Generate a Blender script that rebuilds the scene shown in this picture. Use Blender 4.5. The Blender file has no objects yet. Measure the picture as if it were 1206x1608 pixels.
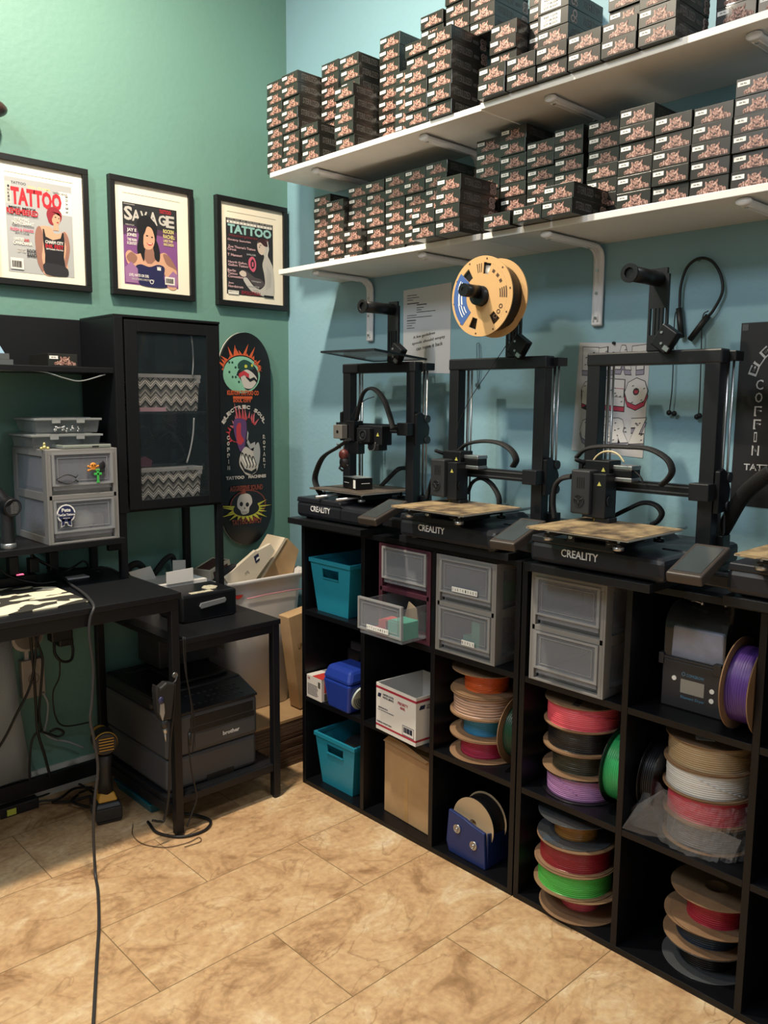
import bpy, math, random
from mathutils import Vector, Matrix, Euler

random.seed(7)
scene = bpy.context.scene
COL = scene.collection

# ------------------------------------------------------------------ camera
cam_data = bpy.data.cameras.new('camera')
cam = bpy.data.objects.new('camera', cam_data)
COL.objects.link(cam)
YAW, PITCH, ROLL, F = 0.7552, 0.1335, 0.0078, 1312.07
fw = Vector((math.sin(YAW) * math.cos(PITCH), math.cos(YAW) * math.cos(PITCH), -math.sin(PITCH)))
rt = fw.cross(Vector((0, 0, 1))).normalized()
up = rt.cross(fw)
r2 = rt * math.cos(ROLL) + up * math.sin(ROLL)
u2 = -rt * math.sin(ROLL) + up * math.cos(ROLL)
m = Matrix((r2, u2, -fw)).transposed().to_4x4()
m.translation = Vector((-1.679, -2.183, 1.313))
cam.matrix_world = m
cam_data.sensor_fit = 'VERTICAL'
cam_data.sensor_height = 36.0
cam_data.lens = F / 1608 * 36.0
cam_data.clip_start = 0.05
scene.camera = cam

# ------------------------------------------------------------------ colour management, world
scene.view_settings.view_transform = 'Standard'
scene.view_settings.look = 'None'
scene.view_settings.gamma = 1
scene.view_settings.use_curve_mapping = False
scene.view_settings.exposure = 0.45
world = bpy.data.worlds.new('world')
scene.world = world
world.use_nodes = True
world.node_tree.nodes['Background'].inputs[0].default_value = (0.55, 0.68, 0.85, 1)
world.node_tree.nodes['Background'].inputs[1].default_value = 0.25

# ------------------------------------------------------------------ lights of the room and one added fill
def area(name, loc, target, size, sizey, power, col, shape='RECTANGLE', spread=180):
    l = bpy.data.lights.new(name, 'AREA')
    l.shape = shape
    l.size = size
    l.size_y = sizey
    l.energy = power
    l.color = col
    l.spread = math.radians(spread)
    o = bpy.data.objects.new(name, l)
    COL.objects.link(o)
    o.location = loc
    d = Vector(target) - Vector(loc)
    o.rotation_euler = d.to_track_quat('-Z', 'Y').to_euler()
    return o

CEIL = 3.05
WARM = (1.0, 0.87, 0.68)
DAY = (0.72, 0.86, 1.0)
area('ceiling_downlight_near_shelves', (-0.72, -0.30, CEIL - 0.03), (-0.70, -0.32, 0), 0.10, 0.10, 46, WARM, 'DISK')
area('ceiling_downlight_mid_room', (-1.75, -0.36, CEIL - 0.03), (-1.70, -0.45, 0), 0.10, 0.10, 22, WARM, 'DISK')
area('ceiling_panel_aisle', (-0.38, -2.45, CEIL - 0.03), (-0.36, -2.2, 0), 0.30, 0.30, 11, (0.86, 0.93, 1.0), 'SQUARE')
area('added_fill_left', (-2.5, -0.85, CEIL - 0.03), (-1.6, -0.9, 1.0), 0.60, 1.00, 46, (0.80, 0.90, 1.0))  # added cool fill from above, brightens the right wall
area('daylight_shopfront', (-2.6, -4.6, 2.0), (-0.3, 0.2, 1.5), 2.6, 1.5, 10, DAY)

# ------------------------------------------------------------------ materials
def lin(h):
    h = h.lstrip('#')
    c = [int(h[i:i + 2], 16) / 255 for i in (0, 2, 4)]
    return tuple(x / 12.92 if x <= 0.04045 else ((x + 0.055) / 1.055) ** 2.4 for x in c) + (1,)

_m = {}
def mat(name, h, rough=0.5, metal=0.0, bump=0.0, bscale=60, vary=0.0, vscale=8, spec=0.5, alpha=1.0, emit=0, trans=0.0, coat=0.0, wave=0, wscale=300, waxis='Z'):
    if name in _m:
        return _m[name]
    M = bpy.data.materials.new(name)
    M.use_nodes = True
    nt = M.node_tree
    b = nt.nodes['Principled BSDF']
    c = lin(h)
    b.inputs['Base Color'].default_value = c
    b.inputs['Roughness'].default_value = rough
    b.inputs['Metallic'].default_value = metal
    b.inputs['Specular IOR Level'].default_value = spec
    b.inputs['Alpha'].default_value = alpha
    b.inputs['Transmission Weight'].default_value = trans
    b.inputs['Coat Weight'].default_value = coat
    if emit:
        b.inputs['Emission Color'].default_value = c
        b.inputs['Emission Strength'].default_value = emit
    tc = nt.nodes.new('ShaderNodeTexCoord')
    if vary:
        n = nt.nodes.new('ShaderNodeTexNoise')
        n.inputs['Scale'].default_value = vscale
        n.inputs['Detail'].default_value = 5
        r = nt.nodes.new('ShaderNodeValToRGB')
        r.color_ramp.elements[0].position = 0.3
        r.color_ramp.elements[1].position = 0.7
        r.color_ramp.elements[0].color = tuple(x * (1 - vary) for x in c[:3]) + (1,)
        r.color_ramp.elements[1].color = tuple(min(1, x * (1 + vary)) for x in c[:3]) + (1,)
        nt.links.new(tc.outputs['Object'], n.inputs['Vector'])
        nt.links.new(n.outputs['Fac'], r.inputs[0])
        nt.links.new(r.outputs[0], b.inputs['Base Color'])
    if bump or wave:
        bp_ = nt.nodes.new('ShaderNodeBump')
        if wave:
            w = nt.nodes.new('ShaderNodeTexWave')
            w.wave_type = 'BANDS'
            w.bands_direction = waxis
            w.inputs['Scale'].default_value = wscale
            w.inputs['Distortion'].default_value = 1.5
            w.inputs['Detail'].default_value = 1
            w.inputs['Detail Scale'].default_value = 0.3
            nt.links.new(tc.outputs['Object'], w.inputs['Vector'])
            nt.links.new(w.outputs['Fac'], bp_.inputs['Height'])
            bp_.inputs['Strength'].default_value = wave
            bp_.inputs['Distance'].default_value = 0.002
        else:
            n2 = nt.nodes.new('ShaderNodeTexNoise')
            n2.inputs['Scale'].default_value = bscale
            n2.inputs['Detail'].default_value = 4
            nt.links.new(tc.outputs['Object'], n2.inputs['Vector'])
            nt.links.new(n2.outputs['Fac'], bp_.inputs['Height'])
            bp_.inputs['Strength'].default_value = bump
            bp_.inputs['Distance'].default_value = 0.004
        nt.links.new(bp_.outputs[0], b.inputs['Normal'])
    _m[name] = M
    return M

def wood_like(name, h1, h2, scale=4, rough=0.45, stretch=(1, 1, 1), h3=None, bump=0.05):
    """two or three tone blotchy material"""
    if name in _m:
        return _m[name]
    M = bpy.data.materials.new(name)
    M.use_nodes = True
    nt = M.node_tree
    b = nt.nodes['Principled BSDF']
    tc = nt.nodes.new('ShaderNodeTexCoord')
    mp = nt.nodes.new('ShaderNodeMapping')
    mp.inputs['Scale'].default_value = stretch
    n = nt.nodes.new('ShaderNodeTexNoise')
    n.inputs['Scale'].default_value = scale
    n.inputs['Detail'].default_value = 8
    n.inputs['Roughness'].default_value = 0.6
    r = nt.nodes.new('ShaderNodeValToRGB')
    r.color_ramp.elements[0].position = 0.38
    r.color_ramp.elements[1].position = 0.62
    r.color_ramp.elements[0].color = lin(h1)
    r.color_ramp.elements[1].color = lin(h2)
    if h3:
        e = r.color_ramp.elements.new(0.5)
        e.color = lin(h3)
    nt.links.new(tc.outputs['Object'], mp.inputs[0])
    nt.links.new(mp.outputs[0], n.inputs['Vector'])
    nt.links.new(n.outputs['Fac'], r.inputs[0])
    nt.links.new(r.outputs[0], b.inputs['Base Color'])
    b.inputs['Roughness'].default_value = rough
    if bump:
        bp_ = nt.nodes.new('ShaderNodeBump')
        bp_.inputs['Strength'].default_value = bump
        nt.links.new(n.outputs['Fac'], bp_.inputs['Height'])
        nt.links.new(bp_.outputs[0], b.inputs['Normal'])
    _m[name] = M
    return M

# ------------------------------------------------------------------ mesh builder
class MB:
    def __init__(s):
        s.v, s.f, s.mi, s.sm = [], [], [], []
        s.k = 0
        s.M = Matrix.Identity(4)

    def add(s, vs, fs, smooth=False):
        o = len(s.v)
        for p in vs:
            s.v.append(tuple(s.M @ Vector(p)))
        for i, f in enumerate(fs):
            s.f.append([o + a for a in f])
            s.mi.append(s.k)
            s.sm.append(smooth[i] if isinstance(smooth, list) else smooth)

    def box(s, x0, y0, z0, x1, y1, z1):
        if x0 > x1: x0, x1 = x1, x0
        if y0 > y1: y0, y1 = y1, y0
        if z0 > z1: z0, z1 = z1, z0
        s.add([(x0, y0, z0), (x1, y0, z0), (x1, y1, z0), (x0, y1, z0), (x0, y0, z1), (x1, y0, z1), (x1, y1, z1), (x0, y1, z1)],
              [(0, 3, 2, 1), (4, 5, 6, 7), (0, 1, 5, 4), (1, 2, 6, 5), (2, 3, 7, 6), (3, 0, 4, 7)])
        return s

    def frustum(s, b, t):
        """b, t = (x0,y0,x1,y1,z) bottom and top rectangles"""
        vs = []
        for (x0, y0, x1, y1, z) in (b, t):
            vs += [(x0, y0, z), (x1, y0, z), (x1, y1, z), (x0, y1, z)]
        s.add(vs, [(0, 3, 2, 1), (4, 5, 6, 7), (0, 1, 5, 4), (1, 2, 6, 5), (2, 3, 7, 6), (3, 0, 4, 7)])
        return s

    def cyl(s, p0, p1, r0, r1=None, n=16, caps=True):
        r1 = r0 if r1 is None else r1
        p0, p1 = Vector(p0), Vector(p1)
        d = (p1 - p0).normalized()
        a = d.orthogonal().normalized()
        b = d.cross(a)
        vs, fs, sm = [], [], []
        for (p, r) in ((p0, r0), (p1, r1)):
            for i in range(n):
                t = 2 * math.pi * i / n
                vs.append(p + a * math.cos(t) * r + b * math.sin(t) * r)
        for i in range(n):
            j = (i + 1) % n
            fs.append((i, j, n + j, n + i)); sm.append(True)
        if caps:
            fs.append(tuple(range(n - 1, -1, -1))); sm.append(False)
            fs.append(tuple(range(n, 2 * n))); sm.append(False)
        s.add(vs, fs, sm)
        return s

    def ring(s, c, axis, ro, ri, th, n=40):
        """annular disc, centred on c, thickness th along axis"""
        c = Vector(c); d = Vector(axis).normalized()
        a = d.orthogonal().normalized(); b = d.cross(a)
        vs, fs, sm = [], [], []
        for (h, r) in ((0, ri), (0, ro), (th, ro), (th, ri)):
            for i in range(n):
                t = 2 * math.pi * i / n
                vs.append(c + d * h + a * math.cos(t) * r + b * math.sin(t) * r)
        for k in range(4):
            for i in range(n):
                j = (i + 1) % n
                k2 = (k + 1) % 4
                fs.append((k * n + i, k * n + j, k2 * n + j, k2 * n + i)); sm.append(k in (1, 3))
        s.add(vs, fs, sm)
        return s

    def lathe(s, prof, c=(0, 0, 0), n=24):
        vs, fs = [], []
        for (r, z) in prof:
            for i in range(n):
                t = 2 * math.pi * i / n
                vs.append((c[0] + r * math.cos(t), c[1] + r * math.sin(t), c[2] + z))
        for k in range(len(prof) - 1):
            for i in range(n):
                j = (i + 1) % n
                fs.append((k * n + i, k * n + j, (k + 1) * n + j, (k + 1) * n + i))
        s.add(vs, fs, True)
        return s

    def tube(s, pts, r, n=8, flat=None, closed=False):
        """tube through pts (already sampled). flat=(wx, wy) elliptical half sizes with 'up' kept world z-ish"""
        P = [Vector(p) for p in pts]
        vs, fs, sm = [], [], []
        prev = None
        for i, p in enumerate(P):
            d = (P[min(i + 1, len(P) - 1)] - P[max(i - 1, 0)]).normalized()
            if prev is None:
                a = d.cross(Vector((0, 0, 1)))
                if flat and flat[2:]:
                    a = Vector(flat[2])
                    a = a - d * a.dot(d)
                if a.length < 1e-3:
                    a = d.orthogonal()
                a.normalize()
            else:
                a = (prev - d * prev.dot(d)).normalized()
            prev = a
            b = d.cross(a)
            rr = r[i] if isinstance(r, (list, tuple)) else r
            wa, wb = (flat[0], flat[1]) if flat else (rr, rr)
            for k in range(n):
                t = 2 * math.pi * k / n
                vs.append(p + a * math.cos(t) * wa + b * math.sin(t) * wb)
        for i in range(len(P) - 1):
            for k in range(n):
                j = (k + 1) % n
                fs.append((i * n + k, i * n + j, (i + 1) * n + j, (i + 1) * n + k)); sm.append(True)
        fs.append(tuple(range(n - 1, -1, -1))); sm.append(False)
        fs.append(tuple((len(P) - 1) * n + k for k in range(n))); sm.append(False)
        s.add(vs, fs, sm)
        return s

    def prism(s, poly, o, u, v, th):
        """polygon (2d list) in plane o + a*u + b*v, extruded th along u x v"""
        o, u, v = Vector(o), Vector(u), Vector(v)
        w = u.cross(v).normalized() * th
        n = len(poly)
        vs = [o + u * a + v * b for a, b in poly] + [o + u * a + v * b + w for a, b in poly]
        fs = [tuple(range(n - 1, -1, -1)), tuple(range(n, 2 * n))]
        for i in range(n):
            j = (i + 1) % n
            fs.append((i, j, n + j, n + i))
        s.add(vs, fs)
        return s

    def sphere(s, c, rx, ry=None, rz=None, n=16, m=10):
        ry = ry or rx; rz = rz or rx
        vs, fs = [(c[0], c[1], c[2] - rz)], []
        for k in range(1, m):
            ph = -math.pi / 2 + math.pi * k / m
            for i in range(n):
                t = 2 * math.pi * i / n
                vs.append((c[0] + rx * math.cos(ph) * math.cos(t), c[1] + ry * math.cos(ph) * math.sin(t), c[2] + rz * math.sin(ph)))
        vs.append((c[0], c[1], c[2] + rz))
        L = len(vs) - 1
        for i in range(n):
            j = (i + 1) % n
            fs.append((0, 1 + j, 1 + i))
            for k in range(m - 2):
                fs.append((1 + k * n + i, 1 + k * n + j, 1 + (k + 1) * n + j, 1 + (k + 1) * n + i))
            fs.append((L, 1 + (m - 2) * n + i, 1 + (m - 2) * n + j))
        s.add(vs, fs, True)
        return s

    def text(s, txt, o, u, v, w, h, th=0.0004, keep=False, off=.012):
        """lettering stretched to w x h, centred on o, in plane (u, v)"""
        vs, fs = text_geo(txt, off)
        x0 = min(p[0] for p in vs); x1 = max(p[0] for p in vs)
        y0 = min(p[1] for p in vs); y1 = max(p[1] for p in vs)
        sx = w / (x1 - x0); sy = h / (y1 - y0)
        if keep:
            sx = sy = min(sx, sy)
        o, u, v = Vector(o), Vector(u).normalized(), Vector(v).normalized()
        nrm = u.cross(v)
        out = [o + u * ((p[0] - (x0 + x1) / 2) * sx) + v * ((p[1] - (y0 + y1) / 2) * sy) + nrm * (th if p[2] > 0 else 0) for p in vs]
        s.add(out, fs)
        return s

    def build(s, name, mats, parent=None, loc=None, bevel=0, mods=None):
        me = bpy.data.meshes.new(name)
        me.from_pydata(s.v, [], s.f)
        if not isinstance(mats, (list, tuple)):
            mats = [mats]
        for m_ in mats:
            me.materials.append(m_)
        me.polygons.foreach_set('material_index', s.mi)
        me.polygons.foreach_set('use_smooth', s.sm)
        me.update()
        o = bpy.data.objects.new(name, me)
        COL.objects.link(o)
        if parent:
            o.parent = parent
        if loc:
            o.location = loc
        if bevel:
            b = o.modifiers.new('bevel', 'BEVEL')
            b.width = bevel
            b.segments = 2
            b.limit_method = 'ANGLE'
            b.angle_limit = math.radians(50)
        return o

_tc = {}
def text_geo(txt, off=.012):
    if (txt, off) in _tc:
        return _tc[(txt, off)]
    cu = bpy.data.curves.new('t', 'FONT')
    cu.body = txt
    cu.extrude = 0.01
    cu.resolution_u = 2
    cu.offset = off
    o = bpy.data.objects.new('t', cu)
    COL.objects.link(o)
    dg = bpy.context.evaluated_depsgraph_get()
    me = o.evaluated_get(dg).to_mesh()
    vs = [tuple(p.co) for p in me.vertices]
    fs = [tuple(p.vertices) for p in me.polygons]
    o.evaluated_get(dg).to_mesh_clear()
    bpy.data.objects.remove(o)
    bpy.data.curves.remove(cu)
    _tc[(txt, off)] = (vs, fs)
    return vs, fs

def tag(o, label=None, cat=None, group=None, kind=None):
    if label: o['label'] = label
    if cat: o['category'] = cat
    if group: o['group'] = group
    if kind: o['kind'] = kind
    return o

def thing(name, label, cat, loc=(0, 0, 0), rz=0.0, group=None, rot=None):
    o = bpy.data.objects.new(name, None)
    o.empty_display_size = 0.05
    COL.objects.link(o)
    o.location = loc
    o.rotation_euler = rot if rot else (0, 0, rz)
    return tag(o, label, cat, group)

def kids(o):
    return [c for c in bpy.data.objects if c.parent == o]

def copy_tree(o, parent=None, km=None):
    c = o.copy()
    COL.objects.link(c)
    if parent:
        c.parent = parent
    for ch in (km if km is not None else kids(o)):
        copy_tree(ch, c)
    return c

def struct(name, mb, m_, bevel=0):
    o = mb.build(name, m_, bevel=bevel)
    o['kind'] = 'structure'
    return o

def curve_pts(P, n=10):
    """Catmull-Rom through P"""
    P = [Vector(p) for p in P]
    Q = [P[0] * 2 - P[1]] + P + [P[-1] * 2 - P[-2]]
    out = []
    for i in range(1, len(Q) - 2):
        p0, p1, p2, p3 = Q[i - 1:i + 3]
        for k in range(n):
            t = k / n
            out.append(0.5 * ((2 * p1) + (p2 - p0) * t + (2 * p0 - 5 * p1 + 4 * p2 - p3) * t * t + (3 * p1 - p0 - 3 * p2 + p3) * t ** 3))
    out.append(P[-1])
    return out

ORD = ['', 'first', 'second', 'third', 'fourth', 'fifth', 'sixth', 'seventh', 'eighth', 'ninth', 'tenth', 'eleventh', 'twelfth', 'thirteenth', 'fourteenth', 'fifteenth', 'sixteenth']
XA, YA, ZA = Vector((1, 0, 0)), Vector((0, 1, 0)), Vector((0, 0, 1))
UR = Vector((0, -1, 0))          # reading direction on things facing -x
FRONT = (UR, ZA)                 # u x v = (-1,0,0)

# shared plain materials
BLK = mat('black_laminate', '#111216', 0.42, spec=.3, bump=0.03, bscale=300)
BLKP = mat('black_plastic', '#0e0f13', 0.38, spec=.4)
BLKS = mat('black_satin_metal', '#0f1013', 0.35, spec=.4)
DKG = mat('dark_grey_plastic', '#24262a', 0.45)
CARD = wood_like('kraft_card', '#a5835c', '#b5946c', 6, 0.85, bump=0.02)
CARDD = wood_like('spool_card', '#7d5f45', '#8f7052', 9, 0.8, bump=0.02)
WHITE = mat('white_paint', '#e9e7e2', 0.45)
STEEL = mat('steel', '#b9bbbe', 0.3, 0.9)
CABLE = mat('black_cable', '#101012', 0.5)

# ------------------------------------------------------------------ room shell
def wall_material(name, h, hv):
    M = mat(name, h, 0.6, vary=0.04, vscale=2)
    nt = M.node_tree
    b = nt.nodes['Principled BSDF']
    tc = nt.nodes.new('ShaderNodeTexCoord')
    n = nt.nodes.new('ShaderNodeTexNoise')
    n.inputs['Scale'].default_value = 55
    n.inputs['Detail'].default_value = 3
    bp_ = nt.nodes.new('ShaderNodeBump')
    bp_.inputs['Strength'].default_value = 0.25
    bp_.inputs['Distance'].default_value = 0.004
    nt.links.new(tc.outputs['Object'], n.inputs['Vector'])
    nt.links.new(n.outputs['Fac'], bp_.inputs['Height'])
    nt.links.new(bp_.outputs[0], b.inputs['Normal'])
    return M

WL = wall_material('teal_green_wall_paint', '#61887e', None)
WR = wall_material('pale_blue_wall_paint', '#82a8b6', None)
PLAIN = mat('off_white_wall_paint', '#cfcabf', 0.7)
X0, X1, Y0, Y1 = -4.8, 0.33, -5.0, 0.505
struct('wall_left', MB().box(X0, Y1, 0, X1, Y1 + 0.12, CEIL), WL)
struct('wall_right', MB().box(X1, Y0, 0, X1 + 0.12, Y1 + 0.12, CEIL), WR)
struct('wall_back', MB().box(X0, Y0 - 0.12, 0, X1 + 0.12, Y0, CEIL), PLAIN)
struct('wall_far', MB().box(X0 - 0.12, Y0 - 0.12, 0, X0, Y1 + 0.12, CEIL), PLAIN)
struct('ceiling', MB().box(X0 - 0.12, Y0 - 0.12, CEIL, X1 + 0.12, Y1 + 0.12, CEIL + 0.1), PLAIN)

def floor_material():
    M = bpy.data.materials.new('beige_marble_tile')
    M.use_nodes = True
    nt = M.node_tree
    N, L = nt.nodes, nt.links
    b = N['Principled BSDF']
    tc = N.new('ShaderNodeTexCoord')
    def math_(op, a, bb=None, c=None):
        n = N.new('ShaderNodeMath'); n.operation = op
        for i, x in enumerate((a, bb, c)):
            if x is None: continue
            if isinstance(x, (int, float)): n.inputs[i].default_value = x
            else: L.new(x, n.inputs[i])
        return n.outputs[0]
    sep = N.new('ShaderNodeSeparateXYZ')
    L.new(tc.outputs['Object'], sep.inputs[0])
    ry = math_('DIVIDE', sep.outputs[1], 0.3025)
    row = math_('FLOOR', ry)
    odd = math_('PINGPONG', row, 1.0)
    off = math_('MULTIPLY', odd, 0.306)
    sx = math_('ADD', sep.outputs[0], 0.868)
    sx = math_('ADD', sx, math_('MULTIPLY', odd, -0.306))
    cx = math_('DIVIDE', sx, 0.612)
    colm = math_('FLOOR', cx)
    fx = math_('FRACT', cx)
    fy = math_('FRACT', ry)
    ex = math_('MULTIPLY', math_('MINIMUM', fx, math_('SUBTRACT', 1.0, fx)), 0.612)
    ey = math_('MULTIPLY', math_('MINIMUM', fy, math_('SUBTRACT', 1.0, fy)), 0.3025)
    e = math_('MINIMUM', ex, ey)
    grout = math_('LESS_THAN', e, 0.0013)
    # per tile offset of the pattern
    comb = N.new('ShaderNodeCombineXYZ')
    L.new(math_('MULTIPLY', colm, 3.71), comb.inputs[0])
    L.new(math_('MULTIPLY', row, 5.13), comb.inputs[1])
    L.new(math_('ADD', math_('MULTIPLY', row, 1.7), colm), comb.inputs[2])
    vadd = N.new('ShaderNodeVectorMath'); vadd.operation = 'ADD'
    L.new(tc.outputs['Object'], vadd.inputs[0]); L.new(comb.outputs[0], vadd.inputs[1])
    mp = N.new('ShaderNodeMapping'); mp.inputs['Scale'].default_value = (1.0, 1.35, 1.0)
    mp.inputs['Rotation'].default_value = (0, 0, 0.45)
    L.new(vadd.outputs[0], mp.inputs[0])
    n1 = N.new('ShaderNodeTexNoise'); n1.inputs['Scale'].default_value = 4.6; n1.inputs['Detail'].default_value = 13
    n1.inputs['Roughness'].default_value = 0.66; n1.inputs['Distortion'].default_value = 1.1
    L.new(mp.outputs[0], n1.inputs['Vector'])
    r1 = N.new('ShaderNodeValToRGB')
    cr = r1.color_ramp
    cr.elements[0].position = 0.22; cr.elements[0].color = lin('#7a5838')
    cr.elements[1].position = 0.80; cr.elements[1].color = lin('#ecdec8')
    for pos, h in ((0.37, '#a27f5b'), (0.46, '#bf9a72'), (0.56, '#c8a67d'), (0.66, '#d6bc97')):
        q = cr.elements.new(pos); q.color = lin(h)
    L.new(n1.outputs['Fac'], r1.inputs[0])
    # veins
    n2 = N.new('ShaderNodeTexNoise'); n2.inputs['Scale'].default_value = 3.6; n2.inputs['Detail'].default_value = 7
    n2.inputs['Distortion'].default_value = 2.4
    L.new(mp.outputs[0], n2.inputs['Vector'])
    dv = math_('ABSOLUTE', math_('SUBTRACT', n2.outputs['Fac'], 0.5))
    vein = math_('SUBTRACT', 1.0, math_('MINIMUM', math_('MULTIPLY', dv, 38.0), 1.0))
    n3 = N.new('ShaderNodeTexNoise'); n3.inputs['Scale'].default_value = 5.0
    L.new(mp.outputs[0], n3.inputs['Vector'])
    mask = math_('MULTIPLY', vein, math_('MULTIPLY', math_('SUBTRACT', n3.outputs['Fac'], 0.35), 1.6))
    mx = N.new('ShaderNodeMix'); mx.data_type = 'RGBA'; mx.clamp_factor = True
    L.new(mask, mx.inputs[0]); L.new(r1.outputs[0], mx.inputs[6]); mx.inputs[7].default_value = lin('#7d5636')
    n4 = N.new('ShaderNodeTexNoise'); n4.inputs['Scale'].default_value = 60; n4.inputs['Detail'].default_value = 6
    L.new(tc.outputs['Object'], n4.inputs['Vector'])
    fine = N.new('ShaderNodeMix'); fine.data_type = 'RGBA'; fine.blend_type = 'OVERLAY'; fine.inputs[0].default_value = 0.4
    L.new(mx.outputs[2], fine.inputs[6]); L.new(n4.outputs['Fac'], fine.inputs[7])
    mg = N.new('ShaderNodeMix'); mg.data_type = 'RGBA'
    L.new(grout, mg.inputs[0]); L.new(fine.outputs[2], mg.inputs[6]); mg.inputs[7].default_value = lin('#7d6648')
    L.new(mg.outputs[2], b.inputs['Base Color'])
    b.inputs['Roughness'].default_value = 0.42
    bp_ = N.new('ShaderNodeBump'); bp_.inputs['Strength'].default_value = 0.25; bp_.inputs['Distance'].default_value = 0.003
    hgt = math_('SUBTRACT', n1.outputs['Fac'], math_('MULTIPLY', grout, 0.8))
    L.new(hgt, bp_.inputs['Height']); L.new(bp_.outputs[0], b.inputs['Normal'])
    return M

struct('floor', MB().box(X0 - 0.12, Y0 - 0.12, -0.1, X1 + 0.12, Y1 + 0.12, 0), floor_material())
TRIM = mat('baseboard_white', '#cdc9c0', 0.5)
bb = MB().prism([(0, 0), (0.014, 0), (0.014, 0.07), (0.008, 0.085), (0, 0.09)], (X0, Y1, 0), (0, -1, 0), (0, 0, 1), 1)
struct('baseboard_left', MB().box(X0, Y1 - 0.014, 0, X1, Y1, 0.08).box(X0, Y1 - 0.009, 0.08, X1, Y1, 0.095), TRIM)
struct('baseboard_right', MB().box(X1 - 0.014, Y0, 0, X1, Y1 - 0.014, 0.08).box(X1 - 0.009, Y0, 0.08, X1, Y1 - 0.014, 0.095), TRIM)
# ceiling downlight trims (out of view, they belong to the lamps above)
for i, (x, y, d) in enumerate([(-0.72, -0.30, 'nearest the white shelves'), (-1.75, -0.36, 'over the left part of the desk')]):
    o = MB().ring((x, y, CEIL - 0.02), (0, 0, 1), 0.11, 0.085, 0.02).build('downlight_trim', WHITE)
    tag(o, 'round white recessed ceiling downlight ring ' + d, 'ceiling light', 'recessed downlights')
# shop window frame around the daylight
wf = MB()
for a in [(-4.0, -5.0, 0.6, -1.2, -4.97, 0.66), (-4.0, -5.0, 2.74, -1.2, -4.97, 2.8), (-4.0, -5.0, 0.66, -3.94, -4.97, 2.74), (-1.26, -5.0, 0.66, -1.2, -4.97, 2.74), (-2.63, -5.0, 0.66, -2.57, -4.97, 2.74)]:
    wf.box(*a)
struct('window_1', wf, WHITE)

# ------------------------------------------------------------------ white wall shelves and brackets
SHW = wood_like('white_shelf_laminate', '#dcdad6', '#e6e4e0', 3, 0.4, bump=0)
def shelf_board(y0, y1, xf, z, z2, label, grp):
    o = MB()
    o.add([(xf, y0, z), (X1, y0, z), (X1, y1, z2), (xf, y1, z2), (xf, y0, z + 0.016), (X1, y0, z + 0.016), (X1, y1, z2 + 0.016), (xf, y1, z2 + 0.016)],
          [(0, 1, 2, 3), (7, 6, 5, 4), (4, 5, 1, 0), (5, 6, 2, 1), (6, 7, 3, 2), (7, 4, 0, 3)])
    b = o.build('wall_shelf', SHW, bevel=0.0012)
    return tag(b, label, 'shelf', grp)
shelf_board(0.225, -0.701, 0.048, 2.05, 2.05, 'upper white wall shelf board, left length ending at the corner', 'white wall shelf boards')
shelf_board(-0.705, -1.62, 0.040, 2.05, 2.05, 'upper white wall shelf board, right length running out of the photo', 'white wall shelf boards')
shelf_board(0.19, -0.701, 0.055, 1.731, 1.731, 'lower white wall shelf board, left length reaching past the framed covers', 'white wall shelf boards')
shelf_board(-0.705, -1.62, 0.06, 1.731, 1.731, 'lower white wall shelf board, right length above the printers', 'white wall shelf boards')

BRK = mat('white_bracket_enamel', '#d9dade', 0.35)
def bracket(z, y, label):
    t = thing('shelf_bracket', label, 'shelf bracket', (X1, y, z), group='white steel shelf brackets')
    w = 0.017
    # L profile: horizontal arm under the board, curved corner, vertical arm on the wall
    arm = [(-0.245, -0.004)]
    path = [Vector((-0.248, 0, -0.006)), Vector((-0.235, 0, -0.0095)), Vector((-0.06, 0, -0.0095)), Vector((-0.03, 0, -0.014)), Vector((-0.014, 0, -0.028)), Vector((-0.0095, 0, -0.06)), Vector((-0.0095, 0, -0.2)), Vector((-0.0085, 0, -0.212))]
    mb = MB()
    pts = curve_pts(path, 6)
    mb.tube(pts, 0.01, n=12, flat=(w, 0.0075, (0, 1, 0)))
    mb.build('arm', BRK, t)
    r = MB()
    r.tube(curve_pts([p + Vector((-0.0055, 0.006, -0.0055)) for p in path[1:-1]], 6), 0.003, n=8)
    r.tube(curve_pts([p + Vector((-0.0055, -0.006, -0.0055)) for p in path[1:-1]], 6), 0.003, n=8)
    r.build('pressed_rib', BRK, t)
    s_ = MB()
    for (x, zz, ax) in ((-0.235, -0.016, 2), (-0.06, -0.0165, 2)):
        s_.cyl((x, 0, zz - 0.003), (x, 0, zz + 0.002), 0.004)
    for zz in (-0.07, -0.13, -0.195):
        s_.cyl((-0.0195, 0, zz), (-0.0155, 0, zz), 0.004)
    s_.build('screw', STEEL, t)
bn = ['leftmost', 'second from left', 'third from left', 'rightmost']
for k, y in enumerate((0.02, -0.465, -0.893, -1.385)):
    bracket(2.05, y, 'white steel bracket under the upper shelf, ' + bn[k])
    bracket(1.731, y, 'white steel bracket under the lower shelf, ' + bn[k])

# ------------------------------------------------------------------ needle cartons
CW, CD, CH = 0.0855, 0.142, 0.0360
CARTON = mat('glossy_black_carton', '#24231f', 0.32, coat=0.3)
LABEL = mat('white_sticker', '#e8e6e2', 0.6)
PINK = wood_like('crest_rose_print', '#3d2521', '#c9a99c', 210, 0.5, h3='#94695d', bump=0)
DARKP = mat('crest_dark_print', '#3a2422', 0.5)
GREYP = mat('grey_print', '#55524f', 0.45)
SILV = mat('pale_scroll_print', '#9b8580', 0.45, vary=0.3, vscale=90)
WTXT = mat('small_black_print', '#1b1b1b', 0.6)

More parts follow.
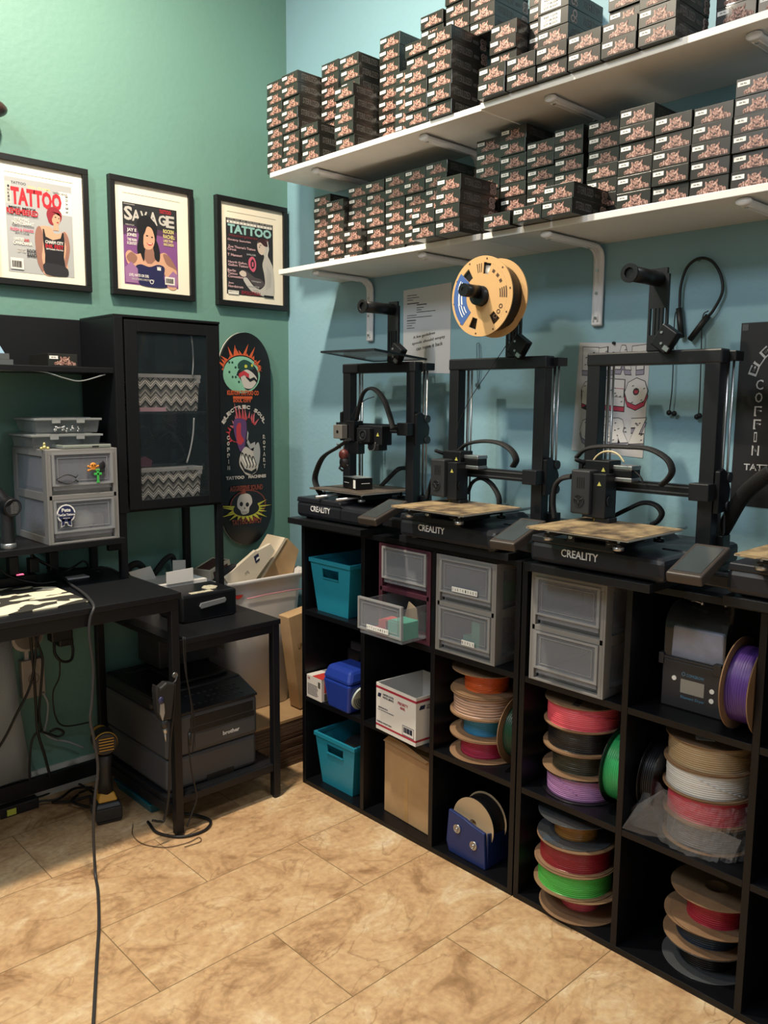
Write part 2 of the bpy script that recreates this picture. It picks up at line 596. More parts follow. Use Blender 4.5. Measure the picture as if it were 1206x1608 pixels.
def crest(mb, cy, cz, s, x):
    """mask-like emblem with ears, paws on both sides; faces -x"""
    def P(poly, k, d):
        mb.k = k
        mb.prism([(a * s, b * s) for a, b in poly], (x, cy, cz), UR, ZA, d)
    head = [(-0.22, 0.0), (-0.30, 0.16), (-0.25, 0.30), (-0.27, 0.50), (-0.16, 0.40), (-0.05, 0.46), (0.05, 0.46), (0.16, 0.40), (0.27, 0.50), (0.25, 0.30), (0.30, 0.16), (0.22, 0.0)]
    pawl = [(-0.60, 0.0), (-0.62, 0.10), (-0.55, 0.17), (-0.48, 0.15), (-0.44, 0.22), (-0.36, 0.20), (-0.32, 0.26), (-0.24, 0.18), (-0.20, 0.0)]
    pawr = [(-a, b) for a, b in reversed(pawl)]
    P(pawl, 0, 0.0005); P(pawr, 0, 0.0005); P(head, 0, 0.0007)
    for sx in (-1, 1):
        e = [(0.07, 0.22), (0.15, 0.30), (0.19, 0.27), (0.14, 0.20)]
        e = [(sx * a, b) for a, b in e]
        if sx < 0: e.reverse()
        e.reverse()
        P(e, 1, 0.0009)
        for q in (0.36, 0.44, 0.52):
            l = [(q, 0.0), (q + 0.018, 0.0), (q + 0.02, 0.11), (q - 0.005, 0.11)]
            l = [(sx * a, b) for a, b in l]
            if sx < 0: l.reverse()
            P(l, 1, 0.0009)
        l = [(0.04, 0.34), (0.07, 0.34), (0.13, 0.40), (0.10, 0.42)]
        l = [(sx * a, b) for a, b in l]
        if sx < 0: l.reverse()
        P(l, 1, 0.0009)
    P([(-0.06, 0.10), (0.06, 0.10), (0.03, 0.17), (-0.03, 0.17)], 1, 0.0009)
    P([(-0.12, 0.02), (0.12, 0.02), (0.08, 0.06), (-0.08, 0.06)], 1, 0.0009)

def make_carton():
    """origin: bottom centre of the front face; goes back along +x"""
    t = thing('needle_carton', 'black carton', 'carton')
    b = MB().box(0, -CW / 2, 0, CD, CW / 2, CH)
    b.build('carton_body', CARTON, t, bevel=0.0008)
    c = MB()
    crest(c, -0.006, 0.0035, 0.052, -0.0001)
    c.build('crest_print', [PINK, DARKP], t)
    l = MB().box(-0.0006, 0.0145, 0.0205, 0, 0.0395, 0.0295)
    l.k = 1
    l.text('30 RL', (-0.0007, 0.027, 0.025), UR, ZA, 0.014, 0.0032, 0.0002)
    l.build('white_sticker', [LABEL, WTXT], t)
    s_ = MB()
    s_.text('STERILIZED', (0.048, -CW / 2 - 0.0001, 0.020), XA, ZA, 0.066, 0.018, 0.0003)
    s_.text('NEEDLES', (0.098, -CW / 2 - 0.0001, 0.017), XA, ZA, 0.022, 0.008, 0.0003)
    s_.k = 1
    for (a, z, r) in ((0.126, 0.024, 0.009), (0.134, 0.012, 0.008), (0.123, 0.010, 0.006), (0.137, 0.026, 0.006)):
        s_.ring((a, -CW / 2 - 0.0001, z), (0, -1, 0), r, r * 0.62, 0.0004, 14)
        s_.ring((a, -CW / 2 - 0.0001, z), (0, -1, 0), r * 0.35, r * 0.1, 0.0004, 10)
    s_.build('side_lettering', [GREYP, SILV], t)
    return t
carton0 = make_carton()
carton0_kids = kids(carton0)

def make_back_carton():
    t = thing('needle_carton', 'black carton', 'carton')
    MB().box(0, -CW / 2, 0, CD, CW / 2, CH).build('carton_body', CARTON, t, bevel=0.0008)
    l = MB().box(-0.0006, -0.022, 0.004, 0, 0.034, 0.032)
    l.k = 1
    for k, s_ in enumerate(('REF 1209', 'LOT 08.2024', 'EXP 08.2029')):
        l.text(s_, (-0.0007, 0.006, 0.026 - k * 0.008), UR, ZA, 0.038, 0.005, 0.0002)
    l.build('white_sticker', [LABEL, WTXT], t)
    s_ = MB()
    s_.text('STERILIZED', (0.095, -CW / 2 - 0.0001, 0.020), XA, ZA, 0.066, 0.018, 0.0003)
    s_.k = 1
    for (a, z, r) in ((0.026, 0.024, 0.009), (0.018, 0.012, 0.008), (0.029, 0.010, 0.006)):
        s_.ring((a, -CW / 2 - 0.0001, z), (0, -1, 0), r, r * 0.62, 0.0004, 14)
    s_.build('side_lettering', [GREYP, SILV], t)
    return t

first_used = [False]
turned0 = [None]
def place_carton(x, y, z, h, rz, label, grp, turned=False):
    if turned:
        if turned0[0] is None:
            o = turned0[0] = make_back_carton()
        else:
            o = copy_tree(turned0[0])
    elif not first_used[0]:
        first_used[0] = True
        o = carton0
    else:
        o = copy_tree(carton0, km=carton0_kids)
    o.location = (x, y, z)
    o.rotation_euler = (0, 0, rz)
    o.scale = (1, 1, h / CH)
    tag(o, label, 'carton', grp)

rnd = random.Random(3)
def stack(desc, x, yb, yt, n, h, z0, grp, lo=1, dx=None, turned=(), top_tilt=False):
    for k in range(lo, n + 1):
        t = (k - 1) / max(1, n - 1)
        y = yb + (yt - yb) * t + rnd.uniform(-0.0006, 0.0006)
        xx = x + rnd.uniform(-0.004, 0.004) + (dx.get(k, 0) if dx else 0)
        up_ = n - k + 1
        o_ = 'topmost' if up_ == 1 else (ORD[up_] + ' from top')
        if n == 1:
            o_ = 'single'
        place_carton(xx, y, z0 + (k - 1) * h + 0.0002, h - 0.0003, rnd.uniform(-0.006, 0.006), 'black carton, %s, %s' % (o_, desc), grp, turned=k in turned)

ZU, ZL = 2.0665, 1.7475
GU, GL = 'black needle cartons on the upper shelf', 'black needle cartons on the lower shelf'
U = lambda *a, **k: stack(*a, ZU, GU, **k)
L_ = lambda *a, **k: stack(*a, ZL, GL, **k)
U('far left stack by the corner, upper shelf', .055, .207, .207, 8, .0361)
U('second stack from the left, upper shelf', .055, .117, .119, 8, .0363)
U('short three-high stack at the left, upper shelf', .050, .010, .010, 3, .0363)
U('front stack right of the short one, upper shelf', .050, -.158, -.156, 5, .0363)
stack('pushed back on a five-high front stack, upper shelf', .100, -.124, -.122, 3, .0366, ZU + 5 * .0363, GU)
stack('set back above the short left stack, upper shelf', .150, .029, .029, 6, .0360, ZU + 3 * .0363, GU)
U('tall nine-high rear stack left of centre, upper shelf', .150, -.247, -.247, 9, .0364)
U('half hidden five-high stack left of centre, upper shelf', .095, -.378, -.378, 5, .0363)
U('left of two six-high front stacks, upper shelf', .045, -.468, -.468, 6, .0363)
U('right of two six-high front stacks, upper shelf', .037, -.562, -.560, 6, .0365)
stack('rear stack above the left six-high stack, upper shelf', .140, -.434, -.434, 3, .0361, ZU + 6 * .0363, GU)
stack('rear stack above both six-high stacks, upper shelf', .140, -.526, -.526, 5, .0363, ZU + 6 * .0365, GU)
stack('rear stack above the right six-high stack, upper shelf', .140, -.616, -.616, 4, .0364, ZU + 6 * .0365, GU)
stack('rear stack behind the first low pair, upper shelf', .125, -.703, -.703, 4, .0363, ZU + 2 * .0366, GU)
U('rear stack behind the second low pair, upper shelf', .176, -.793, -.791, 8, .0361)
U('left of the two-high front stacks, upper shelf', .022, -.756, -.756, 2, .0364)
U('second of the two-high front stacks, upper shelf', .022, -.845, -.845, 2, .0364)
U('stack with large white stickers on top, upper shelf', .025, -.932, -.932, 5, .0364, turned=(4, 5))
U('two-high front stack right of the stickered one, upper shelf', .023, -1.022, -1.022, 2, .0364)
U('lower pair next to the tall right front stack, upper shelf', .022, -1.111, -1.111, 2, .0364)
stack('set back on the pair beside the tall stack, upper shelf', .055, -1.106, -1.106, 2, .0363, ZU + 2 * .0364, GU)
U('tall front stack at the right, upper shelf', .020, -1.202, -1.202, 5, .0365)
U('rear stack right of the tall right one, upper shelf', .129, -1.319, -1.319, 4, .0363)
U('last rear stack at the right edge, upper shelf', .129, -1.409, -1.409, 4, .0363)

L_('first stack from the left, lower shelf', .168, .092, .098, 7, .0351)
L_('second stack from the left, lower shelf', .150, -.002, .006, 6, .0353)
L_('third stack from the left, lower shelf', .168, -.088, -.082, 7, .0351, dx={1: -.02, 2: -.015, 3: -.02})
L_('fourth stack from the left, lower shelf', .168, -.176, -.169, 7, .0349)
L_('fifth stack from the left, lower shelf', .168, -.264, -.256, 7, .0356)
L_('sixth stack from the left, lower shelf', .168, -.350, -.343, 7, .0357)
L_('seventh stack from the left, lower shelf', .168, -.437, -.430, 7, .0361)
L_('two-high front stack beside the four-high one, lower shelf', .0, -.544, -.544, 2, .0366)
L_('four-high front stack left of the joint, lower shelf', .0, -.633, -.633, 4, .0364)
L_('rear stack just right of the dark gap, lower shelf', .168, -.625, -.625, 8, .0345)
L_('rear stack reaching up to the shelf above, lower shelf', .168, -.714, -.712, 8, .0360)
L_('lone low front carton by the board joint, lower shelf', .025, -.777, -.777, 1, .0358)
L_('lone low front carton next to the two-high pair, lower shelf', .020, -.877, -.877, 1, .0364)
L_('two-high front pair with its side showing, lower shelf', .020, -.966, -.966, 2, .0361)
L_('rear stack above the lone low cartons, lower shelf', .168, -.803, -.803, 7, .0333)
L_('rear stack left of the two-high pair, lower shelf', .168, -.892, -.890, 7, .0352)
L_('rear stack behind the two-high pair, lower shelf', .168, -.990, -.990, 7, .0348)
L_('fourth stack from the right edge, lower shelf', .077, -1.133, -1.133, 6, .0363)
L_('third stack from the right edge, lower shelf', .075, -1.221, -1.222, 5, .0364)
L_('second stack from the right edge, lower shelf', .075, -1.309, -1.310, 5, .0363)
L_('stack cut by the right edge, lower shelf', .078, -1.398, -1.398, 6, .0363)

# ------------------------------------------------------------------ black cube shelving units
BLKC = mat('black_cube_laminate', '#0c0d11', 0.36, spec=.3, bump=0.03, bscale=400)
def cube_unit(y0, y1, label, ys):
    """front plane x = 0, depth .29; y0 > y1"""
    t = thing('cube_shelf', label, 'cube shelf', (0.145, (y0 + y1) / 2, 0), group='black cube shelving units')
    ox, oy = -0.145, -(y0 + y1) / 2
    def part(n, *a):
        a = [a[0] + ox, a[1] + oy, a[2], a[3] + ox, a[4] + oy, a[5]]
        MB().box(*a).build(n, BLKC, t, bevel=0.001)
    th = 0.016
    part('side_panel', 0, y0 - th, 0, .29, y0, .91)
    part('side_panel', 0, y1, 0, .29, y1 + th, .91)
    part('top_panel', 0, y1 + th, .894, .29, y0 - th, .91)
    part('bottom_panel', 0, y1 + th, 0, .29, y0 - th, .016)
    part('back_panel', .284, y1 + th, .016, .29, y0 - th, .894)
    for y in ys:
        part('divider', 0.0005, y - th / 2, .016, .284, y + th / 2, .894)
    cols = [y0 - th] + [y for y in ys] + [y1 + th]
    for i in range(len(cols) - 1):
        a = cols[i] - (th / 2 if i else 0)
        b = cols[i + 1] + (th / 2 if i < len(cols) - 2 else 0)
        for z in (.299, .599):
            part('shelf_panel', 0.001, b, z, .284, a, z + th)
    return t
cube_unit(0.0, -0.909, 'black nine-cube shelf unit nearest the corner, holding teal bins and drawer boxes', (-.305, -.605))
cube_unit(-0.913, -1.822, 'black nine-cube shelf unit at the right, holding filament spools and a dryer', (-1.215, -1.517))

# loose boards under the printers
BRD = mat('black_board', '#17181b', 0.35, spec=.35, bump=0.05, bscale=120)
def board(x0, y0, x1, y1, label):
    tag(MB().box(x0, y0, .9105, x1, y1, .9295).build('printer_board', BRD, bevel=0.001), label, 'board', 'black boards under the printers')
board(-.052, .006, .295, -.352, 'black board overhanging the shelf end under the leftmost printer')
board(-.025, -.490, .295, -.885, 'black board under the second printer from the left')
board(-.085, -.985, .295, -1.310, 'black board with bright edge under the large middle-right printer')
board(-.058, -1.455, .295, -1.80, 'black board under the printer cut by the right edge')

# ------------------------------------------------------------------ stacking drawer units
GREYF = mat('grey_drawer_frame', '#7d7c7b', 0.45)
MARF = mat('maroon_drawer_frame', '#45222f', 0.42)
FROST = mat('frosted_clear_plastic', '#a4a8b2', 0.28, alpha=0.27, spec=0.6)
FROSTE = mat('clear_plastic_edge', '#a5a6a8', 0.25, alpha=0.6)
def drawer_unit(loc, rz, frame, label, pull=(0, 0), w=.215, d=.262, h=.275):
    t = thing('drawer_unit', label, 'drawer unit', loc, rz, group='two-drawer clear storage units')
    f = MB()
    e = .012
    for s in (1, -1):       # side frames with open windows
        y0, y1 = (w / 2 - .006, w / 2) if s > 0 else (-w / 2, -w / 2 + .006)
        f.box(0, y0, 0, .03, y1, h); f.box(d - .03, y0, 0, d, y1, h)
        for z0, z1 in ((0, .02), (h / 2 - .012, h / 2 + .012), (h - .02, h)):
            f.box(.03, y0, z0, d - .03, y1, z1)
    f.box(0, -w / 2 + .006, h - .016, d, w / 2 - .006, h)
    f.box(0, -w / 2 + .006, 0, d, w / 2 - .006, .006)
    f.box(0, -w / 2 + .006, h / 2 - .008, d, w / 2 - .006, h / 2 + .006)
    for s in (1, -1):
        a, b = (w / 2 - .015, w / 2 - .006) if s > 0 else (-w / 2 + .006, -w / 2 + .015)
        f.box(0, a, .006, .014, b, h - .016)
    for k in range(2):
        f.box(.02, -w / 2 + .015, k * h / 2 + .006, .022, w / 2 - .015, k * h / 2 + .030)
    f.build('frame', frame, t, bevel=.0015)
    for s in (1, -1):       # frosted side windows
        g = MB()
        y = (w / 2 - .004) * s
        for z0, z1 in ((.02, h / 2 - .012), (h / 2 + .012, h - .02)):
            g.box(.03, min(y, y - .001 * s), z0, d - .03, max(y, y - .001 * s), z1)
        g.build('side_window', FROST, t)
    hh = h / 2 - .006
    for k in range(2):
        z0 = .008 + k * (h / 2)
        px = -pull[k]
        dr = MB()
        iw = w / 2 - .020
        th = .0022
        dh = hh - .040
        dr.box(px, -iw, z0 + .027, px + .003, iw, z0 + .027 + dh)                 # front
        dr.box(px + .003, -iw, z0 + .011, px + d - .03, -iw + th, z0 + dh + .018)
        dr.box(px + .003, iw - th, z0 + .011, px + d - .03, iw, z0 + dh + .018)
        dr.box(px + d - .03 - th, -iw + th, z0 + .011, px + d - .03, iw - th, z0 + dh + .018)
        dr.box(px + .003, -iw + th, z0 + .011, px + d - .032, iw - th, z0 + .0135)
        dr.box(px + .003, -iw + th, z0 + .011, px + .005, iw - th, z0 + .027)
        o = dr.build('drawer', FROST, t)
        r = MB()
        ez = z0 + .027
        fw_ = .0035
        r.box(px - .004, -iw - .004, ez - .002, px + .004, iw + .004, ez + fw_)
        r.box(px - .004, -iw - .004, ez + dh - fw_, px + .004, iw + .004, ez + dh + .002)
        r.box(px - .004, -iw - .004, ez + fw_, px + .004, -iw + fw_, ez + dh - fw_)
        r.box(px - .004, iw - fw_, ez + fw_, px + .004, iw + .004, ez + dh - fw_)
        # inner step line
        i2 = .014
        for a in ((px - .0015, -iw + i2, ez + i2 - .003, px, iw - i2, ez + i2 - .0015), (px - .0015, -iw + i2, ez + dh - i2, px, iw - i2, ez + dh - i2 + .0015),
                  (px - .0015, -iw + i2 - .0015, ez + i2 - .003, px, -iw + i2, ez + dh - i2 + .0015), (px - .0015, iw - i2, ez + i2 - .003, px, iw - i2 + .0015, ez + dh - i2 + .0015)):
            r.box(*a)
        r.build('drawer_rim', FROSTE, o)
    return t

u1 = drawer_unit((0.0, -.722, .6152), 0, GREYF, 'grey two-drawer unit with white letter tiles on both drawers, left of the two grey ones')
u2 = drawer_unit((-.004, -1.052, .6152), 0, GREYF, 'grey two-drawer unit with empty plain drawers, under the large middle-right printer')
u3 = drawer_unit((0.004, -.482, .6152), 0, MARF, 'maroon framed two-drawer unit with its lower drawer pulled open', pull=(.095, 0))
TILE = mat('white_letter_tile', '#e9e9e6', 0.4)
def letters(parent, txt, y, z, x, tw=.0085, thh=.0135, rot=0):
    b = MB()
    n = len(txt)
    for i, c in enumerate(txt):
        yy = y - (i - (n - 1) / 2) * (tw + .0006)
        zz = z + rot * (i - (n - 1) / 2) * .001
        b.k = 0
        b.box(x - .0015, yy - tw / 2, zz - thh / 2, x, yy + tw / 2, zz + thh / 2)
        b.k = 1
        if c != ' ':
            b.text(c, (x - .0016, yy, zz), UR, ZA, tw * .45, thh * .55, .0002)
    b.build('letter_tiles', [TILE, WTXT], parent)
letters(u1, 'CARTRIDGES', -.002, .186, -.004)
letters(u1, 'BOWLS', -.018, .044, -.004)
letters(u3, 'ATTACHMENT', .004, .046, -.100)

def item(name, mb, m_, label, cat, group=None, bevel=0, loc=None):
    return tag(mb.build(name, m_, loc=loc, bevel=bevel), label, cat, group)
item('green_box', MB().box(.02, -.815, .78, .10, -.785, .83), mat('green_plastic', '#1f9a52', 0.4), 'bright green box inside the upper lettered grey drawer', 'box', bevel=.002)
item('teal_box', MB().box(.02, -.76, .638, .06, -.73, .715).box(.02, -.73, .638, .06, -.70, .67), mat('sea_green_plastic', '#4f9a80', 0.5), 'sea green block inside the lower lettered grey drawer', 'box', bevel=.002)
item('folded_paper', MB().prism([(0, 0), (.05, 0), (.05, .03)], (.03, -.765, .638), UR, ZA, .002), mat('pale_blue_paper', '#a9aebb', 0.6), 'pale folded paper inside the lower lettered grey drawer', 'paper')
item('turquoise_box', MB().box(-.085, -.568, .642, -.02, -.508, .693), mat('turquoise_card', '#58b39f', 0.5), 'turquoise box inside the pulled open clear drawer', 'box', bevel=.002)
item('red_box', MB().box(-.085, -.5, .642, -.03, -.455, .664).box(-.085, -.5, .664, -.03, -.47, .688), mat('coral_card', '#c8453f', 0.5), 'coral red box inside the pulled open clear drawer', 'box', bevel=.001)
item('tan_card', MB().prism([(0, 0), (.06, 0), (.052, .042), (.02, .058)], (.01, -.48, .672), UR, ZA, .003), mat('tan_card', '#9a8873', 0.7), 'tan card standing up in the pulled open clear drawer', 'card')
item('brown_envelope', MB().prism([(0, 0), (.09, 0), (.085, .034), (.01, .03)], (.045, -.475, .645), UR, ZA, .004), mat('brown_paper', '#6b5548', 0.7), 'crumpled brown paper at the back of the open clear drawer', 'paper')
item('dark_green_box', MB().box(.03, -.565, .642, .09, -.52, .70), mat('dark_green_plastic', '#1f3b33', 0.5), 'dark green box at the right of the open clear drawer', 'box', bevel=.002)

# ------------------------------------------------------------------ teal plastic bins
TEAL = mat('teal_plastic', '#1f7f98', 0.4)
def teal_bin(loc, rz, label, w=.21, wb=.155, d=.245, h=.178):
    t = thing('plastic_bin', label, 'bin', loc, rz, group='teal plastic bins')
    o = MB()
    n = 2
    th = .003
    def ring_(x0, x1, hy, z, xi):
        return [(x0, -hy, z), (x1, -hy, z), (x1, hy, z), (x0, hy, z)]
    a = ring_(.012, d - .015, wb / 2, 0, 0); b = ring_(0, d, w / 2 - .004, h - .012, 0)
    ai = ring_(.012 + th, d - .015 - th, wb / 2 - th, th, 0); bi = ring_(th, d - th, w / 2 - .004 - th, h - .012, 0)
    # front wall with hand slot built from strips
    def quad(p, q, z0, z1):
        pass
    fs = [(3, 2, 1, 0)]
    for i in (1, 2, 3):
        if i == 3: continue
        fs.append((i, (i + 1) % 4, 4 + (i + 1) % 4, 4 + i))
    fs.append((0, 1, 5, 4))
    o.add(a + b, [(3, 2, 1, 0), (0, 1, 5, 4), (1, 2, 6, 5), (2, 3, 7, 6)])
    o.add(ai + bi, [(0, 1, 2, 3), (4, 5, 1, 0), (5, 6, 2, 1), (6, 7, 3, 2)])
    # front wall (x ~ 0) as grid with a hole
    def fp(s, t_, dx=0):     # s -1..1 across, t_ 0..1 up
        hy = wb / 2 + (w / 2 - .004 - wb / 2) * t_
        return (.012 * (1 - t_) + dx, hy * s, (h - .012) * t_)
    S = [-1, -.42, .42, 1]; T = [0, .72, .90, 1]
    for dx in (0, th):
        for i in range(3):
            for j in range(3):
                if i == 1 and j == 1: continue
                q = [fp(S[i], T[j], dx), fp(S[i + 1], T[j], dx), fp(S[i + 1], T[j + 1], dx), fp(S[i], T[j + 1], dx)]
                o.add(q, [(0, 1, 2, 3) if dx else (3, 2, 1, 0)])
    q = [fp(S[1], T[1]), fp(S[2], T[1]), fp(S[2], T[2]), fp(S[1], T[2])]
    q2 = [fp(S[1], T[1], th), fp(S[2], T[1], th), fp(S[2], T[2], th), fp(S[1], T[2], th)]
    o.add(q + q2, [(0, 1, 5, 4), (1, 2, 6, 5), (2, 3, 7, 6), (3, 0, 4, 7)])
    # rim
    r0, r1 = w / 2, w / 2 - .009
    z0, z1 = h - .014, h
    o.box(-.005, -r0, z0, .003, r0, z1); o.box(d - .003, -r0, z0, d + .004, r0, z1)
    o.box(.003, -r0, z0, d - .003, -r1, z1); o.box(.003, r1, z0, d - .003, r0, z1)
    o.build('bin_body', TEAL, t, bevel=.0012)
    rr = MB()
    for i in range(1):
        y0, y1, zc0, zc1 = S[1] * .09, S[2] * .09, (h - .012) * T[1], (h - .012) * T[2]
        rr.box(-.0005, y0 - .003, zc0 - .003, .004, y1 + .003, zc0); rr.box(-.0005, y0 - .003, zc1, .003, y1 + .003, zc1 + .003)
    rr.build('handle_rim', TEAL, t)
    return t
teal_bin((.018, -.126, .6152), 0, 'teal plastic bin in the top left cube of the shelf')
teal_bin((.022, -.145, .0165), 0, 'teal plastic bin in the bottom left cube of the shelf')
item('dark_bag', MB().sphere((.15, -.145, .12), .08, .07, .055), mat('dark_fabric', '#1b1a1c', 0.9), 'dark bundle inside the bottom left teal bin', 'bag')

# ------------------------------------------------------------------ cube contents: white box, blue case, charger
t = thing('printed_box', 'small white and red printed carton beside the blue case', 'box', (0.0, -.064, .3155), rz=-.05)
MB().box(0, -.042, 0, .11, .042, .078).build('box_body', mat('white_card', '#cfcac4', 0.6), t, bevel=.001)
p = MB()
p.box(.012, -.0428, .03, .11, -.042, .078); p.box(.0, -.0425, .0781, .11, .01, .0787)
p.build('red_print', mat('red_print', '#b3322c', 0.55), t)
p = MB()
for i in range(9):
    p.box(-.0006, -.02 + rnd.uniform(-.004, .004), .012 + i * .0045, 0, .036, .0135 + i * .0045)
p.box(-.0008, -.036, .046, 0, -.024, .066)
p.box(.012, -.0430, .004, .05, -.042, .026)
p.build('black_print', mat('box_text_print', '#4a4644', 0.6), t)
p = MB(); p.text('1B', (-.0007, .028, .068), UR, ZA, .012, .007)
p.build('lettering', mat('box_text_red', '#8a2a26', 0.6), t)

BLUEP = mat('blue_plastic', '#1f3890', 0.38)
t = thing('blue_case', 'royal blue plastic case with rounded lid and round white grille', 'case', (-.008, -.195, .3155), rz=-.03)
MB().frustum((.004, -.052, .11, .056, 0), (-.006, -.068, .118, .07, .098)).build('case_body', BLUEP, t, bevel=.008)
MB().frustum((-.009, -.071, .120, .073, .098), (.01, -.058, .105, .060, .142)).build('lid', BLUEP, t, bevel=.012)
g = MB(); g.cyl((.05, -.0585, .05), (.05, -.066, .048), .04, n=32)
gg = g.build('round_grille', mat('grille_white', '#b9c4bd', 0.5), t)
g = MB()
for r_ in (.034, .027, .02, .013):
    g.ring((.05, -.0665, .048), (0, -1, 0), r_, r_ - .0022, .0006, 32)
g.build('grille_slot', mat('grille_dark', '#27302f', 0.6), gg)
t = thing('battery_charger', 'black battery charger with small white marks behind the blue case', 'charger', (.12, -.17, .3155))
MB().box(-.005, -.075, 0, .08, .075, .165).build('charger_body', BLKP, t, bevel=.01)
MB().box(-.01, -.06, .165, .07, .05, .195).build('battery_pack', DKG, t, bevel=.006)
p = MB()
for i in range(4):
    p.box(-.0065, .035 - i * .016, .168, -.005, .043 - i * .016, .176)
p.text('8A', (-.0105, -.035, .18), UR, ZA, .02, .012)
p.build('white_marks', mat('dull_white', '#8d8d8d', 0.5), t)

# mailing box (white with red and blue bands), open top
t = thing('mailing_box', 'open white mailing box with red stripes and postal eagle print', 'mailing box', (-.018, -.475, .3155), rz=-.075)
W2, DD, HH = .092, .19, .146
b = MB(); th = .003
b.box(0, -W2, 0, th, W2, HH); b.box(DD - th, -W2, 0, DD, W2, HH); b.box(th, -W2, 0, DD - th, -W2 + th, HH); b.box(th, W2 - th, 0, DD - th, W2, HH); b.box(th, -W2 + th, 0, DD - th, W2 - th, th)
MW = mat('white_box_card', '#d9d6d2', 0.6)
b.build('box_body', MW, t)
MR = mat('postal_red', '#a3283c', 0.55); MN = mat('postal_navy', '#1b2340', 0.55)
p = MB()
for z0, z1 in ((.130, .137), (.012, .018)):
    p.box(-.0005, -W2, z0, 0, W2, z1); p.box(0, -W2 - .0005, z0, DD, -W2, z1)
p.text('PRIORITY', (-.0006, -.034, .110), UR, ZA, .046, .009)
p.text('MAIL', (-.0006, -.034, .098), UR, ZA, .022, .008)
p.build('red_print', MR, t)
p = MB()
p.text('UNITED STATES', (-.0006, .034, .116), UR, ZA, .05, .006)
p.text('POSTAL SERVICE', (-.0006, .034, .107), UR, ZA, .05, .006)
p.prism([(0, 0), (.014, 0), (.018, .012), (.004, .012)], (-.0001, .085, .104), UR, ZA, .0006)
p.text('MEDIUM BOX', (-.0006, .058, .072), UR, ZA, .045, .004)
p.text('FLAT RATE POSTAGE REQUIRED', (-.0006, .045, .064), UR, ZA, .075, .003)
p.text('SCHEDULE A PICKUP TODAY', (-.0006, .052, .026), UR, ZA, .07, .0045)
p.prism([(0, 0), (.02, 0), (.024, .012), (.005, .012)], (.012, -W2 - .0001, .108), XA, ZA, .0006)
p.text('UNITED', (.062, -W2 - .0001, .117), XA, ZA, .04, .006)
p.text('POSTAL', (.062, -W2 - .0001, .109), XA, ZA, .04, .006)
# bar code
x_ = .012
p.box(-.0005, -.084, .020, 0, -.0825, .048); p.box(-.0005, -.034, .020, 0, -.0325, .048); p.box(-.0005, -.084, .0475, 0, -.0325, .049); p.box(-.0005, -.084, .019, 0, -.0325, .0205)
yy = -.038
while yy > -.077:
    w_ = rnd.choice((.0006, .001, .0016)); p.box(-.0006, yy - w_, .028, 0, yy, .044); yy -= w_ + rnd.choice((.0006, .0012))
p.build('navy_print', MN, t)

# cardboard box in the bottom row
t = thing('cardboard_box', 'brown cardboard box with loose torn flaps in the bottom row', 'cardboard box', (.045, -.464, .0165), rz=-.06)
MB().box(0, -.108, 0, .215, .108, .232).build('box_body', CARD, t, bevel=.002)
f = MB()
f.prism([(0, 0), (.2, -.008), (.21, .0), (.1, .018), (.02, .022)], (-.004, .108, .2335), UR, (.35, 0, .94), .003)
f.prism([(0, 0), (.216, 0), (.20, .05), (.02, .06)], (.004, .108, .236), UR, (.95, 0, .1), .003)
f.build('flap', CARD, t)
p = MB(); p.box(-.0006, -.006, .002, 0, .012, .15)
p.build('tape_strip', mat('brown_tape', '#ad8a5d', 0.35), t)

# blue spool winder / dispenser
t = thing('spool_dispenser', 'navy blue spool dispenser with two round metal knobs', 'dispenser', (.02, -.728, .0165), rz=-.02)
b = MB()
BL2 = mat('navy_plastic', '#182c62', 0.4)
prof = [(-.072, 0.012), (-.06, 0.0), (.066, 0), (.07, 0.008), (.056, .108), (-.075, .128)]
b.prism([(-a, c) for a, c in reversed([(-p_[0], p_[1]) for p_ in prof])] if False else [(-.066, 0.0), (.072, 0.0), (.066, .105), (.02, .112), (-.01, .12), (-.07, .128), (-.078, .03)], (.012, 0, 0), UR, ZA, .012)
b.build('front_plate', BL2, t, bevel=.003)
b = MB()
b.box(.012, -.070, 0, .17, .068, .012); b.prism([(0, 0), (.158, 0), (.158, .07), (0, .104)], (.012, -.066, 0.0), XA, ZA, .005)
b.prism([(0, 0), (.158, 0), (.158, .07), (0, .12)], (.012, .070, 0.0), XA, ZA, .005); b.box(.165, -.066, .012, .17, .066, .07)
b.build('tray', BL2, t, bevel=.002)
for (y, z) in ((.033, .083), (-.030, .058)):
    k = MB(); k.cyl((0, y, z), (-.003, y, z), .0125, n=24); k.cyl((-.003, y, z), (-.007, y, z), .006, .004, n=16)
    k.ring((-.003, y, z), (-1, 0, 0), .0125, .009, .0015, 24)
    k.build('knob', STEEL, t)

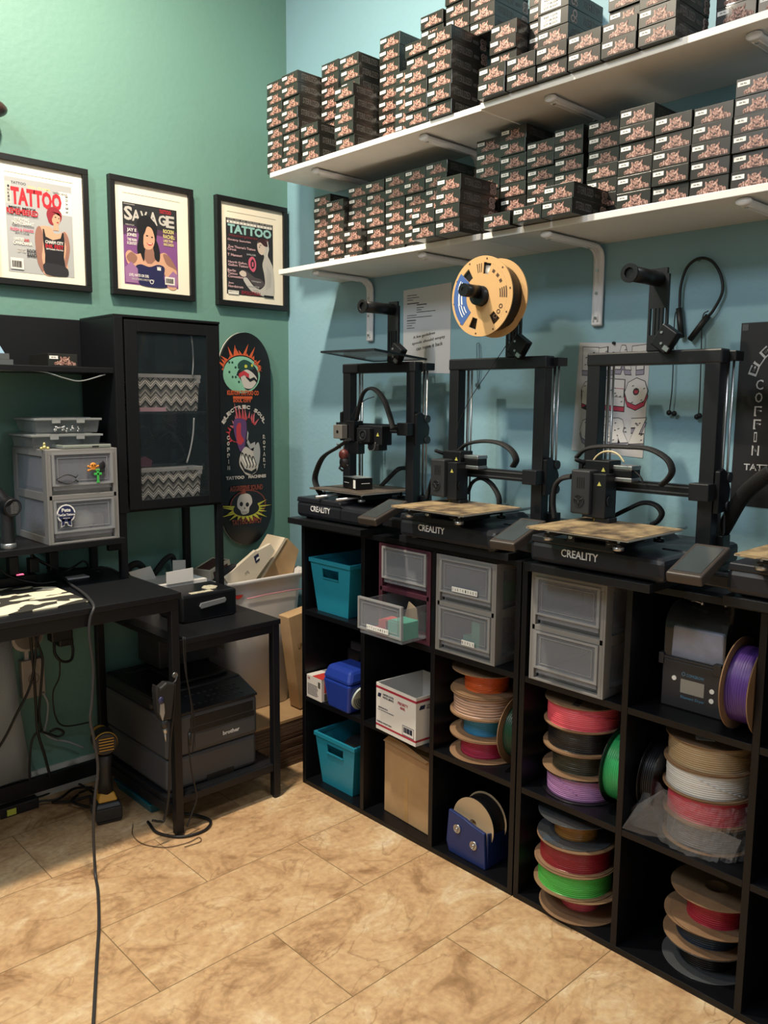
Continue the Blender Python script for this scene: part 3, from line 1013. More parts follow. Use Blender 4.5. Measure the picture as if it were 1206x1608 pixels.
# ------------------------------------------------------------------ filament spools
def winding_mat(name, h, rough=0.35, dark=0.72, wscale=62):
    M = mat('filament_' + name, h, rough)
    nt = M.node_tree
    b = nt.nodes['Principled BSDF']
    tc = nt.nodes.new('ShaderNodeTexCoord')
    w = nt.nodes.new('ShaderNodeTexWave')
    w.wave_type = 'BANDS'
    w.bands_direction = 'Z'
    w.inputs['Scale'].default_value = wscale
    w.inputs['Distortion'].default_value = 2.5
    w.inputs['Detail'].default_value = 2
    w.inputs['Detail Scale'].default_value = 0.25
    r = nt.nodes.new('ShaderNodeValToRGB')
    c = lin(h)
    r.color_ramp.elements[0].color = tuple(x * dark for x in c[:3]) + (1,)
    r.color_ramp.elements[1].color = c
    r.color_ramp.elements[1].position = 0.45
    nt.links.new(tc.outputs['Object'], w.inputs['Vector'])
    nt.links.new(w.outputs['Fac'], r.inputs[0])
    nt.links.new(r.outputs[0], b.inputs['Base Color'])
    bp_ = nt.nodes.new('ShaderNodeBump')
    bp_.inputs['Strength'].default_value = 0.8
    bp_.inputs['Distance'].default_value = 0.001
    nt.links.new(w.outputs['Fac'], bp_.inputs['Height'])
    nt.links.new(bp_.outputs[0], b.inputs['Normal'])
    return M
FLB = mat('black_spool_plastic', '#141416', 0.3)
FLC = mat('clear_spool_plastic', '#55575a', 0.2, alpha=0.75)
def spool(loc, wcol, label, R=.1, rw=.085, width=.062, flange=None, rot=(0, 0, 0), hub=.027, name='filament_spool', strand=None, sticker=None, fth=.0025, grp='filament spools in the cubes', strip=False):
    flange = flange or CARDD
    t = thing(name, label, 'filament spool', loc, rot=rot, group=grp)
    for z in (0, width - fth):
        f = MB().ring((0, 0, z), (0, 0, 1), R, hub, fth, 56)
        f.build('flange', flange, t)
    w = MB()
    prof = [(hub, fth)]
    N = 14
    z0, z1 = fth + .0005, width - fth - .0005
    prof.append((rw, z0))
    for i in range(N + 1):
        prof.append((rw + rnd.uniform(-.0007, .0007), z0 + (z1 - z0) * i / N))
    prof.append((hub, z1))
    w.lathe(prof, n=56)
    w.build('filament_winding', wcol, t)
    MB().lathe([(hub, 0), (hub, width), (hub - .002, width), (hub - .002, 0), (hub, 0)], n=32).build('hub', flange, t)
    if strand:
        a0, a1, za, zb = strand
        pts = [((rw + .0015) * math.cos(a0 + (a1 - a0) * i / 16), (rw + .0015) * math.sin(a0 + (a1 - a0) * i / 16), za + (zb - za) * i / 16) for i in range(17)]
        MB().tube(pts, .0009, 6).build('loose_strand', wcol, t)
    if sticker:
        s_ = MB(); s_.prism([(-.02, -.012), (.02, -.012), (.02, .012), (-.02, .012)], (sticker[0], sticker[1], width + .0001), (.5, -.86, 0), (.86, .5, 0), .0004)
        s_.build('sticker', LABEL if len(sticker) < 3 else sticker[2], t)
    if strip:
        s_ = MB()
        for k in range(7):
            s_.box(-.075 + k * .012, -.03 + .004 * k, width, -.067 + k * .012, -.012 + .004 * k, width + .0004)
        s_.build('printed_marks', WTXT, t)
    return t
OR_ = winding_mat('orange', '#e3622a'); PK = winding_mat('pink', '#e4596a'); HP = winding_mat('hot_pink', '#b92f55'); BLU = winding_mat('sky_blue', '#3a93c4')
BLKW = winding_mat('black', '#17171b'); OLV = winding_mat('dark_olive', '#35372d'); LIL = winding_mat('lilac', '#c08bc6'); GRN = winding_mat('green', '#2f9e5c')
GOLD = winding_mat('copper_gold', '#a5743a', 0.22); DRED = winding_mat('dark_red', '#8b1f2c'); LIME = winding_mat('lime_green', '#4fbf52'); BEI = winding_mat('beige', '#ae9675')
WHT = winding_mat('white', '#dedede'); PURP = winding_mat('purple', '#4b3078'); NAVY = winding_mat('dark_blue', '#1c3247'); RED2 = winding_mat('red', '#b32a40'); GRYW = winding_mat('clear_grey', '#6f7378'); DGR = winding_mat('dark_green', '#123828')
MULT = winding_mat('mixed_pink_cream', '#c9a692', dark=.35, wscale=40)

C3 = [(.108, -.694), (.108, -.700), (.102, -.706), (.104, -.706)]
z = .3155
spool((.105, -.717, z), HP, 'hot pink spool with card flanges, lowest in the third column middle cube', rw=.068)
spool((.105, -.716, z + .0625), BLU, 'sky blue spool with card flanges, between hot pink and cream spools', rw=.06)
spool((.105, -.716, z + .125), MULT, 'messy cream and pink wound spool below the orange one', rw=.090, strand=(3.0, 5.2, .05, .02))
spool((.110, -.716, z + .1875), OR_, 'orange spool at the top of the third column pile', rw=.063, strand=(3.9, 5.9, .01, .055))
spool((.115, -.832, z + .1), DGR, 'dark green spool standing on edge beside the pink pile', rot=(math.pi / 2, 0, 0), rw=.08, R=.1, width=.055)

z = .3155
spool((.112, -1.038, z), LIL, 'lilac spool with black flanges at the bottom of its pile', R=.1, rw=.088, flange=FLB, strand=(3.0, 3.6, .05, .02))
spool((.112, -1.036, z + .0625), OLV, 'dark olive spool lying on the lilac spool', rw=.074)
spool((.112, -1.036, z + .125), BLKW, 'black spool with card flanges under the pink spool', rw=.088)
spool((.108, -1.040, z + .1875), PK, 'coral pink full spool topmost in the fourth column middle cube', rw=.092, strand=(3.6, 5.6, .05, .01), strip=True)
spool((.118, -1.143, z + .1), GRN, 'bright green spool with black flanges standing on edge', rot=(math.pi / 2, 0, 0), rw=.085, R=.098, flange=FLB, width=.058, strand=(3.8, 5.0, .05, .02))

z = .0165
spool((.09, -1.062, z), PK, 'nearly empty spool with a little pink left, bottom of its pile', R=.105, rw=.048, width=.06)
spool((.085, -1.046, z + .0603), LIME, 'lime green spool lying between pink and dark red', R=.105, rw=.094, width=.062)
spool((.088, -1.046, z + .1226), DRED, 'dark red spool with card flanges under the copper one', R=.102, rw=.092, width=.062, sticker=(-.07, .03, BLU))
spool((.092, -1.040, z + .185), GOLD, 'copper gold spool with clear flanges topmost in the bottom cube', R=.098, rw=.055, width=.06, flange=FLC)

z = .3155
spool((.125, -1.372, z), GRYW, 'grey spool with clear wrap at the bottom of the beige pile', rw=.09)
spool((.125, -1.370, z + .0625), PK, 'pink spool in a crinkled clear bag under the white spool', rw=.09)
spool((.122, -1.368, z + .125), WHT, 'white full spool between the beige and bagged pink spools', rw=.093, strand=(3.3, 4.6, .05, .004))
spool((.122, -1.370, z + .1875), BEI, 'beige full spool topmost in the fifth column middle cube', rw=.093, strand=(3.9, 5.4, .05, .012), sticker=(-.045, -.005))
spool((.14, -1.232, z + .1), BLKW, 'black spool standing on edge at the left of the beige pile', rot=(math.pi / 2, 0, 0), rw=.085, flange=FLB, width=.04)

z = .0165
spool((.125, -1.388, z), BLKW, 'clear sided black spool lying lowest under the dark blue one', rw=.06, flange=FLC, width=.06)
spool((.125, -1.388, z + .0603), NAVY, 'dark blue spool with card flanges in the bottom right cube', rw=.07, width=.052)
spool((.124, -1.402, z + .1126), RED2, 'red spool with big card flanges topmost in the bottom right cube', rw=.062, width=.072)
# spool end that sticks out of the navy dispenser
spool((.046, -.73, .118), BLKW, 'beige faced spool resting in the navy blue dispenser', R=.075, rw=.07, width=.06, rot=(0, math.pi / 2, 0), flange=mat('beige_spool_card', '#c4a985', 0.7), hub=.014)

# clear plastic bag around the pink spool
bag = MB()
def wrinkle(p, s):
    return (p[0] + rnd.uniform(-s, s), p[1] + rnd.uniform(-s, s), p[2] + rnd.uniform(-s, s))
n_, m_ = 40, 9
vs = []
for j in range(m_):
    for i in range(n_ + 1):
        a = math.radians(118 + 150 * i / n_)
        r = .1035 + .006 * abs(math.sin(a * 9 + j)) + rnd.uniform(0, .0035) + (.012 * (1 - j / 3) if j < 3 else 0)
        zz = .318 + .0145 * j
        if i < 4: r += .02 * (4 - i) * (1 - j / m_)
        vs.append((.125 + r * math.cos(a), -1.371 + r * math.sin(a), zz + rnd.uniform(-.002, .002)))
fs = []
for j in range(m_ - 1):
    for i in range(n_):
        k = j * (n_ + 1) + i
        fs.append((k, k + 1, k + n_ + 2, k + n_ + 1))
bag.add(vs, fs, False)
# loose mouth of the bag spilling left
Lp = [(-0.010, -1.269, 0.400), (-0.010, -1.231, 0.327), (-0.010, -1.284, 0.329), (-0.010, -1.346, 0.345), (-0.010, -1.331, 0.460), (-0.010, -1.360, 0.415), (-0.010, -1.295, 0.410), (-0.010, -1.419, 0.350), (-0.010, -1.489, 0.355), (-0.010, -1.506, 0.408)]
base = [Vector(p) for p in Lp]
vs2 = [base[1], base[2], base[6], base[0], base[4], base[5], base[3]]
vs2 = [v + Vector((rnd.uniform(-.012, .012), 0, 0)) for v in vs2]
bag.add(vs2, [(0, 1, 2), (0, 2, 3), (2, 4, 3), (2, 5, 4), (1, 6, 2), (2, 6, 5)])
bag.add([base[3], base[7], base[5], base[8], base[9]], [(0, 1, 2), (1, 3, 4), (1, 4, 2)])
BAG = mat('crinkled_clear_film', '#8f9094', 0.2, alpha=0.22, spec=1.0)
bo = bag.build('plastic_bag', BAG)
tag(bo, 'crinkled clear plastic bag around the pink and grey spools, its mouth spilling left', 'plastic bag')

# ------------------------------------------------------------------ filament dryer
t = thing('filament_dryer', 'black filament dryer box with curved clear lid and small grey screen', 'filament dryer', (.079, -1.335, .6155))
w = .073
BODY = mat('dryer_black', '#2b2b30', 0.42)
MB().box(0, -w, 0, .19, w, .112).build('dryer_body', BODY, t, bevel=.003)
lid = MB()
prof = [(.002, .113)] + [(.002, .185)] + [(.002 + .06 * (1 - math.cos(a)), .185 + .055 * math.sin(a)) for a in [math.radians(k * 15) for k in range(1, 7)]] + [(.18, .243), (.18, .113)]
lv = [(a, -w + .001, b) for a, b in prof] + [(a, w - .001, b) for a, b in prof]
n = len(prof)
lid.add(lv, [tuple(range(n))[::-1], tuple(range(n, 2 * n))] + [(i, i + 1, n + i + 1, n + i) for i in range(n - 1)])
LID = mat('smoked_clear_acrylic', '#4a5052', 0.05, alpha=0.32, spec=1.0, coat=0.6)
lo = lid.build('clear_lid', LID, t)
r = MB()
r.box(-.002, -w, .112, .003, w, .118)
r.box(-.004, w - .004, .098, .012, w + .008, .124); r.box(-.004, -w + .006, .098, .012, -w + .024, .124); 
r.build('lid_latch', mat('latch_grey', '#2c2c2f', 0.4), t, bevel=.001)
s_ = MB(); s_.box(-.0008, -.030, .040, 0, .026, .072)
s_.build('screen', mat('lcd_grey', '#8f8d86', 0.3), t)
s_ = MB()
for (y, z) in ((.042, .07), (-.048, .06), (-.048, .038)):
    s_ = MB(); s_.cyl((-.0015, y, z), (.001, y, z), .0055, n=20)
    s_.build('button', WHITE, t)
s_ = MB()
s_.text('COMGROW', (-.0003, -.008, .083), UR, ZA, .042, .007)
s_.text('Filament Dryer', (-.0003, -.004, .029), UR, ZA, .056, .008)
s_.ring((-.0003, .02, .084), (-1, 0, 0), .005, .0035, .0004, 6)
s_.build('lettering', mat('steel_blue_print', '#4d7d9a', 0.4), t)
s_ = MB()
for (x, y) in ((.045, .03), (.03, -.0), (.05, -.045)):
    s_.cyl((x, y, .244), (x, y, .252), .004, n=10)
s_.tube([(.045, .05, .248), (.03, -.0, .248)], .0015)
s_.build('hinge_pin', STEEL, t)
spool((.070, -1.446, .7165), PURP, 'purple spool standing on edge beside the filament dryer', rot=(math.pi / 2, 0, 0.0), rw=.082, width=.060)

b = MB(); b.frustum((.016, -.062, .028, .062, .113), (.014, -.06, .03, .058, .188))  # added sheet, its cloudy colour imitates a reflection in the clear lid
item('lid_reflection_sheet', b, mat('painted_lid_reflection', '#c3c9e4', 0.5, vary=.22, vscale=22, bump=.4, bscale=30), 'pale cloudy lavender sheet added as the reflection in the clear dryer lid', 'sheet', bevel=.004, loc=(.079, -1.335, .6165))

# ------------------------------------------------------------------ 3D printers
PB = mat('printer_body', '#1c1e24', 0.42, spec=.4)
PM = mat('printer_metal', '#17181c', 0.38, spec=.4)
HOT = mat('head_shell', '#26272a', 0.5)
PLATE = mat('print_plate', '#4b4138', 0.6, vary=.35, vscale=14, bump=.2, bscale=90)
PLATET = wood_like('printed_texture_plate', '#4a3c30', '#a18a66', 11, 0.6, (1, 1.6, 1), bump=.1)
EDGE = mat('plate_edge', '#b5b0a8', 0.35, 0.4)
SCR = mat('dark_screen', '#3b3f40', 0.15)
SCRF = mat('screen_frame', '#39322e', 0.45)
LOGO = mat('logo_white', '#d8d8d8', 0.5)
YEL = mat('warning_yellow', '#b9b45a', 0.5)
SLEEVE = mat('cable_sleeve', '#0d0d0f', 0.7, bump=.4, bscale=400)

def gear_logo(mb, o, s):
    pass

def printer(loc, label, beam_z, head_y, screen=True, holder=True, gant_x=.19, logo=.050, plate=PLATET, bed_x=-.075, head=True, loops=(), holder_y=None, plate_small=0):
    """loc = centre of the base front edge at its underside. x into wall, y to the left"""
    t = thing('printer_3d', label, '3d printer', loc, group='open-frame 3d printers')
    # --- base
    b = MB()
    b.box(0, -.175, .004, .355, .175, .055)
    b.build('base', PB, t, bevel=.012)
    b = MB()
    b.frustum((.0, -.058, .30, .173, .052), (.001, -.040, .29, .170, .068))
    b.box(.12, -.172, .052, .30, -.10, .058); b.box(.12, .10, .052, .30, .172, .058)
    b.build('base_cover', PB, t, bevel=.003)
    b = MB()
    for x in (.03, .32):
        for y in (-.14, .14):
            b.cyl((x, y, -.0005), (x, y, .006), .012, n=16)
            b.build('foot', CABLE, t); b = MB()
    # --- y rails and bed carriage
    b = MB()
    for y in (-.05, .05):
        b.cyl((-.02, y, .078), (.33, y, .078), .004, n=10)
        b.build('bed_rail', STEEL, t); b = MB()
    b = MB()
    bx0 = bed_x
    b.box(bx0 + .05, -.09, .082, bx0 + .20, .09, .086)
    b.box(bx0 + .02, -.095, .082, bx0 + .05, -.065, .086); b.box(bx0 + .02, .065, .082, bx0 + .05, .095, .086)
    b.box(bx0 + .06, -.06, .068, bx0 + .19, -.04, .082); b.box(bx0 + .06, .04, .068, bx0 + .19, .06, .082)
    b.build('bed_carriage', PM, t, bevel=.001)
    for y in (-.09, .09):
        for x in (bx0 + .03, bx0 + .2):
            k = MB(); k.cyl((x, y, .070), (x, y, .078), .012, n=14); k.cyl((x, y, .078), (x, y, .095), .004, n=8)
            k.build('levelling_knob', STEEL if x < bx0 + .1 else BLKP, t)
    w = .13
    b = MB(); b.box(bx0, -w, .095, bx0 + .235, w, .0985)
    b.build('heated_bed', EDGE, t)
    b = MB(); b.box(bx0 - .002, -w + .002, .0985, bx0 + .235, w - .002, .1002); b.prism([(0, 0), (.04, 0), (.035, .012), (.005, .012)], (bx0 - .002, .118, .0985), UR, (-1, 0, 0), .0015)
    b.build('build_plate', plate, t)
    # --- gantry
    gx = gant_x
    gl, gr = .158, -.178
    for n_, y0, y1 in (('upright', gl - .035, gl), ('upright', gr, gr + .035)):
        b = MB(); b.box(gx, y0, .052, gx + .032, y1, .47)
        b.build(n_, PM, t, bevel=.002)
    b = MB(); b.box(gx - .002, gr - .004, .468, gx + .036, gl + .002, .500)
    b.build('top_beam', PM, t, bevel=.004)
    b = MB(); b.box(gx + .03, gr - .02, .474, gx + .07, gr + .035, .496); b.build('screw_cap', BLKP, t, bevel=.002)
    b = MB(); b.box(gx + .03, gl - .035, .474, gx + .07, gl - .001, .496); b.build('screw_cap', BLKP, t, bevel=.002)
    for y in (gl - .030, gr + .006):
        b = MB(); b.cyl((gx + .05, y, .06), (gx + .05, y, .474), .0042, n=10)
        b.build('lead_screw', STEEL, t)
        b = MB(); b.cyl((gx + .05, y - .013, .06), (gx + .05, y - .013, .474), .0028, n=8)
        b.build('guide_rod', STEEL, t)
        b = MB(); b.box(gx + .033, y - .02, .052, gx + .072, y + .02, .085)
        b.build('screw_motor', BLKP, t, bevel=.002)
    # --- x beam
    z = beam_z
    b = MB()
    b.box(gx - .026, gr - .004, z, gx - .004, gl + .004, z + .027)
    b.k = 1
    b.box(gx - .0275, gr + .03, z + .0195, gx - .026, gl - .03, z + .0235); b.box(gx - .0275, gr + .03, z + .006, gx - .026, gl - .03, z + .009)
    b.build('x_beam', [PM, mat('beam_groove', '#5e5f62', 0.35, 0.6)], t)
    b = MB()
    b.box(gx - .034, gr - .006, z - .006, gx - .002, gr + .040, z + .033)
    b.build('beam_end_block', PM, t, bevel=.002)
    b = MB()
    b.prism([(0, -.035), (.045, -.03), (.056, .0), (.058, .018), (.04, .055), (.02, .066), (0, .06)], (gx - .002, gr - .003, z), XA, ZA, .012)
    b.build('roller_plate', BLKP, t, bevel=.002)
    b = MB()
    for zz in (-.02, .045):
        b.cyl((gx + .045, gr - .018, z + zz), (gx + .045, gr - .003, z + zz), .012, n=16)
        b.build('roller', DKG, t); b = MB()
    b = MB(); b.prism([(0, -.035), (.045, -.03), (.056, .0), (.058, .018), (.04, .055), (.02, .066), (0, .06)], (gx - .002, gl + .014, z), XA, ZA, .011)
    b.build('roller_plate', BLKP, t, bevel=.002)
    # --- print head
    if head:
        hy = head_y
        hx = gx - .105
        hz = z - .055
        b = MB()
        b.box(hx, hy - .026, hz, hx + .045, hy + .026, hz + .105)
        h_ = b.build('head_shell', HOT, t, bevel=.004)
        b = MB()
        for k in range(4):
            b.box(hx - .0006, hy + .002 + k * .006 - .014, hz + .062, hx + .001, hy + .005 + k * .006 - .014, hz + .088)
        b.ring((hx - .0002, hy + .002, hz + .032), (-1, 0, 0), .015, .0125, .0012, 24)
        b.cyl((hx - .0002, hy + .002, hz + .032), (hx - .0008, hy + .002, hz + .032), .0125, n=24)
        b.build('fan_grille', CABLE, h_)
        b = MB()
        for k in range(3):
            a = k * 2.094 + .5
            b.tube([(hx - .0016, hy + .002, hz + .032), (hx - .0016, hy + .002 + .0125 * math.cos(a), hz + .032 + .0125 * math.sin(a))], .001, 6)
        b.ring((hx - .001, hy + .002, hz + .032), (-1, 0, 0), .0145, .013, .001, 24)
        b.build('fan_guard', DKG, h_)
        b = MB()
        b.box(hx + .012, hy - .062, hz - .006, hx + .06, hy - .026, hz + .098)
        b.cyl((hx + .03, hy - .0625, hz + .035), (hx + .03, hy - .066, hz + .035), .014, n=20)
        b.box(hx + .02, hy - .07, hz - .022, hx + .055, hy - .03, hz - .006)
        b.build('side_fan_housing', PM, t, bevel=.003)
        b = MB(); b.cyl((hx + .03, hy - .03, hz - .025), (hx + .03, hy - .03, hz - .006), .006, .011, n=12); b.cyl((hx + .03, hy - .03, hz - .032), (hx + .03, hy - .03, hz - .025), .0015, .005, n=12)
        b.build('nozzle', mat('brass', '#a58a4a', 0.35, 0.8), t)
        b = MB()
        b.box(hx + .055, hy - .04, hz + .03, gx - .026, hy + .03, hz + .11)
        b.build('head_mount', PM, t, bevel=.002)
        # extruder motor (silver cap)
        b = MB()
        b.box(hx + .05, hy - .105, hz + .090, hx + .09, hy - .055, hz + .108); b.k = 1
        b.box(hx + .049, hy - .106, hz + .108, hx + .091, hy - .054, hz + .118); b.box(hx + .049, hy - .106, hz + .080, hx + .091, hy - .054, hz + .090)
        b.build('extruder_motor', [BLKS, STEEL], t, bevel=.002)
        b = MB(); b.box(hx + .035, hy - .055, hz + .085, hx + .088, hy + .012, hz + .128); b.cyl((hx + .05, hy + .01, hz + .115), (hx + .02, hy + .03, hz + .128), .005)
        b.build('extruder_body', BLKP, t, bevel=.003)
        b = MB()
        for (x, y, zz) in ((hx + .012 - .0003, hy - .045, hz + .075), (hx + .0345, hy - .04, hz + .107)):
            b.prism([(-.0055, -.005), (.0055, -.005), (0, .005)], (x, y, zz), UR, ZA, .0006)
        b.build('warning_sticker', YEL, t)
    # --- filament holder
    if holder:
        y0 = (holder_y if holder_y is not None else -.025)
        b = MB()
        H = .17
        # column with slots
        b.box(gx - .004, y0 - .024, .500, gx + .004, y0 - .019, .500 + H); b.box(gx - .004, y0 + .019, .500, gx + .004, y0 + .024, .500 + H)
        b.box(gx - .004, y0 - .019, .500, gx + .004, y0 + .019, .535); b.box(gx - .004, y0 - .019, .595, gx + .004, y0 + .019, .500 + H + .014)
        for yy in (-.0105, -.0015, .0075):
            b.box(gx - .004, y0 + yy - .0015, .535, gx + .004, y0 + yy + .0045, .595)
        b.build('holder_column', PM, t)
        b = MB(); b.cyl((gx - .004, y0 + .002, .66), (gx - .125, y0 + .002, .66), .017, n=20); b.ring((gx - .125, y0 + .002, .66), (-1, 0, 0), .0205, .012, .006, 24)
        b.build('spool_rod', BLKP, t)
        b = MB(); b.box(-.020, -.022, -.028, .008, .022, .026)
        o = b.build('filament_sensor', BLKP, t, loc=(gx - .006, y0 - .030, .525), bevel=.003)
        o.rotation_euler = (.6, 0, 0)
        b = MB()
        for (yy, zz) in ((.012, .008), (-.002, -.012)):
            b.cyl((-.0225, yy, zz), (-.019, yy, zz), .003, n=10)
        b.box(-.024, -.026, -.02, -.018, -.012, -.01)
        b.build('screw', STEEL, o)
    # --- touch screen
    if screen:
        s_ = bpy.data.objects.new('touch_screen', None)
        COL.objects.link(s_); s_.parent = t
        s_.location = (-.078, -.256, .036)
        s_.rotation_euler = (0, -.31, .05)
        b = MB(); b.box(0, -.037, -.008, .142, .037, .014)
        b.build('screen_frame', SCRF, s_, bevel=.004)
        b = MB(); b.box(.014, -.029, .0141, .130, .029, .0148)
        b.build('screen_glass', SCR, s_, bevel=.0002)
        b = MB(); b.box(.06, -.285, .004, .10, -.17, .03)
        b.build('screen_arm', PM, t, bevel=.003)
    if logo:
        b = MB(); b.text('CREALITY', (-.0003, logo, .036), UR, ZA, .098, .018, .0006)
        b.build('lettering', LOGO, t)
    # --- cables
    for k, (pts, wx, wy, up_) in enumerate(loops):
        P = [Vector(p) - Vector(loc) for p in pts]
        b = MB(); b.tube(curve_pts(P, 8), .006, 10, flat=(wx, wy, up_))
        b.build('cable_loop', SLEEVE, t)
    return t

p1 = printer((-.028, -.185, .9300), 'leftmost 3d printer with a spare plate frame lying on its top beam', .280, -.02, gant_x=.185, head=False, bed_x=.02, holder_y=-.085, plate=PLATE,
    loops=[([(0.120, -0.184, 1.166), (0.120, -0.125, 1.242)], .006, .006, (1, 0, 0))] and [
    ([(0.100, -0.160, 1.247), (0.100, -0.190, 1.328), (0.100, -0.235, 1.348), (0.100, -0.285, 1.318), (0.100, -0.317, 1.261), (0.100, -0.331, 1.224)], .010, .005, (1, .3, 0)),
    ([(0.020, -0.216, 1.190), (0.020, -0.160, 1.162), (0.020, -0.090, 1.128), (0.020, -0.051, 1.070), (0.020, -0.054, 1.035), (0.020, -0.084, 1.004)], .014, .005, (1, .4, 0)),
    ([(0.200, -0.169, 1.028), (0.200, -0.211, 1.061), (0.200, -0.253, 1.091), (0.250, -0.243, 1.092)], .008, .004, (0, 0, 1))])
p2 = printer((-.050, -.690, .9300), 'second 3d printer from left, carrying the big black spool', .170, .102, gant_x=.180, holder_y=-.072,
    loops=[([(0.120, -0.585, 1.172), (0.120, -0.616, 1.191), (0.120, -0.674, 1.201), (0.120, -0.731, 1.198), (0.120, -0.771, 1.181), (0.120, -0.789, 1.156), (0.120, -0.779, 1.136)], .012, .005, (1, .3, 0)),
    ([(0.120, -0.620, 1.050), (0.120, -0.636, 1.082), (0.120, -0.670, 1.097), (0.120, -0.705, 1.084), (0.120, -0.731, 1.054), (0.120, -0.736, 1.030)], .009, .005, (1, .3, 0)),
    ([(0.060, -0.519, 1.029), (0.060, -0.529, 1.065), (0.040, -0.567, 1.105), (0.060, -0.587, 1.123)], .012, .006, (1, .4, 0))])
p3 = printer((-.075, -1.1625, .9300), 'large 3d printer right of centre with empty spool rod and tan plate', .172, .097, logo=.035, gant_x=.190,
    loops=[([(0.060, -1.020, 1.178), (0.060, -1.044, 1.198), (0.060, -1.088, 1.207), (0.060, -1.155, 1.209), (0.060, -1.212, 1.207), (0.060, -1.255, 1.188), (0.060, -1.270, 1.163), (0.060, -1.262, 1.143), (0.060, -1.245, 1.127)], .011, .005, (1, .3, 0)),
    ([(0.120, -1.089, 1.033), (0.120, -1.128, 1.055), (0.120, -1.169, 1.075), (0.120, -1.202, 1.073), (0.120, -1.219, 1.056), (0.120, -1.211, 1.037), (0.120, -1.195, 1.026)], .009, .0055, (1, .3, 0)),
    ([(0.020, -0.991, 1.026), (0.020, -0.984, 1.065), (0.020, -0.988, 1.105), (0.020, -1.005, 1.126), (0.020, -1.036, 1.135)], .013, .006, (1, .4, 0))])
p4 = printer((-.055, -1.632, .9300), '3d printer cut off by the right edge of the photo', .30, .0, holder=False, screen=False, logo=False, gant_x=.19, head=False, bed_x=-.07,
    loops=[([(0.200, -1.306, 0.974), (0.180, -1.345, 1.036), (0.150, -1.390, 1.105), (0.120, -1.435, 1.145), (0.100, -1.474, 1.172)], .017, .010, (0, 1, 0)),])

# head of the first printer: open frame with silver motor, fan side on
for pts, wmat, nm in []:
    pass
def local(pr, p):
    return Vector(p) - Vector(pr.location)
b = MB()
q = [(0.100, -0.113, 1.174), (0.100, -0.280, 1.260), (0.100, -0.126, 1.246)]
b.box(.095, -.285, 1.172, .140, -.175, 1.232)
b.box(.075, -.250, 1.180, .095, -.190, 1.225); b.box(.09, -.275, 1.155, .13, -.225, 1.175)
b.v = [tuple(Vector(v) - Vector(p1.location)) for v in b.v]
h1 = b.build('head_shell', PM, p1, bevel=.003)
b = MB(); b.box(.085, -.165, 1.180, .125, -.125, 1.245); b.box(.09, -.18, 1.14, .12, -.13, 1.18)
b.v = [tuple(Vector(v) - Vector(p1.location)) for v in b.v]
b.build('extruder_body', BLKP, p1, bevel=.002)
b = MB(); b.box(.060, -.135, 1.188, .085, -.093, 1.232); b.k = 1; b.box(.085, -.140, 1.186, .10, -.088, 1.234)
b.cyl((.059, -.114, 1.210), (.062, -.114, 1.210), .006, n=14)
b.v = [tuple(Vector(v) - Vector(p1.location)) for v in b.v]
b.build('extruder_motor', [mat('brushed_steel', '#a8a39c', 0.35, 0.7), BLKS], p1, bevel=.002)
b = MB(); b.ring((.0745, -.22, 1.203), (-1, 0, 0), .017, .013, .002, 24); b.cyl((.0745, -.22, 1.203), (.0735, -.22, 1.203), .006, n=14)
b.v = [tuple(Vector(v) - Vector(p1.location)) for v in b.v]
b.build('fan_guard', DKG, p1)
b = MB(); b.prism([(-.006, -.005), (.006, -.005), (0, .006)], (.0945, -.268, 1.205), UR, ZA, .0008)
b.v = [tuple(Vector(v) - Vector(p1.location)) for v in b.v]
b.build('warning_sticker', YEL, p1)
b = MB(); b.tube(curve_pts([(0.080, -0.158, 1.251), (0.080, -0.183, 1.288), (0.080, -0.225, 1.312), (0.080, -0.266, 1.322)], 8), .0014, 6)
b.v = [tuple(Vector(v) - Vector(p1.location)) for v in b.v]
b.build('filament_strand', CABLE, p1)
b = MB(); b.tube(curve_pts([(0.090, -0.227, 1.161), (0.090, -0.236, 1.153), (0.090, -0.256, 1.160), (0.090, -0.262, 1.181)], 6), .0009, 6)
b.v = [tuple(Vector(v) - Vector(p1.location)) for v in b.v]
b.build('thin_wire', STEEL, p1)

# bowden tube and small cable of the large printer's head
b = MB(); b.tube(curve_pts([(0.050, -1.067, 1.144), (0.050, -1.075, 1.175), (0.050, -1.095, 1.193), (0.050, -1.120, 1.197), (0.050, -1.141, 1.190), (0.050, -1.156, 1.174)], 8), .0022, 8)
b.v = [tuple(Vector(v) - Vector(p3.location)) for v in b.v]
b.build('guide_tube', mat('cream_tube', '#c9b98f', 0.4), p3)
b = MB(); b.tube(curve_pts([(0.070, -1.150, 1.164), (0.070, -1.172, 1.153), (0.070, -1.189, 1.140), (0.070, -1.196, 1.126)], 8), .0022, 8)
b.v = [tuple(Vector(v) - Vector(p3.location)) for v in b.v]
b.build('motor_cable', CABLE, p3)

# spare plate frame on top of the first printer
t = thing('plate_frame', 'thin black framed glass plate lying on the leftmost printer', 'plate', (.02, -.255, 1.4315), rz=.0, group=None)
PF = [(0.036, -0.077, 1.434), (0.004, -0.369, 1.434), (0.245, -0.285, 1.434), (0.542, 0.332, 1.434)]
# built about its own centre as a real square plate
b = MB(); s_ = .118
b.box(-s_, -s_, 0, s_, -s_ + .012, .006); b.box(-s_, s_ - .012, 0, s_, s_, .006); b.box(-s_, -s_ + .012, 0, -s_ + .012, s_ - .012, .006); b.box(s_ - .012, -s_ + .012, 0, s_, s_ - .012, .006)
b.build('frame', PM, t)
b = MB(); b.box(-s_ + .012, -s_ + .012, .001, s_ - .012, s_ - .012, .004)
b.build('glass', mat('plate_glass', '#7f8c8e', 0.12, alpha=.6), t)
t.location = (.115, -.225, 1.4465)
t.rotation_euler = (0, .085, .05)

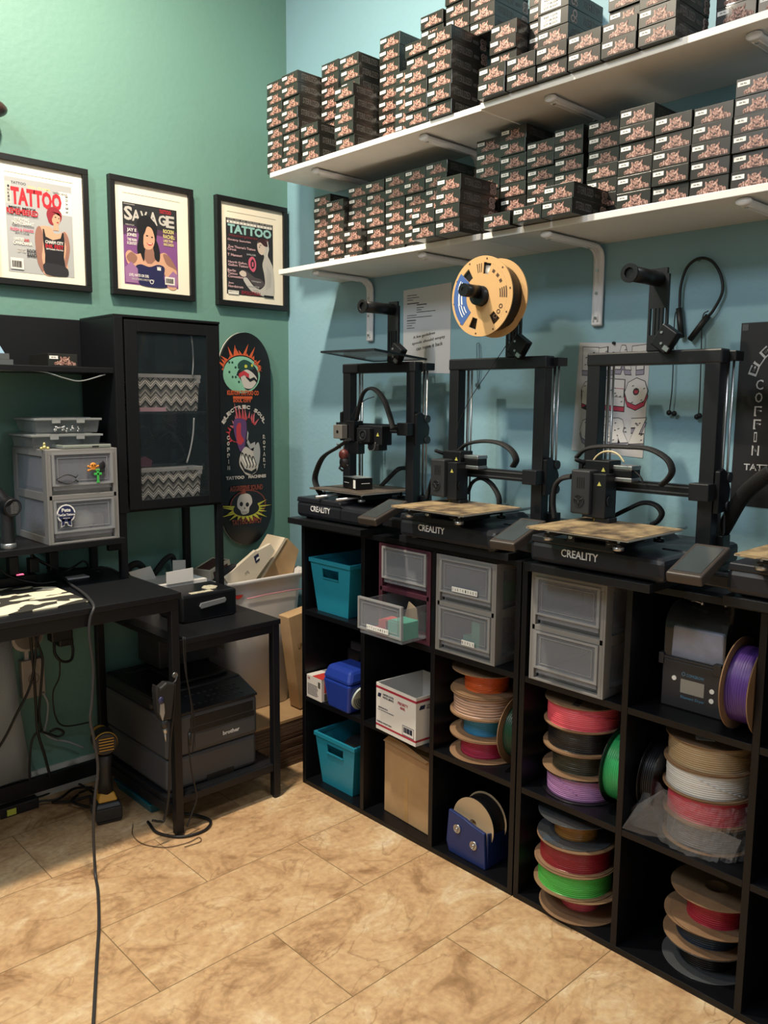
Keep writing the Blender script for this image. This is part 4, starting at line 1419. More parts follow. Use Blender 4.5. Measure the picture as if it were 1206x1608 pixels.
# small printed box on the first printer's bed
t = thing('product_box', 'small black printed box standing on the leftmost print plate', 'box', (.085, -.185, 1.0315), rz=-.25)
b = MB(); b.box(-.03, -.045, 0, .03, .045, .036); b.build('box_body', BLKS, t, bevel=.001)
b = MB(); b.box(-.031, -.044, .004, -.03, -.030, .03); b.box(-.0305, .002, .018, -.03, .036, .0195); b.box(-.01, -.0455, .018, .02, -.045, .0195)
b.build('white_marks', LABEL, t)
b = MB(); b.box(-.03, -.045, .036, .03, .045, .0366); b.build('lid_print', mat('grey_lid_print', '#7d8384', 0.4), t)

# dark red figurine hanging below the head of the first printer
t = thing('figurine', 'small dark red and black figurine hanging under the leftmost print head', 'figurine', (.06, -.145, 1.138))
b = MB(); b.sphere((0, 0, 0), .015, .017, .018); b.build('head_red', mat('figurine_red', '#5f2a28', 0.45, vary=.5, vscale=60), t)
b = MB(); b.sphere((.004, .0, -.024), .016, .018, .022); b.tube([(0, .01, -.03), (-.004, .016, -.045), (0, .004, -.052)], .004); b.tube([(0, -.008, -.03), (-.002, -.028, -.036)], .004); b.build('body_black', mat('figurine_black', '#1f1a1b', 0.45, vary=.4, vscale=60), t)
b = MB(); b.tube([(0, 0, .016), (.002, 0, .04)], .002)
for a in (-.01, .0, .01): b.cyl((-.004, a + .012, .022 + abs(a)), (-.008, a + .012, .022 + abs(a)), .0035, n=10)
b.build('hanging_chain', STEEL, t)

# big spool on the second printer
t = thing('filament_spool', 'large black filament spool with tan card face on the second printer', 'filament spool', (-.012, -.766, 1.575), rot=(0, math.pi / 2, 0))
TAN = mat('tan_spool_card', '#c79f6b', 0.75)
def face_holes(mb, z0, z1, holes):
    pass
for z0, nm in ((0, 'flange'), (.0595, 'flange')):
    b = MB(); n = 72; R_, r_ = .1, .0265
    # annulus split in three rings, middle ring has window gaps
    def seg(ra, rb, a0, a1, k=6):
        vs = []
        for (r, z) in ((ra, z0), (rb, z0), (rb, z0 + .003), (ra, z0 + .003)):
            for i in range(k + 1):
                a = a0 + (a1 - a0) * i / k
                vs.append((r * math.cos(a), r * math.sin(a), z))
        m1 = k + 1
        fs = []
        for e in range(4):
            e2 = (e + 1) % 4
            for i in range(k):
                fs.append((e * m1 + i, e * m1 + i + 1, e2 * m1 + i + 1, e2 * m1 + i))
        fs.append((0, m1, 2 * m1, 3 * m1)); fs.append((k, 3 * m1 + k, 2 * m1 + k, m1 + k))
        b.add(vs, fs)
    # local frame here: x -> -z world(down), y -> y world
    for i in range(12):
        seg(r_, .056, i * math.pi / 6, (i + 1) * math.pi / 6); seg(.084, R_, i * math.pi / 6, (i + 1) * math.pi / 6)
    wins = sorted([math.radians(d) for d in (20, 75 - 360, 160, 215, -60)] and [math.radians(d) for d in (38, 88 - 62, 0)] and [])
    W_ = [math.radians(d) for d in (20, 140, 193, 322)]      # window centres
    half = .15
    edges = []
    for a in sorted(x % (2 * math.pi) for x in W_):
        edges.append((a - half, a + half))
    for i in range(len(edges)):
        a0 = edges[i][1]; a1 = edges[(i + 1) % len(edges)][0]
        if a1 < a0: a1 += 2 * math.pi
        seg(.056, .084, a0, a1, 10)
    b.build(nm, TAN, t)
b = MB(); b.lathe([(.027, .004), (.083, .004), (.083, .030), (.083, .0585), (.027, .0585)], n=64)
b.build('filament_winding', BLKW, t)
b = MB(); b.lathe([(.0265, 0), (.0265, .0625), (.025, .0625), (.025, 0), (.0265, 0)], n=32); b.build('hub', TAN, t)
b = MB()
def arc_patch(mb, ra, rb, a0, a1, z, th=.0006, k=14):
    vs = []
    for (r, zz) in ((ra, z), (rb, z), (rb, z - th), (ra, z - th)):
        for i in range(k + 1):
            a = a0 + (a1 - a0) * i / k
            vs.append((r * math.cos(a), r * math.sin(a), zz))
    m1 = k + 1; fs = []
    for e in range(4):
        e2 = (e + 1) % 4
        for i in range(k):
            fs.append((e * m1 + i, e2 * m1 + i, e2 * m1 + i + 1, e * m1 + i + 1))
    fs.append((0, 3 * m1, 2 * m1, m1)); fs.append((k, m1 + k, 2 * m1 + k, 3 * m1 + k))
    mb.add(vs, fs)
arc_patch(b, .050, .093, math.radians(42), math.radians(132), 0)
b.build('blue_label', mat('spool_label_blue', '#3f5f9c', 0.5), t)
b = MB()
for k in range(4):
    arc_patch(b, .062 + k * .006, .0645 + k * .006, math.radians(106), math.radians(122), -.0006, .0003, 4)
for k in range(3):
    arc_patch(b, .060 + k * .008, .0625 + k * .008, math.radians(52), math.radians(70 + 5 * k), -.0006, .0003, 6)
for k in range(2):
    arc_patch(b, .064 + k * .009, .068 + k * .009, math.radians(76), math.radians(100), -.0006, .0003, 6)
b.build('label_print', LABEL, t)
b = MB()
for k in range(4):
    arc_patch(b, .060 + k * .0065, .0635 + k * .0065, math.radians(-104), math.radians(-84), 0, .0004, 6)
for k in range(3):
    arc_patch(b, .060, .082, math.radians(168 + k * 5), math.radians(170 + k * 5), 0, .0004, 3)
    arc_patch(b, .066, .074, math.radians(-150 + k * 14), math.radians(-143 + k * 14), 0, .0004, 3)
for a in (-66, -54, -42):
    b.ring((.07 * math.cos(math.radians(a)), .07 * math.sin(math.radians(a)), -.0005), (0, 0, 1), .006, .0035, .0004, 16)
for k in range(10):
    a = math.radians(k * 36 + 10)
    b.cyl((.093 * math.cos(a), .093 * math.sin(a), -.0005), (.093 * math.cos(a), .093 * math.sin(a), .0), .0025, n=10)
b.build('printed_marks', mat('spool_brown_print', '#4a3424', 0.6), t)
# end cap of the rod in the spool
b = MB(); b.cyl((.02, -.766, 1.5765), (-.030, -.766, 1.5765), .0245, n=28); b.cyl((-.030, -.766, 1.585), (-.080, -.766, 1.585), .016, n=20); b.ring((-.0805, -.766, 1.585), (-1, 0, 0), .016, .006, .001, 20)
b.v = [tuple(Vector(v) - Vector(p2.location)) for v in b.v]
b.build('spool_rod_cap', BLKP, p2)
# filament running from the spool to the head
fl = MB(); fl.tube(curve_pts([(0.040, -0.856, 1.518), (0.080, -0.780, 1.461), (0.100, -0.707, 1.397), (0.100, -0.641, 1.320), (0.100, -0.601, 1.254), (0.100, -0.588, 1.203)], 8), .0011, 6)
tag(fl.build('filament_strand', CABLE), 'thin black filament running from the big spool down to the print head', 'filament')
led = MB(); led.box(.108, -.800, 1.437, .112, -.775, 1.449)
led.v = [tuple(Vector(v) - Vector(p2.location)) for v in led.v]
led.build('blue_light', mat('blue_led', '#3a5cff', 0.4, emit=3.0), p2)

# ------------------------------------------------------------------ things on the right wall
XW = X1 - .0004
def sheet(name, corners, m_, label, cat, th=.0012):
    """flat sheet on the right wall: corner points (y,z) TL,TR,BR,BL"""
    t = thing(name, label, cat, (X1, sum(c[0] for c in corners) / 4, min(c[1] for c in corners)))
    oy, oz = t.location[1], t.location[2]
    b = MB(); vs = [(-th, y - oy, z - oz) for y, z in corners] + [(-.0001, y - oy, z - oz) for y, z in corners]
    b.add(vs, [(0, 3, 2, 1), (4, 5, 6, 7), (0, 1, 5, 4), (1, 2, 6, 5), (2, 3, 7, 6), (3, 0, 4, 7)])
    b.build('sheet', m_, t)
    return t, oy, oz
PAPER = mat('white_paper', '#cfcfd2', 0.7)
t, oy, oz = sheet('paper_notice', [(-.137, 1.675), (-.352, 1.682), (-.352, 1.398), (-.139, 1.405)], PAPER, 'white printed notice with handwriting, half behind the leftmost printer', 'notice')
b = MB()
def lines(rows):
    for (y, z, w, h) in rows:
        b.box(-.0016, y - w - oy, z - oz, -.0012, y - oy, z + h - oz)
lines([(-.155, 1.655, .045, .002), (-.155, 1.647, .055, .002), (-.155, 1.640, .028, .002), (-.155, 1.628, .055, .003), (-.200, 1.622, .045, .003), (-.200, 1.613, .032, .002),
       (-.200, 1.606, .022, .002), (-.200, 1.599, .085, .002), (-.155, 1.590, .045, .002), (-.155, 1.583, .115, .002), (-.155, 1.573, .042, .003), (-.155, 1.565, .040, .002), (-.155, 1.557, .024, .002), (-.155, 1.549, .036, .002)])
b.text('A few guidelines', (-.0013, -.235 - oy, 1.523 - oz), UR + Vector((0, 0, .12)), ZA, .10, .012)
b.text('spools should empty', (-.0013, -.255 - oy, 1.506 - oz), UR + Vector((0, 0, .12)), ZA, .15, .012)
b.text('can move it back', (-.0013, -.260 - oy, 1.488 - oz), UR + Vector((0, 0, .12)), ZA, .12, .012)
b.build('printed_text', WTXT, t)

t, oy, oz = sheet('letter_drawing', [(-.836, 1.474), (-1.052, 1.464), (-1.044, 1.166), (-.822, 1.176)], mat('drawing_paper', '#bcbcc0', 0.7, vary=.06, vscale=20), 'hand-drawn bubble letter sheet with grey and red shading behind the large printer', 'drawing')
INK = mat('ink_black', '#23242b', 0.6); LGREY = mat('marker_grey', '#8a879a', 0.6); LRED = mat('marker_red', '#a8324d', 0.6); LWH = mat('letter_white', '#c6c5c6', 0.6)
def fat(txt, z, hgt, shade):
    n = len(txt)
    yw = .202 / n
    for i, c in enumerate(txt):
        y = -.848 - yw * (i + .5)
        zz_ = z + rnd.uniform(-.003, .003)
        u = UR + Vector((0, 0, rnd.uniform(-.1, .1)))
        for d, dz, k, off, m_ in ((.0000, -.011, 1.06, .16, 0), (.0003, -.011, 1.0, .13, 3 if shade else 1), (.0006, .002, 1.06, .16, 0), (.0009, .002, 1.0, .115, 2)):
            b[m_].text(c, (-.0012 - d, y - oy, zz_ + dz - oz), u, ZA, yw * .98 * k, hgt * k, .0003, off=off)
        for _ in range(6):
            yy = y + rnd.uniform(-.4, .4) * yw; zz = z + rnd.uniform(-.4, .4) * hgt
            b[0].prism([(-.004, 0), (0, -.0016), (.004, 0), (0, .0016)], (-.0024, yy - oy, zz - oz), UR + Vector((0, 0, .3)), ZA, .0003)
b = [MB(), MB(), MB(), MB()]
fat('FLAT', 1.425, .062, False)
fat('SEO', 1.335, .070, True)
fat('CERZ', 1.235, .066, False)
b[0].build('ink_outline', INK, t); b[1].build('grey_shading', LGREY, t); b[2].build('letter_fill', LWH, t); b[3].build('red_shading', LRED, t)
tag(MB().cyl((X1 - .008, -.945, 1.468), (X1, -.945, 1.468), .004, n=12).build('push_pin', CABLE), 'black push pin at the top of the bubble letter drawing', 'push pin')

# neckband earphones hanging on a hook
t = thing('neckband_earphones', 'black neckband earphones hanging from a wall hook', 'earphones', (X1, -1.185, 1.466))
def sub(P): return [Vector(p) - t.location for p in P]
b = MB(); b.tube(curve_pts(sub([(0.316, -1.133, 1.536), (0.316, -1.133, 1.598), (0.316, -1.147, 1.642), (0.316, -1.176, 1.660), (0.316, -1.208, 1.651), (0.316, -1.232, 1.618), (0.316, -1.240, 1.576), (0.316, -1.222, 1.537), (0.316, -1.207, 1.519)]), 8), .0036, 10)
b.build('neckband', CABLE, t)
b = MB(); b.tube(sub([(0.316, -1.131, 1.545), (0.316, -1.142, 1.472)]), .0075, 10); b.build('battery_arm', CABLE, t)
b = MB(); b.tube(sub([(0.316, -1.208, 1.522), (0.316, -1.164, 1.466)]), .0075, 10); b.build('battery_arm', CABLE, t)
b = MB(); b.tube(curve_pts(sub([(0.318, -1.128, 1.546), (0.318, -1.120, 1.521), (0.318, -1.122, 1.427), (0.318, -1.123, 1.347), (0.318, -1.119, 1.291)]), 8), .0014, 6); b.build('earphone_wire', CABLE, t)
b = MB(); b.tube(curve_pts(sub([(0.318, -1.207, 1.534), (0.318, -1.193, 1.517), (0.318, -1.195, 1.425), (0.318, -1.197, 1.347), (0.318, -1.197, 1.285)]), 8), .0014, 6); b.build('earphone_wire', CABLE, t)
for P in ([(0.316, -1.119, 1.286), (0.316, -1.133, 1.284)], [(0.316, -1.194, 1.277), (0.316, -1.200, 1.280)]):
    b = MB()
    for p in sub(P): b.sphere(p, .006, .007, .007, 12, 8)
    b.build('earbud', CABLE, t)
tag(MB().cyl([(0.318, -1.176, 1.657)][0], [(0.330, -1.170, 1.660)][0], .004, n=12).build('wall_hook', mat('teal_pin', '#3f6a70', 0.4)), 'small pin holding the neckband earphones', 'hook')

# chain / keyring hanging on the wall left of the second printer
t = thing('key_chain', 'thin metal chain with round charm hanging on the wall', 'key chain', (X1, -.477, 1.358))
b = MB(); P = [(0.322, -0.468, 1.486), (0.322, -0.469, 1.447), (0.322, -0.473, 1.399), (0.322, -0.476, 1.364), (0.322, -0.483, 1.399), (0.322, -0.482, 1.447), (0.322, -0.478, 1.486), (0.322, -0.468, 1.486)]
b.tube(curve_pts([Vector(p) - t.location for p in P], 6), .0012, 6); b.build('chain', mat('dull_chain', '#5f7179', 0.4, .5), t)
b = MB(); c = Vector([(0.322, -0.474, 1.360)][0]) - t.location; b.cyl(c, c + Vector((-.002, 0, 0)), .007, n=20); b.build('charm', mat('dull_chain', '#5f7179', 0.4, .5), t)

# black poster at the right
t, oy, oz = sheet('poster', [(-1.286, 1.500), (-1.70, 1.500), (-1.70, 1.062), (-1.284, 1.066)], mat('poster_black', '#0f0f12', 0.55), 'black poster with white drip lettering at the right edge', 'poster', .0015)
OUT = mat('poster_white', '#b9b9bb', 0.6); PBK = mat('poster_black', '#0f0f12', 0.55)
b = MB(); b2 = MB()
def outlined(c, y, z, w, h, ang=0):
    u = Vector((0, -math.cos(ang), math.sin(ang))); v = Vector((0, math.sin(ang), math.cos(ang)))
    b.text(c, (-.0016, y - oy, z - oz), u, v, w * 1.15, h * 1.12, .0002)
    b2.text(c, (-.0019, y - oy, z - oz), u, v, w * .62, h * .82, .0002)
for c, z in zip('COFFIN', (1.355, 1.325, 1.293, 1.262, 1.232, 1.200)):
    outlined(c, -1.338 if c != 'I' else -1.336, z, .015 if c != 'I' else .006, .021)
outlined('E', -1.322, 1.388, .02, .018, 1.25); outlined('L', -1.333, 1.410, .02, .016, 1.0); outlined('E', -1.347, 1.430, .02, .018, .8); outlined('C', -1.365, 1.447, .02, .018, .6)
outlined('TATTOO', -1.362, 1.160, .085, .014)
b.build('white_lettering', OUT, t); b2.build('lettering_fill', PBK, t)
b = MB(); b.prism([(0, 0), (.012, -.02), (.03, -.02), (.03, .05), (.02, .035), (.012, .05), (.004, .03)], (-.0016, -1.358 - oy, 1.37 - oz), UR, ZA, .0004)
b.build('red_print', mat('poster_red', '#8a2a3c', 0.6), t)
tag(MB().box(X1 - .0022, -1.303, 1.482, X1 - .0016, -1.289, 1.497).build('tape_piece', mat('grey_tape', '#4c4c4e', 0.5)), 'grey tape square on the poster corner', 'tape')

# ------------------------------------------------------------------ framed magazine covers on the left wall
FRB = mat('black_picture_frame', '#121213', 0.4)
MATB = mat('cream_mat_board', '#e6dcc8', 0.7)
FU, FV = Vector((1, 0, 0)), Vector((0, 0, 1))     # reading direction on things facing -y
def c(name, h): return mat('cover_' + name, h, 0.5)
class Cover:
    """printed picture built as thin printed shapes on one sheet; facing -y"""
    def __init__(s, x0, z0, w, h, y, u=FU, v=FV):
        s.x0, s.z0, s.w, s.h, s.y = x0, z0, w, h, y
        s.mb = MB(); s.mats = []; s.L = 0
        s.u, s.v = u, v
    def k(s, m_):
        if m_ not in s.mats: s.mats.append(m_)
        s.mb.k = s.mats.index(m_)
        s.L += 1
        return s.y - s.L * 0.00005
    def poly(s, P, m_):
        y = s.k(m_)
        A = sum(P[i][0] * P[(i + 1) % len(P)][1] - P[(i + 1) % len(P)][0] * P[i][1] for i in range(len(P)))
        if A < 0: P = P[::-1]
        s.mb.prism([(a * s.w, b * s.h) for a, b in P], (s.x0, y, s.z0), s.u, s.v, .00005)
    def rect(s, a, b, c_, d, m_): s.poly([(a, b), (c_, b), (c_, d), (a, d)], m_)
    def ell(s, cx, cy, rx, ry, m_, n=18): s.poly([(cx + rx * math.cos(2 * math.pi * i / n), cy + ry * math.sin(2 * math.pi * i / n)) for i in range(n)], m_)
    def smooth(s, P, m_, n=4):
        Q = [Vector((a, b, 0)) for a, b in P]
        out = []
        N = len(Q)
        for i in range(N):
            p0, p1, p2, p3 = Q[i - 1], Q[i], Q[(i + 1) % N], Q[(i + 2) % N]
            for k in range(n):
                t = k / n
                q = 0.5 * ((2 * p1) + (p2 - p0) * t + (2 * p0 - 5 * p1 + 4 * p2 - p3) * t * t + (3 * p1 - p0 - 3 * p2 + p3) * t ** 3)
                out.append((q.x, q.y))
        s.poly(out, m_)
    def txt(s, t, cx, cy, w, h, m_, off=.02, rot=0, u=None, v=None):
        y = s.k(m_)
        if rot:
            u = Vector((math.cos(rot), 0, math.sin(rot))); v = Vector((-math.sin(rot), 0, math.cos(rot)))
        s.mb.text(t, (s.x0 + cx * s.w, y, s.z0 + cy * s.h), u or s.u, v or s.v, w * s.w, h * s.h, .00005, off=off)
    def line(s, P, r, m_):
        y = s.k(m_)
        for i in range(len(P) - 1):
            a, b = Vector(P[i]), Vector(P[i + 1])
            d = (b - a)
            if d.length == 0: continue
            n_ = Vector((-d.y, d.x)).normalized() * r
            Q = [a + n_, a - n_, b - n_, b + n_]
            q = [(p.x, p.y) for p in Q]
            s.mb.prism([(x * s.w, z * s.h) for x, z in q], (s.x0, y, s.z0), s.u, s.v, .00005)
    def build(s, name, parent, org):
        s.mb.v = [tuple(Vector(v) - Vector(org)) for v in s.mb.v]
        return s.mb.build(name, s.mats, parent)

def frame(x0, x1, z0, z1, label):
    org = ((x0 + x1) / 2, Y1, z0)
    t = thing('picture_frame', label, 'picture frame', org, group='black framed magazine covers')
    w = (x1 - x0) / 2; h = z1 - z0; f = .019
    b = MB(); d = .022
    b.box(-w, -d, 0, w, 0, f); b.box(-w, -d, h - f, w, 0, h); b.box(-w, -d, f, -w + f, 0, h - f); b.box(w - f, -d, f, w, 0, h - f)
    b.build('frame', FRB, t, bevel=.0015)
    MB().box(-w + f, -.013, f, w - f, -.010, h - f).build('mat_board', MATB, t)
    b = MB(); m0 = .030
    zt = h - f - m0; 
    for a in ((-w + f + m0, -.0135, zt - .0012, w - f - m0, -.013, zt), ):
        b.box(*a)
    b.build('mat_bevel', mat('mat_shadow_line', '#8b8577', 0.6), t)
    return t, org
SK = c('skin', '#c99a7e'); SKS = c('skin_pattern', '#8f6658'); BK = c('black', '#15151a'); WH = c('white', '#d9d4cc'); GY = c('grey', '#a3a4a5'); RD = c('red', '#b3202c'); HR = c('dark_red_hair', '#8c2430')
PKC = c('pink', '#c45a72'); PUR = c('purple', '#7a4a80'); NV = c('navy', '#20224a'); YL = c('pale_yellow', '#cfc27a'); TQ = c('pale_teal', '#8fb9b4'); DKC = c('charcoal', '#26262a'); LG = c('light_grey', '#b7b2ab')
yC = Y1 - .0135

# --- first cover
t, org = frame(-.776, -.470, 1.650, 2.030, 'leftmost black frame, grey magazine cover with red TATTOO title and tattooed woman')
C = Cover(-.727, 1.690, .203, .277, yC)
C.rect(0, 0, 1, 1, GY)
C.rect(0, .72, .09, .95, LG); C.rect(.80, .68, 1, .93, WH)
C.txt('TATTOO', .20, .945, .22, .028, DKC); C.txt('WALL OF FAME', .50, .925, .34, .028, YL); C.txt('TATTOO REVUE', .82, .905, .22, .022, DKC)
C.txt('TATTOO', .46, .81, .76, .19, RD, off=.05)
for i, ch in enumerate('REVUE'): C.txt(ch, .92, .72 + .042 * i, .03, .028, DKC, rot=math.pi / 2)
for i, ch in enumerate('INKED'): C.txt(ch, .05, .90 - .036 * i, .028, .024, DKC)
# woman
C.smooth([(.62, .60), (.60, .68), (.66, .745), (.76, .745), (.83, .69), (.82, .62), (.76, .575), (.69, .555), (.64, .57)], HR)
C.smooth([(.68, .60), (.69, .67), (.75, .70), (.80, .66), (.80, .60), (.76, .562), (.71, .565)], SK)
C.poly([(.69, .50), (.70, .58), (.77, .58), (.78, .50)], SK)
C.smooth([(.47, .50), (.52, .53), (.66, .53), (.70, .47), (.78, .47), (.88, .50), (.92, .44), (.90, .36), (.86, .20), (.90, .12), (.86, .03), (.78, .02), (.70, .0), (.55, .0), (.47, .08), (.44, .20), (.47, .36), (.44, .44)], SK)
C.smooth([(.44, .50), (.49, .52), (.53, .44), (.52, .30), (.50, .18), (.53, .06), (.49, .04), (.43, .14), (.41, .30), (.41, .42)], SKS)
C.smooth([(.86, .50), (.92, .44), (.94, .32), (.91, .20), (.86, .08), (.82, .10), (.86, .22), (.88, .34), (.84, .44)], SKS)
C.poly([(.53, .50), (.55, .50), (.57, .42), (.68, .39), (.80, .42), (.83, .49), (.85, .48), (.86, .38), (.84, .22), (.86, .10), (.54, .12), (.55, .22), (.53, .36)], BK)
C.smooth([(.54, .13), (.86, .11), (.90, .02), (.80, .0), (.60, .0), (.53, .03)], DKC)
C.ell(.735, .645, .012, .006, BK); C.ell(.785, .635, .010, .006, BK); C.ell(.765, .59, .018, .006, RD)
C.poly([(.68, .62), (.68, .70), (.76, .72), (.82, .66), (.80, .69), (.74, .685), (.70, .66)], HR)
C.txt('CHARM CITY', .70, .365, .28, .035, WH, off=.03); C.txt('INK FEST', .70, .32, .28, .045, RD, off=.03); C.txt('SEPTEMBER 7TH-9TH', .70, .288, .26, .015, WH)
C.txt('MIKE METZ', .24, .685, .40, .022, BK, off=.03); C.txt('REMEMBERED', .24, .645, .46, .062, RD, off=.03); C.txt('The legendary portrait artist from Boston', .24, .605, .46, .014, DKC)
C.txt('STUDYING', .22, .565, .22, .035, WH, off=.03); C.txt('MONTSERRAT', .24, .527, .32, .035, WH, off=.03); C.txt('HOMAGE TO RENAISSANCE', .24, .495, .32, .012, DKC)
C.txt('FLESH & FANGS', .22, .455, .34, .032, PKC, off=.03); C.txt('BACK TO THE LAB', .22, .42, .2, .015, DKC)
C.txt('UNITED', .17, .355, .15, .032, WH, off=.03); C.txt('AND', .28, .350, .08, .03, RD, off=.03); C.txt('CANADIANA', .22, .315, .28, .038, WH, off=.03)
C.txt('THE ART', .20, .25, .13, .02, LG); C.txt('OF THE', .20, .225, .13, .02, LG); C.txt('ROCK', .35, .24, .14, .038, BK, off=.03); C.txt('BAND', .35, .195, .14, .038, BK, off=.03)
C.rect(.03, .03, .22, .15, WH)
for i in range(12): C.rect(.05 + i * .012, .05, .056 + i * .012 + (.002 if i % 3 else .004), .12, BK)
C.build('magazine_cover', t, org)

# --- second cover
t, org = frame(-.400, -.092, 1.652, 2.032, 'middle black frame, purple magazine cover with dark-haired smiling woman')
C = Cover(-.354, 1.690, .199, .263, yC)
C.rect(0, 0, 1, 1, PUR)
C.rect(0, .70, 1, 1, DKC); C.poly([(0, .60), (.25, .64), (.5, .66), (.75, .64), (1, .60), (1, .72), (0, .72)], c('plum', '#4d3150'))
C.txt('TATTOO MAGAZINE PRESENTS', .12, .98, .2, .012, LG)
for ch, x, y, w, h in (('S', .10, .87, .15, .17), ('A', .24, .855, .15, .14), ('V', .38, .86, .13, .12), ('A', .55, .85, .16, .16), ('G', .72, .845, .14, .13), ('E', .87, .84, .16, .15)):
    C.txt(ch, x, y, w, h, LG, off=.03)
C.txt('TATTOO', .78, .955, .22, .05, RD, off=.03)
# hair, face, body
C.smooth([(.30, .30), (.24, .45), (.28, .62), (.24, .74), (.30, .84), (.44, .88), (.55, .82), (.62, .74), (.60, .55), (.64, .40), (.62, .30), (.50, .36)], BK)
C.smooth([(.03, .36), (.10, .42), (.22, .38), (.34, .40), (.50, .34), (.62, .40), (.76, .44), (.90, .34), (.98, .20), (.96, .0), (.80, .0), (.70, .20), (.25, .22), (.08, .24)], SK)
C.smooth([(.05, .34), (.14, .40), (.24, .34), (.18, .26), (.08, .28)], SKS); C.smooth([(.72, .42), (.84, .40), (.98, .24), (.90, .26), (.78, .30)], SKS)
C.poly([(.36, .34), (.40, .50), (.53, .50), (.58, .34), (.50, .28), (.42, .28)], SKS)
C.smooth([(.36, .50), (.37, .64), (.42, .74), (.52, .72), (.57, .60), (.54, .50), (.48, .46), (.40, .46)], SK)
C.smooth([(.34, .60), (.36, .74), (.50, .80), (.60, .66), (.53, .72), (.44, .74), (.39, .66)], BK)
C.ell(.43, .625, .022, .009, BK); C.ell(.52, .615, .020, .009, BK); C.smooth([(.42, .54), (.47, .525), (.53, .545), (.52, .52), (.47, .508), (.43, .525)], RD); C.rect(.445, .526, .515, .534, WH)
C.smooth([(.30, .40), (.27, .52), (.32, .60), (.37, .46), (.36, .30)], BK); C.smooth([(.56, .36), (.56, .50), (.60, .58), (.66, .44), (.64, .32)], BK)
C.smooth([(.20, .22), (.30, .26), (.46, .24), (.62, .28), (.74, .25), (.72, .12), (.76, .0), (.30, .0), (.26, .10)], NV)
C.poly([(.60, .21), (.60, .26), (.62, .24), (.635, .265), (.65, .24), (.67, .26), (.67, .21)], WH)
C.poly([(.80, .02), (.78, .12), (.90, .22), (.98, .18), (.97, .02)], c('mauve', '#946a94')); C.poly([(.02, .02), (.01, .2), (.12, .28), (.24, .20), (.24, .02)], c('mauve', '#946a94'))
C.txt('JAY E', .15, .665, .17, .05, WH, off=.03); C.txt('JONES:', .15, .605, .18, .05, WH, off=.03); C.txt('THE MAIN', .15, .55, .17, .035, WH, off=.03); C.txt('SCENTIST', .15, .505, .18, .035, WH, off=.03)
C.txt('A MAN OF CLAY', .12, .73, .16, .018, LG)
C.txt('ROCKIN', .83, .715, .2, .05, YL, off=.03); C.txt('RACHEL:', .84, .65, .22, .05, YL, off=.03); C.txt('LIKE THE', .82, .595, .18, .032, YL, off=.03); C.txt('RECORDS', .83, .55, .19, .032, YL, off=.03)
C.txt('LIVE, HATE OR DIE:', .26, .115, .36, .042, WH, off=.03); C.txt('THE OUTSIDERS COME FORWARD', .33, .07, .42, .025, LG, off=.02)
C.ell(.49, .055, .035, .028, WH); C.ell(.49, .055, .024, .019, NV)
C.rect(.74, .04, .93, .14, WH)
for i in range(12): C.rect(.76 + i * .012, .06, .766 + i * .012 + (.002 if i % 3 else .004), .12, BK)
C.build('magazine_cover', t, org)

# --- third cover
t, org = frame(.001, .314, 1.650, 2.034, 'right black frame, dark magazine cover with pale teal title and crouching figure')
C = Cover(.043, 1.693, .207, .269, yC)
C.rect(0, 0, 1, 1, DKC)
C.txt('TATTOO - SKATE - MUSIC - MODEL SHOOTS - STYLE - ARTICLES', .5, .985, .96, .014, LG); C.rect(.02, .935, .98, .968, WH)
for i, ch in enumerate('INTERNATIONAL'): C.txt(ch, .07 + i * .072, .951, .02, .022, BK)
C.txt('TATTOO', .5, .865, .93, .12, TQ, off=.045)
C.txt('masterpieces - art', .48, .775, .84, .045, c('wine', '#6e2c35'))
# figure: head in profile, hooded back, arms
C.smooth([(.66, .72), (.72, .78), (.84, .78), (.90, .70), (.88, .58), (.94, .50), (1.0, .38), (1.0, .02), (.74, .02), (.62, .05), (.80, .16), (.80, .30), (.76, .44), (.80, .56), (.72, .62)], LG)
C.smooth([(.66, .64), (.655, .72), (.72, .76), (.82, .72), (.82, .62), (.76, .575), (.70, .59)], c('pale_skin', '#c9b8aa')); C.smooth([(.66, .72), (.72, .79), (.84, .78), (.88, .70), (.80, .70), (.72, .74)], c('cap', '#3b2226'))
C.line([(.88, .77), (.90, .66), (.86, .56)], .006, WH); C.ell(.70, .675, .012, .008, BK); C.line([(.70, .70), (.74, .705)], .004, BK)
C.smooth([(.30, .30), (.36, .34), (.44, .32), (.58, .26), (.72, .24), (.80, .18), (.70, .12), (.56, .16), (.46, .22), (.36, .24)], c('dark_arm', '#4d4547'))
C.smooth([(.26, .29), (.32, .33), (.40, .31), (.40, .26), (.32, .25)], c('pale_skin', '#c9b8aa')); C.smooth([(.34, .22), (.42, .24), (.56, .14), (.72, .10), (.84, .14), (.80, .03), (.56, .05), (.42, .13)], LG)
for a in range(6): C.line([(.83 + a * .02, .10 + a * .01), (.86 + a * .018, .44 - a * .02)], .003, GY)
C.smooth([(.52, .34), (.46, .40), (.46, .48), (.52, .53), (.58, .52), (.62, .45), (.61, .37), (.57, .33)], PKC); C.smooth([(.53, .37), (.50, .42), (.51, .47), (.55, .50), (.59, .45), (.58, .39)], DKC); C.rect(.53, .40, .565, .46, PKC)
C.txt('SAILOR', .52, .555, .2, .025, GY)
LP_ = c('pale_pink', '#c9a4a8')
